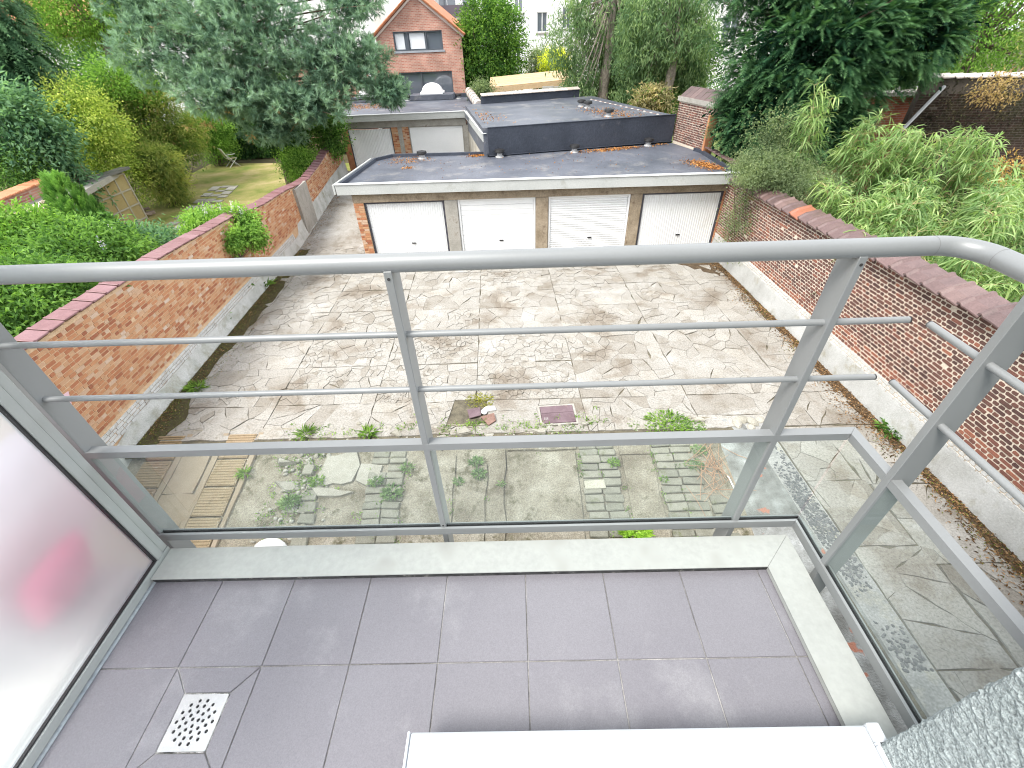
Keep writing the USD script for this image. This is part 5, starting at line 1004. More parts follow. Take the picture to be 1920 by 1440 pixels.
m = beam(MB(), G0-dd*.2, G1+dd*.3, .4, .10, zr+.02); m.build('roof_edge', plain('dark_roof_edge', (.12, .12, .11), .7), t)

cb = np.array([*atz(437, 309, 0)[:2], -.035]); cb = at(437, 309, 27.0); cb = np.array([atz(437, 311, 0.0)[0], atz(437, 311, 0.0)[1], -.03])
t = thing('garden_chair', 'white folding garden armchair standing alone on the lawn', 'chair', cb)
ca_, sa_ = math.cos(-.75), math.sin(-.75)
def cw(x, y, z): return cb+np.array([x*ca_-y*sa_, x*sa_+y*ca_, z])*1.12
white_tube = plain('white_chair_tube', (.72, .72, .70), .4); canvas = plain('cream_canvas', (.52, .46, .30), .9)
for s in (-.26, .26):
    MB().tube([cw(s, .30, 0), cw(s, -.05, .42), cw(s, -.20, .62)], .014, 8).build('leg', white_tube, t); MB().tube([cw(s, -.28, 0), cw(s, .10, .30), cw(s, .26, .44)], .014, 8).build('leg', white_tube, t)
    MB().tube([cw(s, -.16, .42), cw(s, -.36, .95)], .014, 8).build('back_post', white_tube, t); m = MB(); m.obox(cw(s, .02, .64), (sa_*-1, ca_, 0), (ca_, sa_, 0), (.26, .025, .014), c=.008); m.build('armrest', white_tube, t)
m = MB(); m.obox(cw(0, .04, .43), (ca_, sa_, 0), (-sa_, ca_, .08), (.26, .24, .018), c=.01); m.build('seat', canvas, t)
m = MB(); q = cw(0, -.28, .74); m.obox(q, (ca_, sa_, 0), (-sa_*-.38, ca_*-.38, .92), (.25, .26, .016), c=.01); m.build('backrest', canvas, t)
m = MB(); m.tube([cw(-.26, -.36, .95), cw(.26, -.36, .95)], .014, 8); m.build('top_bar', white_tube, t)
lp = atz(255, 408, 0)
t = thing('log_pile', 'small heap of weathered logs beside the yellow panels', 'log pile', (lp[0], lp[1], 0))
for k in range(14): m = MB(); a = r3.uniform(-.4, .4)+.5; q = np.array([lp[0]+r3.normal(0, .35), lp[1]+r3.normal(0, .3), .06+r3.uniform(0, .25)]); d_ = np.array([math.cos(a), math.sin(a), r3.normal(0, .15)])*r3.uniform(.2, .4); m.tube([q-d_, q+d_], r3.uniform(.04, .08), 8); m.build('log', surf('log_bark_%d' % (k % 2), [(.3, (.17, .12, .09)), (.7, (.36, .29, .24))], 8, 5, .9) if k < 2 else f'/World/Looks/log_bark_{k % 2}', t)
m = MB()                                                             # flat paving stones in the lawn
lawn_stones = unique('/World', 'stone_path'); base = np.array([atz(330, 430, 0)[:2], atz(420, 350, 0)[:2]])
m.prism(sg.LineString(base).buffer(1.0), -.06, -.030, bottom=False); v, f, tt = m.arrays(); usdkit.mesh(stage, lawn_stones, (v, f), lawn_m); meta(lawn_stones, kind='structure')
for k in range(26):
    s = k/25; q = base[0]+(base[1]-base[0])*s; 
    for w in (-.45, .05, .5):
        if r3.random() < .45: continue
        p_ = jag(sg.Polygon([(q[0]+w-.2, q[1]-.17), (q[0]+w+.24, q[1]-.15), (q[0]+w+.22, q[1]+.15), (q[0]+w-.22, q[1]+.17)]).exterior, .03, r3, .2); m = MB(); m.prism(p_, -.05, -.005+r3.uniform(0, .02), r3.uniform(0, 1), bottom=False); m.build('stepping_stone', stone_m, lawn_stones)

# things at the foot of the ramps
q = on_ramp(*atz(508, 1035, -.5)[:2]); t = thing('plastic_tub', 'upturned white plastic tub just beyond the balcony edge', 'tub', q)
m = MB(); prof = np.array([[.0, .16], [.10, .155], [.17, .14], [.21, .10], [.225, .03], [.235, .0]]); rv = trimesh.creation.revolve(prof[::-1], sections=28); v = np.array(rv.vertices)*np.array([1.15, .85, 1])+q; m.add(v, rv.faces); m.build('tub_body', plain('white_plastic', (.80, .80, .78), .4), t, smooth=50)
t = thing('stick_heap', 'small heap of dry reddish sticks and straw against the retaining wall', 'sticks', on_ramp(3.5, 5.1))
for k in range(46):
    q = on_ramp(3.42+r3.normal(0, .16), 5.15+r3.normal(0, .24), .03+r3.uniform(0, .12)); a = r3.normal(1.2, .7); d_ = np.array([math.cos(a), math.sin(a), r3.normal(0, .2)])*r3.uniform(.12, .36)
    MB().tube([q-d_, q+r3.normal(0, .02, 3), q+d_], [.004, .006, .003], 5).build('stick', surf('dry_stick_%d' % k, [(.3, (.30, .17, .10)), (.7, (.50, .32, .20))], 8, 3, .9) if k < 2 else f'/World/Looks/dry_stick_{k % 2}', t)
t = thing('white_stick', 'single thin white rod leaning at the foot of the retaining wall', 'rod', on_ramp(3.6, 4.7)); m = MB(); m.tube([on_ramp(3.62, 5.0, .10), on_ramp(3.72, 4.55, .03)], .012, 8); m.build('rod', white_paint, t)

# ================================================================== PLANTS
def nrmz(a): return a/(np.linalg.norm(a, axis=-1, keepdims=True)+1e-9)
UP = np.array([0, 0, 1.0])
def leaves(P, D, N, L, W, tone, fold=.25, bend=0.15, mb=None):
    """rhombic leaves folded along the midrib; P base, D direction, N upper side"""
    n = len(P); D = nrmz(D); S = nrmz(np.cross(D, N)); N = np.cross(S, D); L = np.broadcast_to(L, n)[:, None]; W = np.broadcast_to(W, n)[:, None]
    mid = P+D*L*.42; V = np.stack([P, mid+S*W/2+N*W*fold, P+D*L-N*L*bend, mid-S*W/2+N*W*fold], 1).reshape(-1, 3)
    i = np.arange(n)[:, None]*4; F = np.concatenate([i+[[0, 1, 2]], i+[[0, 2, 3]]])
    mb = mb or MB(); mb.add(V, F, np.repeat(np.clip(tone, 0, 1), 4)); return mb
def needles(P, D, S, L, W, tone, mb=None):
    n = len(P); D = nrmz(D); S = nrmz(S); L = np.broadcast_to(L, n)[:, None]; W = np.broadcast_to(W, n)[:, None]
    V = np.stack([P-S*W/2, P+S*W/2, P+D*L], 1).reshape(-1, 3); i = np.arange(n)[:, None]*3
    mb = mb or MB(); mb.add(V, i+[[0, 1, 2]], np.repeat(np.clip(tone, 0, 1), 3)); return mb
def crown(n, c, rad, r, lump=1.6, amp=.55, shell=.55, seed=1, zmin=-1.0, gap=0.0):
    """points in an uneven crown: centre c, radii rad; returns points, outward directions, depth 0 (heart) .. 1 (skin)"""
    P, O, Q = [], [], []; c = np.array(c, float); rad = np.array(rad, float); tot = 0
    while tot < n:
        d = nrmz(r.normal(size=(n*2, 3))); d = d[d[:, 2] > zmin]; R = .72+amp*(meshkit.fbm(d*lump+seed*7.3, 3, seed)-.35)
        u = r.uniform(0, 1, len(d))**(shell*.5); p = d*u[:, None]*R[:, None]
        ok = meshkit.noise(p*rad*1.1+c, seed+3) > gap; p, d, u = p[ok], d[ok], u[ok]
        P.append(c+p*rad); O.append(nrmz(d/rad)); Q.append(u); tot += len(p)
    return np.concatenate(P)[:n], np.concatenate(O)[:n], np.concatenate(Q)[:n]
def in_view(P, m=120):
    q = np.asarray(P)-CAM; c = q @ _f; c2 = np.where(c > .1, c, 1); px = 960+FPX*(q @ _r)/c2; py = 720-FPX*(q @ _u)/c2
    return (c > .1) & (px > -m) & (px < 1920+m) & (py > -m*1.4) & (py < 1440)
bark_m = surf('brown_bark', [(.3, (.10, .075, .055)), (.7, (.21, .165, .125))], 5, 7, .95, (18, .6, 1.3), (22, .9, .04), spec=.1)
bark_pale = surf('pale_bark', [(.3, (.20, .165, .13)), (.7, (.36, .31, .26))], 4, 7, .95, (14, .65, 1.25), (18, .8, .04), spec=.1)
def trunk(parent, pts, r0, r1_, material=None, name='trunk', seg=10):
    pts = np.array(pts, float); k = max(8, 4*len(pts)); s = np.linspace(0, len(pts)-1, k); P = np.stack([np.interp(s, np.arange(len(pts)), pts[:, j]) for j in range(3)], 1)
    P[1:-1] += (meshkit.noise(P[1:-1]*1.1)-.5)[:, None]*np.array([.18, .14, 0])*r0*3; MB().tube(P, np.linspace(r0, r1_, k)*(1+.12*np.sin(np.arange(k)*1.7)), seg).build(name, material or bark_m, parent, smooth=60)
def limbs(parent, c0, tips, r, r0=.07, material=None, name='branch', sag=.1):
    m = MB()
    for q in tips:
        a = np.array(c0(q)) if callable(c0) else np.array(c0, float); mid = (a+q)/2+r.normal(0, .08, 3)*np.linalg.norm(q-a)+np.array([0, 0, -sag*np.linalg.norm(q-a)*.3]); s = np.linspace(0, 1, 7)[:, None]
        m.tube((1-s)**2*a+2*s*(1-s)*mid+s**2*q, np.linspace(r0, r0*.15, 7), 6)
    m.build(name, material or bark_m, parent)

def broad(P, O, q, r, per, spread, L, W, droop=.25, jitter=.8, tone0=.35, depth_tone=.35, mb=None, wl=.45, clumptone=.21):
    n = len(P)*per; B = np.repeat(P, per, 0)+r.normal(0, 1, (n, 3))*spread*np.array([1, 1, .75]); D = np.repeat(O, per, 0)+r.normal(0, jitter, (n, 3))-UP*droop
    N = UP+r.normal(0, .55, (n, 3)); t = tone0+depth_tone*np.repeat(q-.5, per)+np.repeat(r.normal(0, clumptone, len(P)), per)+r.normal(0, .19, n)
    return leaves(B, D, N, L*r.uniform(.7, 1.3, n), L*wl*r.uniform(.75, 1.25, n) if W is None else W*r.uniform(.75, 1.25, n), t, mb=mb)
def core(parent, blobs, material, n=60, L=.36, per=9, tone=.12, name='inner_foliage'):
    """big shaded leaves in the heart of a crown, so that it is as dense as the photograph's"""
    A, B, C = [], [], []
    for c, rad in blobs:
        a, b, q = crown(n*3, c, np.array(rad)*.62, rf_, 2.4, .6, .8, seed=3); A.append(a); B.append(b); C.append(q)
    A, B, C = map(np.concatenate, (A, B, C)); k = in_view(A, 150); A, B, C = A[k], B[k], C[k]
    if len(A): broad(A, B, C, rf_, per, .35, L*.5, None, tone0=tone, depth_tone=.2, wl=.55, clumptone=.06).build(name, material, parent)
def fronds(P, O, r, k, Lf, pairs, leaf, w, tone, droop=.5, spread=.5, mb=None, upturn=0.0, lat=.9):
    """flat drooping conifer sprays: an axis with leaflets on both sides"""
    n = len(P)*k; B = np.repeat(P, k, 0); A = nrmz(np.repeat(O, k, 0)+r.normal(0, spread, (n, 3))+UP*upturn); Lx = Lf*r.uniform(.6, 1.25, n)
    S = nrmz(np.cross(A, UP+r.normal(0, .35, (n, 3)))); T = np.repeat(np.clip(tone if np.ndim(tone) == 0 else np.repeat(tone, k), 0, 1)+r.normal(0, .12, n), 1)
    mb = mb or MB(); s = (np.arange(pairs)+.5)/pairs
    for j, sj in enumerate(s):
        c = B+A*(Lx*sj)[:, None]-UP*(droop*Lx*sj**2)[:, None]; ta = A-UP*(2*droop*sj); ll = leaf*(1.15-.75*abs(sj-.35))*r.uniform(.8, 1.2, n); tt = T+.30*(sj-.5)
        for sg_ in (-1, 1): needles(c, S*sg_*lat+nrmz(ta)*.75-UP*.18, nrmz(ta), ll, w, tt, mb)
    c = B+A*(Lx*.93)[:, None]-UP*(droop*Lx*.86)[:, None]; needles(c, A-UP*droop*1.6, S, leaf, w, T+.2, mb)
    return mb
def tufts(P, O, q, r, k, twig, nn_, L, w, mb=None, tone0=.45):
    n = len(P)*k; B = np.repeat(P, k, 0); A = nrmz(np.repeat(O, k, 0)*.6+r.normal(0, .75, (n, 3))+UP*.25); T = tone0+.6*np.repeat(q-.5, k)+np.repeat(r.normal(0, .17, len(P)), k)+r.normal(0, .08, n); Lx = twig*r.uniform(.6, 1.3, n)
    mb = mb or MB(); X = nrmz(np.cross(A, r.normal(size=(n, 3)))); Y = np.cross(A, X)
    for j in range(nn_):
        s = (j+.5)/nn_; a = r.uniform(0, 6.283, n); rad = X*np.cos(a)[:, None]+Y*np.sin(a)[:, None]; needles(B+A*(Lx*(.15+.85*s))[:, None], A*(.55+.5*s)+rad*.8, np.cross(A, rad), L*r.uniform(.8, 1.2, n), w, T+r.normal(0, .10, n)+.15*(s-.5), mb)
    return mb

L_mid = leafmat('leaf_mid_green', (.022, .052, .016), (.055, .115, .030), (.115, .20, .055))
L_dark = leafmat('leaf_dark_green', (.014, .035, .016), (.032, .075, .028), (.075, .14, .045))
L_bright = leafmat('leaf_bright_green', (.035, .080, .018), (.085, .165, .035), (.17, .27, .065))
L_yellow = leafmat('leaf_yellow_green', (.05, .10, .02), (.165, .235, .055), (.36, .385, .12))
L_olive = leafmat('leaf_olive', (.040, .070, .022), (.105, .155, .045), (.23, .24, .085))
L_blue = leafmat('leaf_blue_green', (.025, .060, .038), (.060, .120, .072), (.12, .20, .125))
L_pine = leafmat('pine_needles', (.026, .054, .036), (.076, .135, .094), (.170, .250, .180), trans=.2)
L_yew = leafmat('yew_needles', (.004, .016, .009), (.013, .045, .022), (.072, .150, .062), trans=.2, k=1.5)
L_cyp = leafmat('cypress_sprays', (.010, .030, .018), (.030, .072, .036), (.070, .135, .062), trans=.15)
L_euc = leafmat('hanging_leaves', (.030, .058, .030), (.075, .125, .062), (.17, .225, .115))
L_bam = leafmat('bamboo_leaves', (.034, .075, .024), (.125, .200, .075), (.300, .370, .185), trans=.40, k=1.5)
L_cone = leafmat('cone_needles', (.016, .055, .012), (.045, .115, .026), (.11, .21, .05), trans=.2)
L_grey = leafmat('small_grey_leaves', (.035, .055, .028), (.085, .115, .062), (.165, .20, .12))
L_round = leafmat('round_tree_leaves', (.012, .040, .012), (.042, .095, .020), (.125, .215, .045))
L_brown = leafmat('dead_brown_leaves', (.07, .045, .025), (.17, .115, .06), (.30, .22, .12))
L_violet = leafmat('violet_petals', (.22, .20, .38), (.36, .33, .55), (.55, .52, .70))

rf_ = np.random.default_rng(101)
def tone_out(q, r, a=.35, b=.5): return a+b*(q-.5)+r.normal(0, .12, len(q))

# -- the big pine
t = thing('pine_tree', 'big blue green pine tree spreading in front of the gabled house', 'tree', (-10.6, 21.5, 0))
trunk(t, [(-11.6, 24.6, -.05), (-11.0, 23.6, 2.4), (-10.4, 22.0, 6.0), (-10.4, 21.4, 11.0)], .30, .10)
Ps, Os, Qs = [], [], []; PB = []
for (c, rad, n) in [((-12.8, 21.0, 5.9), (2.4, 2.2, 1.7), 210), ((-9.4, 20.4, 6.6), (3.3, 2.4, 1.9), 330), ((-6.4, 20.8, 5.4), (2.3, 1.8, 1.35), 210), ((-10.6, 19.9, 4.6), (2.4, 1.7, 1.15), 190), ((-8.0, 20.2, 4.2), (2.3, 1.6, .85), 150), ((-13.6, 21.6, 7.6), (2.2, 2.0, 1.4), 120), ((-8.5, 21.6, 8.6), (3.2, 2.4, 1.6), 200), ((-5.6, 21.2, 7.3), (1.6, 1.6, 1.0), 90), ((-4.9, 20.9, 4.35), (1.0, 1.0, .55), 55), ((-9.6, 20.6, 3.3), (1.6, 1.2, .7), 70)]:
    PB.append((c, rad)); a, b, q = crown(int(n*1.45), c, rad, rf_, 2.2, .7, .7, seed=int(c[2]*10)); Ps.append(a); Os.append(b); Qs.append(q)
P, O, Q = np.concatenate(Ps), np.concatenate(Os), np.concatenate(Qs); k = in_view(P, 160); P, O, Q = P[k], O[k], Q[k]
tufts(P, O, Q, rf_, 7, .27, 25, .125, .0155, tone0=.52).build('crown', L_pine, t)
a_, b_, c_ = [], [], []
for c, rad in PB: a, b, q = crown(60, c, np.array(rad)*.62, rf_, 2.4, .6, .8, seed=3); a_.append(a); b_.append(b); c_.append(q)
a_, b_, c_ = map(np.concatenate, (a_, b_, c_)); k = in_view(a_, 150); tufts(a_[k], b_[k], c_[k], rf_, 6, .34, 16, .16, .028, tone0=.15).build('inner_foliage', L_pine, t)
limbs(t, lambda q: (-10.6+rf_.normal(0, .1), 22.3, max(4.2, min(9, q[2]-.4))), P[rf_.choice(len(P), 110, False)], rf_, .055)
a, b, q = crown(26, (-10.6, 20.2, 3.9), (3.2, 1.2, .9), rf_); tufts(a, b, q, rf_, 4, .22, 16, .1, .014).build('dead_needles', L_brown, t, label='brown dead needle tufts under the pine crown')

# -- weeping dark conifer at the left edge
t = thing('cypress_tree', 'tall dark weeping cypress at the left edge of the picture', 'tree', (-20.2, 21.2, 0))
trunk(t, [(-20.3, 21.3, -.05), (-20.2, 21.3, 5), (-20.2, 21.3, 11)], .25, .06)
P, O, Q = crown(1100, (-20.2, 21.2, 6.4), (2.5, 2.2, 5.0), rf_, 2.6, .5, .5, seed=4); k = in_view(P, 120); P, O, Q = P[k], O[k], Q[k]
fronds(P, O*np.array([1, 1, .3]), rf_, 5, .62, 8, .15, .05, tone_out(Q, rf_, .40, .6), droop=.75, spread=.35).build('crown', L_cyp, t)
core(t, [((-20.2, 21.2, 6.4), (2.5, 2.2, 5.0))], L_cyp, n=220, L=.4, per=10, tone=.1)
limbs(t, lambda q: (-20.2, 21.3, q[2]+.3), P[rf_.choice(len(P), 50, False)], rf_, .035)

# -- broadleaf tree with a bare trunk, upper left
t = thing('garden_tree', 'light green tree on a bare dark trunk behind the left garden', 'tree', (-21.5, 30, 0))
trunk(t, [at(228, 150, 30), at(205, 95, 30), at(188, 70, 30.2), at(170, 30, 30.2)], .36, .16); 
P, O, Q = crown(760, at(150, 15, 30.5), (3.3, 2.6, 2.3), rf_, 2.4, .7, .5, seed=9); k = in_view(P, 120); P, O, Q = P[k], O[k], Q[k]
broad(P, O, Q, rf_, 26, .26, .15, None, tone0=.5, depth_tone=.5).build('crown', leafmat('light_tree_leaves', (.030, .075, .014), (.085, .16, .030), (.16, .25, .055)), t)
limbs(t, at(185, 60, 30.2), P[rf_.choice(len(P), 24, False)], rf_, .09)
# dark trees filling behind the left garden
def filler(name, label, c, rad, n, leafm, per=22, L=.15, spread=.28, seed=5, gap=0.0, tone0=.4, group=None, tr=.2, cat='tree', kk=.45):
    o = thing(name, label, cat, (c[0], c[1], 0), group); zb = ground_z(min(max(c[1], 7), 40)) if abs(c[0]) < 8 else 0
    trunk(o, [(c[0], c[1], zb-.05), (c[0]+.1, c[1], max(.3, c[2]-.3*rad[2])), (c[0], c[1]+.1, c[2]+.4*rad[2])], tr, tr*.3)
    P, O, Q = crown(n, c, rad, rf_, 2.2, .6, .55, seed=seed, gap=gap); k = in_view(P, 100); P, O, Q = P[k], O[k], Q[k]
    broad(P, O, Q, rf_, per, spread, L, None, tone0=tone0, depth_tone=.5, wl=kk).build('crown', leafm, o); core(o, [(c, rad)], leafm, n=60, L=max(.25, L*1.7), per=9); limbs(o, (c[0], c[1], c[2]-.35*rad[2]), P[rf_.choice(len(P), min(len(P), 20), False)], rf_, tr*.3); return o
filler('garden_tree', 'dark green tree filling the gap between the cypress and the bare trunk', (-21.0, 27, 3.6), (2.8, 2.0, 3.2), 300, L_dark, seed=14)
filler('garden_tree', 'dark green tree standing behind the light green tree at the upper left', (-30, 36, 4.2), (5, 2.5, 3.6), 340, L_mid, seed=15, L=.2)
filler('garden_tree', 'green tree far behind the pine beside the long white house', (-16, 38, 3.2), (5, 2.5, 3.6), 320, L_mid, seed=16, L=.2)

# -- shrubs of the left garden
def shrub(name, label, c, rad, n, leafm, per=26, L=.10, spread=.2, seed=1, tone0=.45, droop=.2, kk=.45, gap=0.0, cat='shrub', jitter=.8, group=None, zmin=-1, stems=16, sz=-.04):
    o = thing(name, label, cat, (c[0], c[1], sz), group); P, O, Q = crown(int(n*1.5), c, rad, rf_, 2.6, .7, .6, seed=seed, gap=gap, zmin=zmin); k = in_view(P, 70); P, O, Q = P[k], O[k], Q[k]
    if c[2]-rad[2] > sz+.35 and stems:                              # the skirt down to the ground
        zc = (c[2]+sz)/2; a, b, q = crown(int(n*.8), (c[0], c[1], zc), (rad[0]*.92, rad[1]*.92, zc-sz+.1), rf_, 2.6, .6, .6, seed=seed+1); k = in_view(a, 70); P, O, Q = np.concatenate([P, a[k]]), np.concatenate([O, b[k]]), np.concatenate([Q, q[k]])
    core(o, [(c, rad)], leafm, n=34, L=max(.2, L*1.6), per=8)
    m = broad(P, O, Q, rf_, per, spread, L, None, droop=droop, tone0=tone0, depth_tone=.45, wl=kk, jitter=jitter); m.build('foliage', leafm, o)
    if stems: limbs(o, lambda q: (c[0]+rf_.normal(0, .15), c[1]+rf_.normal(0, .15), sz), P[rf_.choice(len(P), min(len(P), stems), False)], rf_, .022, name='stem')
    return o, P, O, Q
shrub('yellow_shrub', 'yellow green golden shrub in the middle of the left garden', at(160, 238, 21.0), (1.75, 1.5, 1.9), 340, L_yellow, L=.11, seed=21, tone0=.55)
shrub('blue_green_shrub', 'big leaved blue green shrub left of the golden shrub', at(52, 255, 18), (1.5, 1.3, 1.8), 230, L_blue, L=.19, spread=.24, per=18, seed=22, tone0=.55)
shrub('low_shrub', 'low dark green shrub under the blue green one at the left edge', at(30, 320, 17.2), (1.5, 1.0, .9), 130, L_mid, seed=23)
o, P, O, Q = shrub('olive_shrub', 'tall olive green shrub with dry yellow tips beside the lawn', at(292, 240, 26.0), (2.7, 1.5, 2.5), 480, L_olive, L=.17, kk=.22, seed=24, tone0=.5, jitter=1.0)
broad(P[:90], O[:90], Q[:90], rf_, 10, .22, .16, None, tone0=.8, wl=.25).build('dry_tips', L_brown, o, label='dry brownish leaves at the shrub tips')
o, P, O, Q = shrub('bamboo_like_shrub', 'narrow leaved pale shrub bending over the yellow panels', at(288, 308, 22.5), (1.35, 1.0, .95), 190, L_olive, L=.2, kk=.18, seed=25, tone0=.65, jitter=1.0, gap=.2)
shrub('green_shrub', 'bright green shrub behind the golden shrub near the bare trunk', at(235, 160, 26), (2.4, 1.6, 1.3), 200, L_bright, L=.13, seed=26, tone0=.45)
shrub('bright_shrub', 'light green shrub between the olive shrub and the ivy bank', at(385, 240, 31), (1.9, 1.2, 1.5), 170, L_bright, L=.12, seed=27, tone0=.5)
shrub('ivy_bank', 'dark ivy covered bank in the shade below the pine', at(465, 245, 33.5), (4.4, 1.2, 2.4), 520, L_dark, L=.15, kk=.7, seed=28, tone0=.38, stems=0)
shrub('ivy_bank', 'dark ivy around the foot of the pine beside the orange wall', at(530, 235, 23.6), (1.5, 1.0, 1.9), 260, L_dark, L=.12, kk=.7, seed=29, tone0=.25, stems=0)
shrub('ivy', 'green ivy hanging over the far end of the orange wall', at(612, 240, 23.2), (.9, .8, 1.5), 150, L_mid, L=.11, kk=.7, seed=30, tone0=.5, stems=0)
shrub('bright_bush', 'bright green bush just behind the orange wall beyond the lawn', at(562, 308, 21.5), (.85, .7, .8), 130, L_bright, L=.09, seed=31, tone0=.6)
# conical evergreen
c = atz(178, 470, -.04); c = np.array([at(166, 420, 14.2)[0], 14.2, 0]); t = thing('conical_evergreen', 'small conical bright evergreen in front of the flat roofed outbuilding', 'shrub', c)
trunk(t, [c+[0, 0, -.04], c+[0, 0, 1.2], c+[-.15, 0, 2.4]], .06, .015); n = 800; u = rf_.uniform(0, 1, n)**1.3; a = rf_.uniform(0, 6.283, n); rr = .88*(1-u)**.62*(.85+.3*rf_.random(n))+.05
P = c+np.c_[np.cos(a)*rr-.2*u, np.sin(a)*rr, .1+2.9*u]; O = np.c_[np.cos(a), np.sin(a), .9+.6*u]; fronds(P, O, rf_, 4, .22, 6, .09, .035, .35+.5*u+rf_.normal(0, .1, n), droop=-.15, spread=.4, upturn=.5).build('foliage', L_cone, t)
c = np.array([at(-6, 440, 11)[0], 11, 0.]); t = thing('conical_evergreen', 'dark green evergreen tip cut off by the left picture edge', 'shrub', c); n = 300; u = rf_.uniform(0, 1, n)**1.2; a = rf_.uniform(0, 6.283, n); rr = .75*(1-u)**.7+.05
trunk(t, [c+[0, 0, -.04], c+[0, 0, 2.4]], .06, .015); fronds(c+np.c_[np.cos(a)*rr, np.sin(a)*rr, .1+2.9*u], np.c_[np.cos(a), np.sin(a), .9+.6*u], rf_, 4, .22, 6, .09, .035, .3+.4*u, droop=-.15, spread=.4, upturn=.5).build('foliage', L_cone, t)
# foreground shrubs over the left wall
def over(y, px, py): return at(px, py, y)
fgs = [('leafy_shrub', 'leafy green shrub below the left handrail against the purple coping', at(60, 575, 7.6), (1.35, 1.5, .95), 260, L_mid, 41, .50), ('leafy_shrub', 'leafy shrub with violet flowers behind the orange wall near the handrail', at(150, 480, 10.2), (1.9, 1.5, .85), 300, L_mid, 42, .55),
       ('leafy_shrub', 'pale blue green leafy shrub left of the climber on the wall', at(250, 462, 11.8), (1.3, 1.1, .5), 170, L_blue, 43, .6), ('leafy_shrub', 'light green leafy shrub at the left edge above the handrail', at(35, 455, 10.5), (1.5, 1.4, .9), 230, L_bright, 44, .45),
       ('leafy_shrub', 'green leafy shrub in front of the mottled outbuilding wall', at(170, 470, 11.6), (1.3, .9, .5), 150, L_bright, 45, .5)]
for nm, lb, c, rad, n, lm, sd, t0 in fgs:
    o, P, O, Q = shrub(nm, lb, c, rad, n, lm, L=.125, spread=.15, per=26, seed=sd, tone0=t0, droop=.35, kk=.42, stems=14)
    if 'violet' in lb:
        for k in range(12): q = P[rf_.integers(len(P))]+np.array([0, -.1, .25]); leaves(q+rf_.normal(0, .035, (26, 3))*np.array([1, 1, 2]), rf_.normal(size=(26, 3)), rf_.normal(size=(26, 3)), .035, .03, rf_.uniform(0, 1, 26)).build('flower', L_violet, o)
# ground cover between foreground shrubs
P = np.c_[rf_.uniform(-14.5, -8.2, 900), rf_.uniform(6.5, 14.5, 900), rf_.uniform(.1, .9, 900)]; k = in_view(P, 40); P = P[k]
broad(P, np.tile(UP, (len(P), 1)), rf_.random(len(P)), rf_, 14, .2, .12, None, tone0=.3, jitter=1.0).build('undergrowth', L_mid, kind='stuff', label='low green undergrowth behind the orange wall')
# climber on the wall
t = thing('climbing_plant', 'bright green climber with pale violet flowers draped over the orange wall', 'climber', (-7.9, 12.8, 2.2))
P, O, Q = [], [], []
for (px, py, y, rad, n) in [(390, 412, 13.0, (.75, .5, .36), 75), (452, 410, 12.9, (.5, .42, .38), 70), (475, 440, 12.5, (.24, .4, .40), 60), (440, 450, 12.0, (.22, .4, .32), 45), (370, 425, 12.4, (.5, .4, .25), 40)]:
    a, b, q = crown(n, at(px, py, y), rad, rf_, 2.5, .6, .6, seed=int(px)); P.append(a); O.append(b); Q.append(q)
P, O, Q = map(np.concatenate, (P, O, Q)); broad(P, O, Q, rf_, 30, .12, .095, None, droop=.5, tone0=.62, depth_tone=.55).build('foliage', L_bright, t)
for k in range(9): q = P[rf_.integers(140)]+np.array([.05, -.12, .18]); leaves(q+rf_.normal(0, .03, (30, 3))*np.array([1, 1, 2.4]), rf_.normal(size=(30, 3)), rf_.normal(size=(30, 3)), .04, .03, rf_.uniform(.2, 1, 30)).build('flower', L_violet, t)
limbs(t, lambda q: (wallx(11.7)+.06, 11.7+rf_.normal(0, .1), 1.2), P[rf_.choice(len(P), 22, False)], rf_, .014, name='stem')

# -- right side: yew, bamboo, creeping shrub
t = thing('yew_tree', 'huge dark green yew with bright feathery tips behind the right wall', 'tree', (9.8, 17.2, 0))
trunk(t, [(10.0, 17.4, 0), (9.9, 17.3, 3), (9.8, 17.2, 8)], .35, .12)
Ps, Os, Qs = [], [], []; PB = []
for (c, rad, n) in [((9.2, 16.6, 5.3), (3.1, 2.6, 2.6), 760), ((8.0, 16.3, 3.7), (1.35, 1.4, 1.6), 330), ((11.4, 16.3, 5.7), (2.1, 1.9, 1.5), 420), ((9.6, 15.9, 3.3), (1.9, 1.3, 1.2), 280), ((8.4, 17.6, 7.6), (3.2, 2.2, 1.8), 380)]:
    PB.append((c, rad)); a, b, q = crown(int(n*1.5), c, rad, rf_, 2.8, .75, .45, seed=int(c[0]*9)); Ps.append(a); Os.append(b); Qs.append(q)
P, O, Q = map(np.concatenate, (Ps, Os, Qs)); k = in_view(P, 120); P, O, Q = P[k], O[k], Q[k]
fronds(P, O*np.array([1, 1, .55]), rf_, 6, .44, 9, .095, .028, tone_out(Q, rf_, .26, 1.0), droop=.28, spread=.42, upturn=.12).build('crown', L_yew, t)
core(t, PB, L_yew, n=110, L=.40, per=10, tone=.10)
limbs(t, lambda q: (9.9, 17.3, max(1, q[2]-.8)), P[rf_.choice(len(P), 90, False)], rf_, .05)

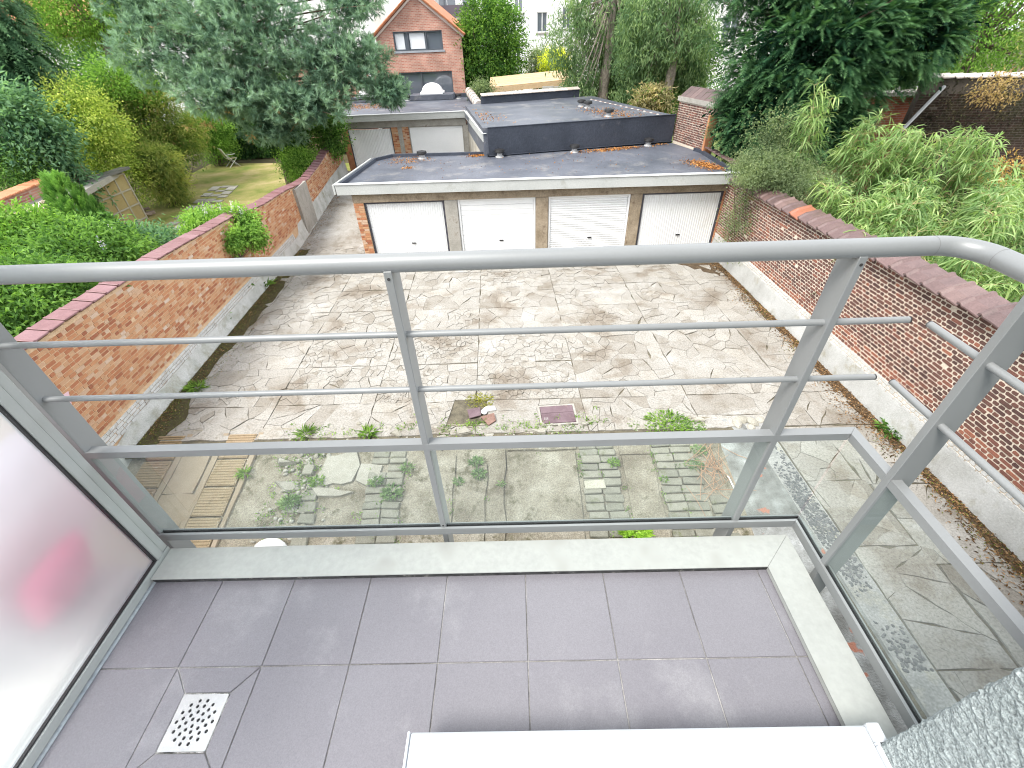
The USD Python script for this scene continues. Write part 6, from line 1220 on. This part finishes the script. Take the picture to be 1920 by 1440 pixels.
culm_m = surf('bamboo_culm', [(.3, (.30, .24, .10)), (.7, (.46, .38, .19))], 6, 3, .6)
def bamboo(label, culms, lean, seed):
    r = np.random.default_rng(seed); c0 = culms[0]; o = thing('bamboo', label, 'bamboo', (c0[0], c0[1], 0), None); mc = MB(); B, D, T = [], [], []
    for (x, y, h) in culms:
        a = r.uniform(0, 6.28); ln = lean+r.normal(0, .12, 2); s = np.linspace(0, 1, 10)
        pth = np.c_[x+ln[0]*s**2*h*.45, y+ln[1]*s**2*h*.45, h*(s-.10*s**3)]; mc.tube(pth, np.linspace(.016, .004, 10), 6)
        for sj in np.linspace(.25, 1.0, 15):
            p = np.array([np.interp(sj, s, pth[:, k]) for k in range(3)])
            for _ in range(3 if sj < .9 else 4):                     # a side twig ending in a fan of leaves
                az = r.uniform(0, 6.28); tw = np.array([math.cos(az), math.sin(az), .35]); tl = r.uniform(.12, .5)*(1.15-.5*sj); e = p+tw*tl; nl = r.integers(7, 11); tn = r.normal(.44, .17)+.34*(sj-.6)
                mc.tube([p, e], [.004, .002], 4, cap=False)
                for q in range(nl): f_ = q/nl; B.append(p+tw*tl*(.55+.45*f_)+r.normal(0, .02, 3)); D.append(nrmz(tw*.6+r.normal(0, .55, 3)+np.array([0, 0, -.15]))); T.append(tn+r.normal(0, .14))
    B, D, T = map(np.array, (B, D, T)); k = in_view(B, 140); B, D, T = B[k], D[k], T[k]; n = len(B)
    if n == 0: B = np.array([[c0[0], c0[1], c0[2]]]); D = np.array([[1., 0, 0]]); T = np.array([.5]); n = 1
    Lf = r.uniform(.18, .36, n); D = D-UP*.10; S = nrmz(np.cross(D, UP+r.normal(0, .3, (n, 3)))); N = np.cross(S, D); W = Lf*r.uniform(.075, .11, n)
    p1 = B+D*(Lf*.35)[:, None]; p2 = B+D*(Lf*.7)[:, None]-UP*(Lf*.10)[:, None]; p3 = B+D*Lf[:, None]-UP*(Lf*.32)[:, None]
    V = np.stack([B, p1+S*W[:, None]/2+N*W[:, None]*.2, p1-S*W[:, None]/2+N*W[:, None]*.2, p2+S*W[:, None]*.4, p2-S*W[:, None]*.4, p3], 1).reshape(-1, 3); i = np.arange(n)[:, None]*6
    F = np.concatenate([i+[[0, 1, 2]], i+[[1, 3, 2]], i+[[2, 3, 4]], i+[[3, 5, 4]]]); m = MB(); m.add(V, F, np.repeat(np.clip(T, 0, 1), 6)); m.build('foliage', L_bam, o); mc.build('culms', culm_m, o); return n
rb = np.random.default_rng(5)
def spots(px0, px1, ya_, yb_, n, h0, h1):
    out = []
    for _ in range(n):
        y = rb.uniform(ya_, yb_); x = rwallx(y)+rb.uniform(px0, px1); out.append((x, y, rb.uniform(h0, h1)))
    return out
bamboo('tall single bamboo clump rising in front of the dark yew', spots(.9, 1.4, 12.6, 13.2, 5, 4.5, 5.4), np.array([-.05, .0]), 1)
bamboo('arching bamboo clump in front of the orange outhouse wall', spots(1.6, 3.0, 11.6, 13.0, 15, 3.7, 4.6), np.array([.12, -.1]), 2)
bamboo('broad bamboo clump beside the leaning grey pole', spots(3.0, 4.8, 11.2, 12.8, 15, 3.5, 4.3), np.array([-.05, -.15]), 3)
bamboo('low bamboo clump leaning over the brown pantiles', spots(.55, 2.0, 9.0, 11.2, 18, 2.7, 3.5), np.array([-.12, -.12]), 4)
bamboo('dense bamboo clump in the middle of the right hedge', spots(2.0, 4.4, 8.6, 11.0, 22, 2.9, 3.6), np.array([-.1, -.15]), 5)
bamboo('near bamboo clump just above the curved handrail corner', spots(.6, 2.6, 6.4, 8.8, 20, 2.5, 3.2), np.array([-.1, -.1]), 6)
bamboo('bamboo clump at the right picture edge below the creeper wall', spots(4.4, 6.8, 8.6, 11.5, 20, 2.8, 3.7), np.array([-.15, -.1]), 7)
bamboo('nearest bamboo clump between handrail and right picture edge', spots(2.2, 5.0, 6.0, 8.4, 18, 2.5, 3.1), np.array([-.12, -.05]), 8)
o, P, O, Q = shrub('creeping_shrub', 'small leaved grey green shrub sprawling over the corner of the right wall', at(1450, 318, 12.9), (1.25, 1.2, .55), 330, L_grey, L=.055, kk=.5, spread=.13, per=34, seed=51, tone0=.55, jitter=1.0)
a, b, q = crown(130, at(1535, 352, 11.6), (.7, .7, .42), rf_, seed=52); broad(a, b, q, rf_, 30, .12, .055, None, tone0=.5, jitter=1.0).build('foliage', L_grey, o)
shrub('thorny_shrub', 'loose twiggy shrub between the creeping shrub and the yew', at(1455, 258, 13.6), (.8, .6, .75), 80, L_grey, L=.06, per=16, seed=53, tone0=.6, gap=.3)
# ivy and dead creeper on the old wall
t = thing('creeper', 'dry dark creeper hanging over the old wall at the right', 'climber', (18, 16.4, 2)); n = 1500; s = rf_.uniform(0, 1, n); base = np.c_[13.6+11.4*s, 17.3-2.1*s-.12, rf_.uniform(.3, 4.4, n)]
P = base[meshkit.noise(base*.8, 3) > .38]; k = in_view(P, 40); P = P[k]; broad(P, np.tile([-.2, -1, -.3], (len(P), 1)), rf_.random(len(P)), rf_, 10, .16, .085, None, tone0=.25, jitter=.8).build('foliage', leafmat('dark_creeper', (.012, .012, .008), (.032, .030, .018), (.075, .07, .04), trans=.1), t)
a, b, q = crown(46, at(1872, 165, 16.0), (.7, .4, .5), rf_, seed=60); broad(a, b, q, rf_, 18, .16, .09, None, tone0=.5).build('dead_tuft', L_brown, t)
a, b, q = crown(70, at(1905, 330, 12.2), (1.0, .6, .5), rf_, seed=61); o = thing('copper_shrub', 'shrub with coppery orange leaves at the right edge beside the bamboo', 'shrub', at(1905, 330, 12.2)*[1, 1, 0]); broad(a, b, q, rf_, 22, .16, .09, None, tone0=.5).build('foliage', leafmat('copper_leaves', (.08, .06, .025), (.20, .13, .05), (.36, .22, .10)), o); trunk(o, [at(1905, 330, 12.2)*[1, 1, 0], at(1905, 330, 12.2)], .03, .01, name='stem')
filler('garden_tree', 'light green feathery tree above the old wall at the upper right', (18.6, 22, 6.3), (4.6, 2.2, 3.2), 620, L_bright, seed=71, L=.14, tone0=.45)
filler('garden_tree', 'brownish green conifer at the upper right picture corner', (19.2, 18.8, 6.2), (1.8, 1.2, 2.2), 260, L_olive, seed=72, L=.16, kk=.2, tone0=.35)
filler('garden_tree', 'dark green tree far behind the yew at the right', (24, 32, 4.6), (6, 3, 4.2), 380, L_mid, seed=73, L=.2)

# -- hanging leaved trees behind the garages
filler('garden_tree', 'mid green tree closing the view between the eucalyptus trees and the yew', (10.5, 32, 3.9), (2.8, 1.8, 3.2), 320, L_mid, seed=91, L=.17)
filler('garden_tree', 'dark green tree behind the trunks of the eucalyptus pair', (7.2, 34, 3.4), (2.2, 1.5, 2.4), 240, L_dark, seed=92, L=.17)
filler('garden_tree', 'dark tree directly behind the yew', (12.5, 24, 4.2), (3.4, 2.0, 3.6), 320, L_dark, seed=93, L=.17)
filler('garden_tree', 'second dark tree behind the yew towards the old wall', (16.0, 24.5, 4.6), (2.6, 2.0, 3.2), 240, L_mid, seed=94, L=.17)
def euc(label, base, pts, blobs, seed, r0=.26):
    r = np.random.default_rng(seed); o = thing('eucalyptus_tree', label, 'tree', base); trunk(o, pts, r0, r0*.35, bark_pale); B, D, T, tips = [], [], [], []
    for (c, rad, n) in blobs:
        P, O, Q = crown(int(n*1.4), c, np.array(rad)*np.array([1.25, 1.1, 1.05]), r, 2.4, .7, .6, seed=int(abs(c[0])*10)+seed, gap=.15); tips.append(P[r.choice(len(P), 9, False)]); k = in_view(P, 60); P, Q = P[k], Q[k]; per = 26; N_ = len(P)*per
        hang = r.uniform(0, .42, N_); B.append(np.repeat(P, per, 0)+r.normal(0, .16, (N_, 3))-UP*hang[:, None]); D.append(r.normal(0, .55, (N_, 3))-UP*.8); T.append(.45+.4*np.repeat(Q-.5, per)+np.repeat(r.normal(0, .16, len(P)), per)+r.normal(0, .14, N_))
    B, D, T = map(np.concatenate, (B, D, T)); n = len(B); leaves(B, D, r.normal(size=(n, 3)), r.uniform(.16, .28, n), r.uniform(.035, .06, n), T, bend=0).build('crown', L_euc, o)
    top = np.array(pts[-1]); p1 = np.array(pts[-2]); limbs(o, lambda q: p1+(top-p1)*r.uniform(0, 1), np.concatenate(tips), r, .06, bark_pale)
euc('eucalyptus tree with a pale flaking trunk left of the pair behind the roofs', atz(1128, 200, .6)*[1, 1, 1], [at(1128, 200, 28), at(1135, 140, 28), at(1146, 60, 28), at(1150, 0, 28), at(1160, -70, 28)], [(at(1070, 60, 28), (1.3, 1.2, 2.0), 85), (at(1120, 20, 28.3), (1.8, 1.4, 1.6), 100), (at(1090, 125, 28.2), (1.1, 1.1, 1.3), 80), (at(1155, 95, 28.6), (1.0, 1.0, 1.5), 80), (at(1175, 35, 28.8), (1.5, 1.3, 1.6), 130), (at(1180, 120, 29.2), (1.2, 1.0, 1.4), 110), (at(1150, 160, 29.4), (.9, .8, .8), 60), (at(1085, 165, 27.6), (.8, .8, .7), 45), (at(1120, 175, 29), (.6, .6, .5), 30)], 81, .30)
euc('eucalyptus tree with a dark forked trunk right of the pair behind the roofs', atz(1245, 212, .6)*[1, 1, 1], [at(1243, 215, 25), at(1258, 140, 25), at(1270, 75, 25), at(1276, 20, 25), at(1282, -60, 25)], [(at(1215, 50, 25.5), (1.5, 1.3, 1.8), 110), (at(1275, 30, 24.6), (1.5, 1.2, 1.7), 110), (at(1210, 120, 26), (1.4, 1.2, 1.3), 110), (at(1200, 165, 26.5), (1.3, 1.0, 1.0), 80), (at(1240, 10, 25.6), (1.8, 1.4, 1.5), 100), (at(1255, 110, 26.2), (1.0, 1, 1.1), 70), (at(1290, 80, 25.6), (1.2, 1.1, 1.8), 130), (at(1285, 140, 25.8), (1.0, .9, 1.0), 80), (at(1215, 85, 27), (1.6, 1.0, 1.6), 110)], 82, .24)
limbs_o = thing('fallen_bough', 'bare pale forked bough among the hanging leaves', 'branch', at(1268, 75, 24.8)); trunk(limbs_o, [at(1266, 78, 24.8), at(1252, 55, 24.7), at(1246, 40, 24.7)], .09, .04, bark_pale, 'bough')
filler('round_tree', 'round dense green tree between the gabled house and the white house', at(918, 96, 35.0), (2.7, 2.2, 3.3), 1100, L_round, per=24, L=.17, spread=.24, seed=90, tone0=.40)
shrub('golden_bush', 'bright yellow bush above the timber shed', at(1040, 122, 36), (1.15, .8, 1.0), 110, leafmat('golden_leaves', (.16, .20, .02), (.36, .38, .04), (.55, .52, .08)), L=.14, seed=84, tone0=.5, sz=.6)
shrub('low_bush', 'pale green bush beside the white house wall', at(1010, 118, 40), (1.2, .8, 1.2), 90, L_grey, L=.14, seed=85, tone0=.6, sz=.6)
shrub('pale_bush', 'small pale green bush between ridge tiles and timber shed', at(905, 172, 29.5), (.62, .5, .6), 55, L_grey, L=.09, seed=86, tone0=.75, sz=.6)
shrub('understory', 'dark green shrub between the two eucalyptus trunks', at(1195, 185, 27.5), (.9, .8, 1.2), 120, L_dark, L=.13, seed=87, tone0=.35, sz=.6)
o, P, O, Q = shrub('dry_fern', 'straw coloured dry ferny shrub at the foot of the dark trunk', at(1225, 192, 24.6), (1.0, .6, .75), 90, leafmat('straw_fern', (.10, .09, .05), (.20, .18, .105), (.34, .29, .19)), L=.2, kk=.25, seed=88, tone0=.6, sz=.6)
broad(P[:60], O[:60], Q[:60], rf_, 14, .2, .14, None, tone0=.6).build('foliage', L_mid, o)
g = MB(); g.prism(sg.Polygon([(3, 26), (12, 22), (16, 34), (4, 36)]), .4, .62, bottom=False); g.build('far_lawn', surf('bright_lawn', [(.3, (.16, .22, .05)), (.7, (.32, .36, .12))], .8, 6, .95), kind='structure')
P = np.c_[rf_.uniform(3.5, 9.5, 500), rf_.uniform(24.5, 31, 500), np.full(500, .65)]; broad(P, np.tile(UP, (500, 1)), rf_.random(500), rf_, 10, .15, .16, None, tone0=.6, wl=.3).build('far_undergrowth', L_bright, kind='stuff', label='light undergrowth behind the felt roofs')

# -- litter and moss along the wall feet, weeds in the cracks
def strip(n, xf, y0, y1, w, leafm, size, name, label, zf=lambda y: 0.0, seed=1, dens=lambda y: 1.0, up=.25, z0=.006):
    r = np.random.default_rng(seed); y = r.uniform(y0, y1, n); k = r.random(n) < dens(y); y = y[k]; n = len(y); off = np.abs(r.normal(0, 1, n))*w*(.55+.9*meshkit.noise(np.c_[y*1.1, y*0, y*0], seed))
    P = np.c_[xf(y, off), y, np.array([zf(v) for v in y])+z0+r.uniform(0, .02, n)]; leaves(P, np.c_[r.normal(size=(n, 2)), r.normal(0, up, n)], UP+r.normal(0, .4, (n, 3)), size*r.uniform(.5, 1.5, n), size*.4*r.uniform(.6, 1.3, n), r.uniform(0, 1, n)).build(name, leafm, kind='stuff', label=label)
L_moss = leafmat('moss', (.030, .032, .010), (.075, .080, .022), (.15, .16, .045), trans=.1)
L_litter = leafmat('litter', (.035, .020, .010), (.105, .060, .030), (.26, .165, .09), trans=.1)
m = MB()
def moss_bed(f, y0, y1, w0, seed, nm, side, mtl):
    ys = np.linspace(y0, y1, 60); a = [(f(y)+side*.05, y) for y in ys]; b = [(f(y)+side*(w0*(.45+1.1*meshkit.fbm(np.array([y*.9, 0, 0]), 4, seed))), y) for y in ys[::-1]]
    mm = MB(); mm.prism(jag(sg.Polygon(a+b).buffer(0).exterior, .05, np.random.default_rng(seed), .12).buffer(0), -.02, .0065, bottom=False); mm.build(nm, mtl, kind='stuff', label='dark mossy dirt along the foot of the '+('orange' if side > 0 else 'dark red')+' wall')
moss_bed(lambda y: wallx(y)+.06, 5.6, 15.9, .46, 3, 'moss_bed', 1, soil)
litter_bed = surf('litter_bed', [(.3, (.050, .032, .018)), (.7, (.135, .095, .055))], 6, 6, .95, (60, .5, 1.4), (60, .9, .02))
moss_bed(lambda y: rwallx(y), 1.0, 14.3, .24, 5, 'litter_bed', -1, litter_bed)
m = MB(); mm = sg.Polygon([(6.6, 14.3), (6.3, 12.6), (5.6, 13.3), (4.9, 13.9), (4.6, 14.3)]); m.prism(jag(mm.exterior, .06, r3, .15), -.02, .0085, bottom=False); m.build('litter_bed', litter_bed, kind='stuff', label='brown drift of litter in the corner by the right garage door')
strip(3500, lambda y, o: wallx(y)+.10+o, 5.7, 15.8, .30, L_moss, .035, 'moss', 'green moss growing along the foot of the orange wall', seed=2)
strip(2600, lambda y, o: wallx(y)+.12+o, 5.7, 22, .22, L_litter, .045, 'leaf_litter', 'dead leaves along the foot of the orange wall', seed=3, zf=ground_z)
strip(6500, lambda y, o: rwallx(y)-.08-o, 1.2, 14.2, .20, L_litter, .05, 'leaf_litter', 'brown leaf litter along the foot of the dark red wall', seed=4)
strip(1600, lambda y, o: rwallx(y)-.08-o, 3.0, 14.2, .18, L_moss, .04, 'moss', 'moss along the foot of the dark red wall', seed=5, dens=lambda y: (meshkit.noise(np.c_[y*1.3, y*0, y*0], 8) > .5)*1.0)
def weed(px, py, label, r_, n, L, kk, lm, h=.12, z=None, group=None, name='weed', seed=None):
    if 830 < py < 960: r_, L, n = r_*.72, L*.75, int(n*.8)
    r = np.random.default_rng(int(px*7+py)); q = atz(px, py, 0)
    if q[1] < 6.2:
        for _ in range(8): q = atz(px, py, float(rz(q[1])))
    o = thing(name, label, 'weed', q, group); a = r.uniform(0, 6.283, n); rr = r.random(n)**.7*r_; P = q+np.c_[np.cos(a)*rr, np.sin(a)*rr*.8, r.uniform(0, h*.5, n)]
    leaves(P, np.c_[np.cos(a)+r.normal(0, .3, n), np.sin(a)+r.normal(0, .3, n), r.uniform(.2, 1.4, n)], UP+r.normal(0, .4, (n, 3)), L*r.uniform(.6, 1.3, n), L*kk*r.uniform(.7, 1.2, n), r.uniform(.15, 1, n), bend=.3).build('leaves', lm, o)
    MB().tube([q+[0, 0, -.02], q+[0, 0, h*.6]], .004, 5).build('stem', L_mid, o)
L_weed = leafmat('weed_leaves', (.045, .085, .020), (.10, .17, .04), (.19, .28, .075)); L_weedp = leafmat('weed_leaves_pale', (.055, .095, .045), (.12, .185, .085), (.21, .28, .15))
weed(1250, 795, 'wide patch of bright green weeds above the glass rail right of centre', .42, 520, .07, .35, L_weed, .12)
weed(1290, 805, 'weeds with tiny white flowers right of the bright green patch', .25, 240, .06, .4, L_weedp, .1)
weed(900, 752, 'yellow green moss cushion over the broken rusty cover', .30, 420, .035, .6, leafmat('yellow_moss', (.06, .065, .015), (.15, .15, .03), (.27, .26, .07)), .05)
weed(692, 815, 'dark green spiky rosette by the centre of the glass rail', .13, 70, .15, .18, L_weed, .1)
weed(575, 815, 'tuft of grass in the broken concrete left of the rosette', .14, 80, .14, .10, L_weed, .12)
weed(460, 890, 'grass tuft at the edge of the ribbed tan tiles', .11, 120, .16, .09, L_weed, .14)
weed(705, 905, 'weed growing between the left pair of sett columns', .16, 150, .10, .28, L_weedp, .1)
weed(735, 925, 'large spreading weed on the left setts', .24, 300, .10, .30, L_weedp, .1)
weed(765, 880, 'spiky weed beside the left setts', .13, 90, .13, .16, L_weedp, .1)
weed(595, 905, 'leafy weed among the rubble on the left ramp', .18, 190, .09, .35, L_weed, .12)
weed(545, 945, 'tall grey green weed at the rubble strip', .20, 230, .12, .25, L_weedp, .18)
weed(893, 868, 'column of weeds in the joint left of the middle slab', .15, 170, .10, .25, L_weedp, .12)
weed(898, 890, 'lower weeds in the joint left of the middle slab', .15, 170, .10, .25, L_weedp, .12)
weed(860, 905, 'small weed alone on the pale slab', .10, 70, .10, .25, L_weedp, .08)
weed(940, 908, 'tiny weed on the long straight joint', .07, 50, .08, .25, L_weedp, .06)
weed(1150, 870, 'vivid green weed on the right pair of setts', .13, 170, .08, .4, L_weed, .12)
weed(1190, 1000, 'vivid light green leafy weed just beyond the coping', .20, 170, .12, .45, leafmat('vivid_weed', (.08, .15, .02), (.17, .27, .04), (.28, .40, .09)), .12)
weed(1300, 872, 'mat of small leaved weeds beside the stick heap', .24, 380, .045, .5, L_weedp, .08)
weed(1310, 845, 'mat of weeds under the glass rail near the stick heap', .22, 320, .045, .5, L_weedp, .08)
weed(1245, 900, 'yellowish weed along the right sett track', .09, 90, .06, .4, L_weed, .06)
weed(1680, 815, 'bushy nettle like weed at the foot of the grey wall base', .34, 420, .12, .4, L_mid, .30, name='nettle')
weed(1712, 785, 'upright leafy weed beside the bushy weed on the grey wall base', .15, 190, .11, .4, L_mid, .75, name='nettle')
weed(495, 537, 'small fern at the foot of the orange wall', .22, 60, .26, .12, L_weed, .15, name='fern')
weed(370, 728, 'grassy tuft in the dark moss by the orange wall', .18, 110, .15, .12, L_weed, .1)
weed(1480, 570, 'thin climbing weed against the grey render', .10, 90, .06, .35, L_weedp, .5)
P = []; r = np.random.default_rng(77)
for _ in range(700):
    if r.random() < .5: x, y = r.uniform(-4.6, 3.6), r.normal(6.1, .15)
    elif r.random() < .5: x, y = r.choice([-2.8, -2.45, -2.1, 1.08, 1.44, 1.8, 2.44, 2.82, -3.9, -1.2, -.6])+r.normal(0, .03), r.uniform(3.4, 6)
    else: x, y = r.normal(-4.05, .3), r.uniform(3.6, 6)
    P.append([x, y, float(rz(y)) if y < 6.2 else .0])
P = np.array(P); P = P[meshkit.noise(P*1.7, 6) > .42]; broad(P, np.tile(UP, (len(P), 1)), r.random(len(P)), r, 9, .03, .05, None, tone0=.5, wl=.35).build('joint_grass', L_weed, kind='stuff', label='grass and moss sprouting in the joints of the ramps')
print('prims', len(list(stage.Traverse())), 'triangles', sum(len(UsdGeom.Mesh(p).GetFaceVertexCountsAttr().Get()) for p in stage.Traverse() if p.IsA(UsdGeom.Mesh)))
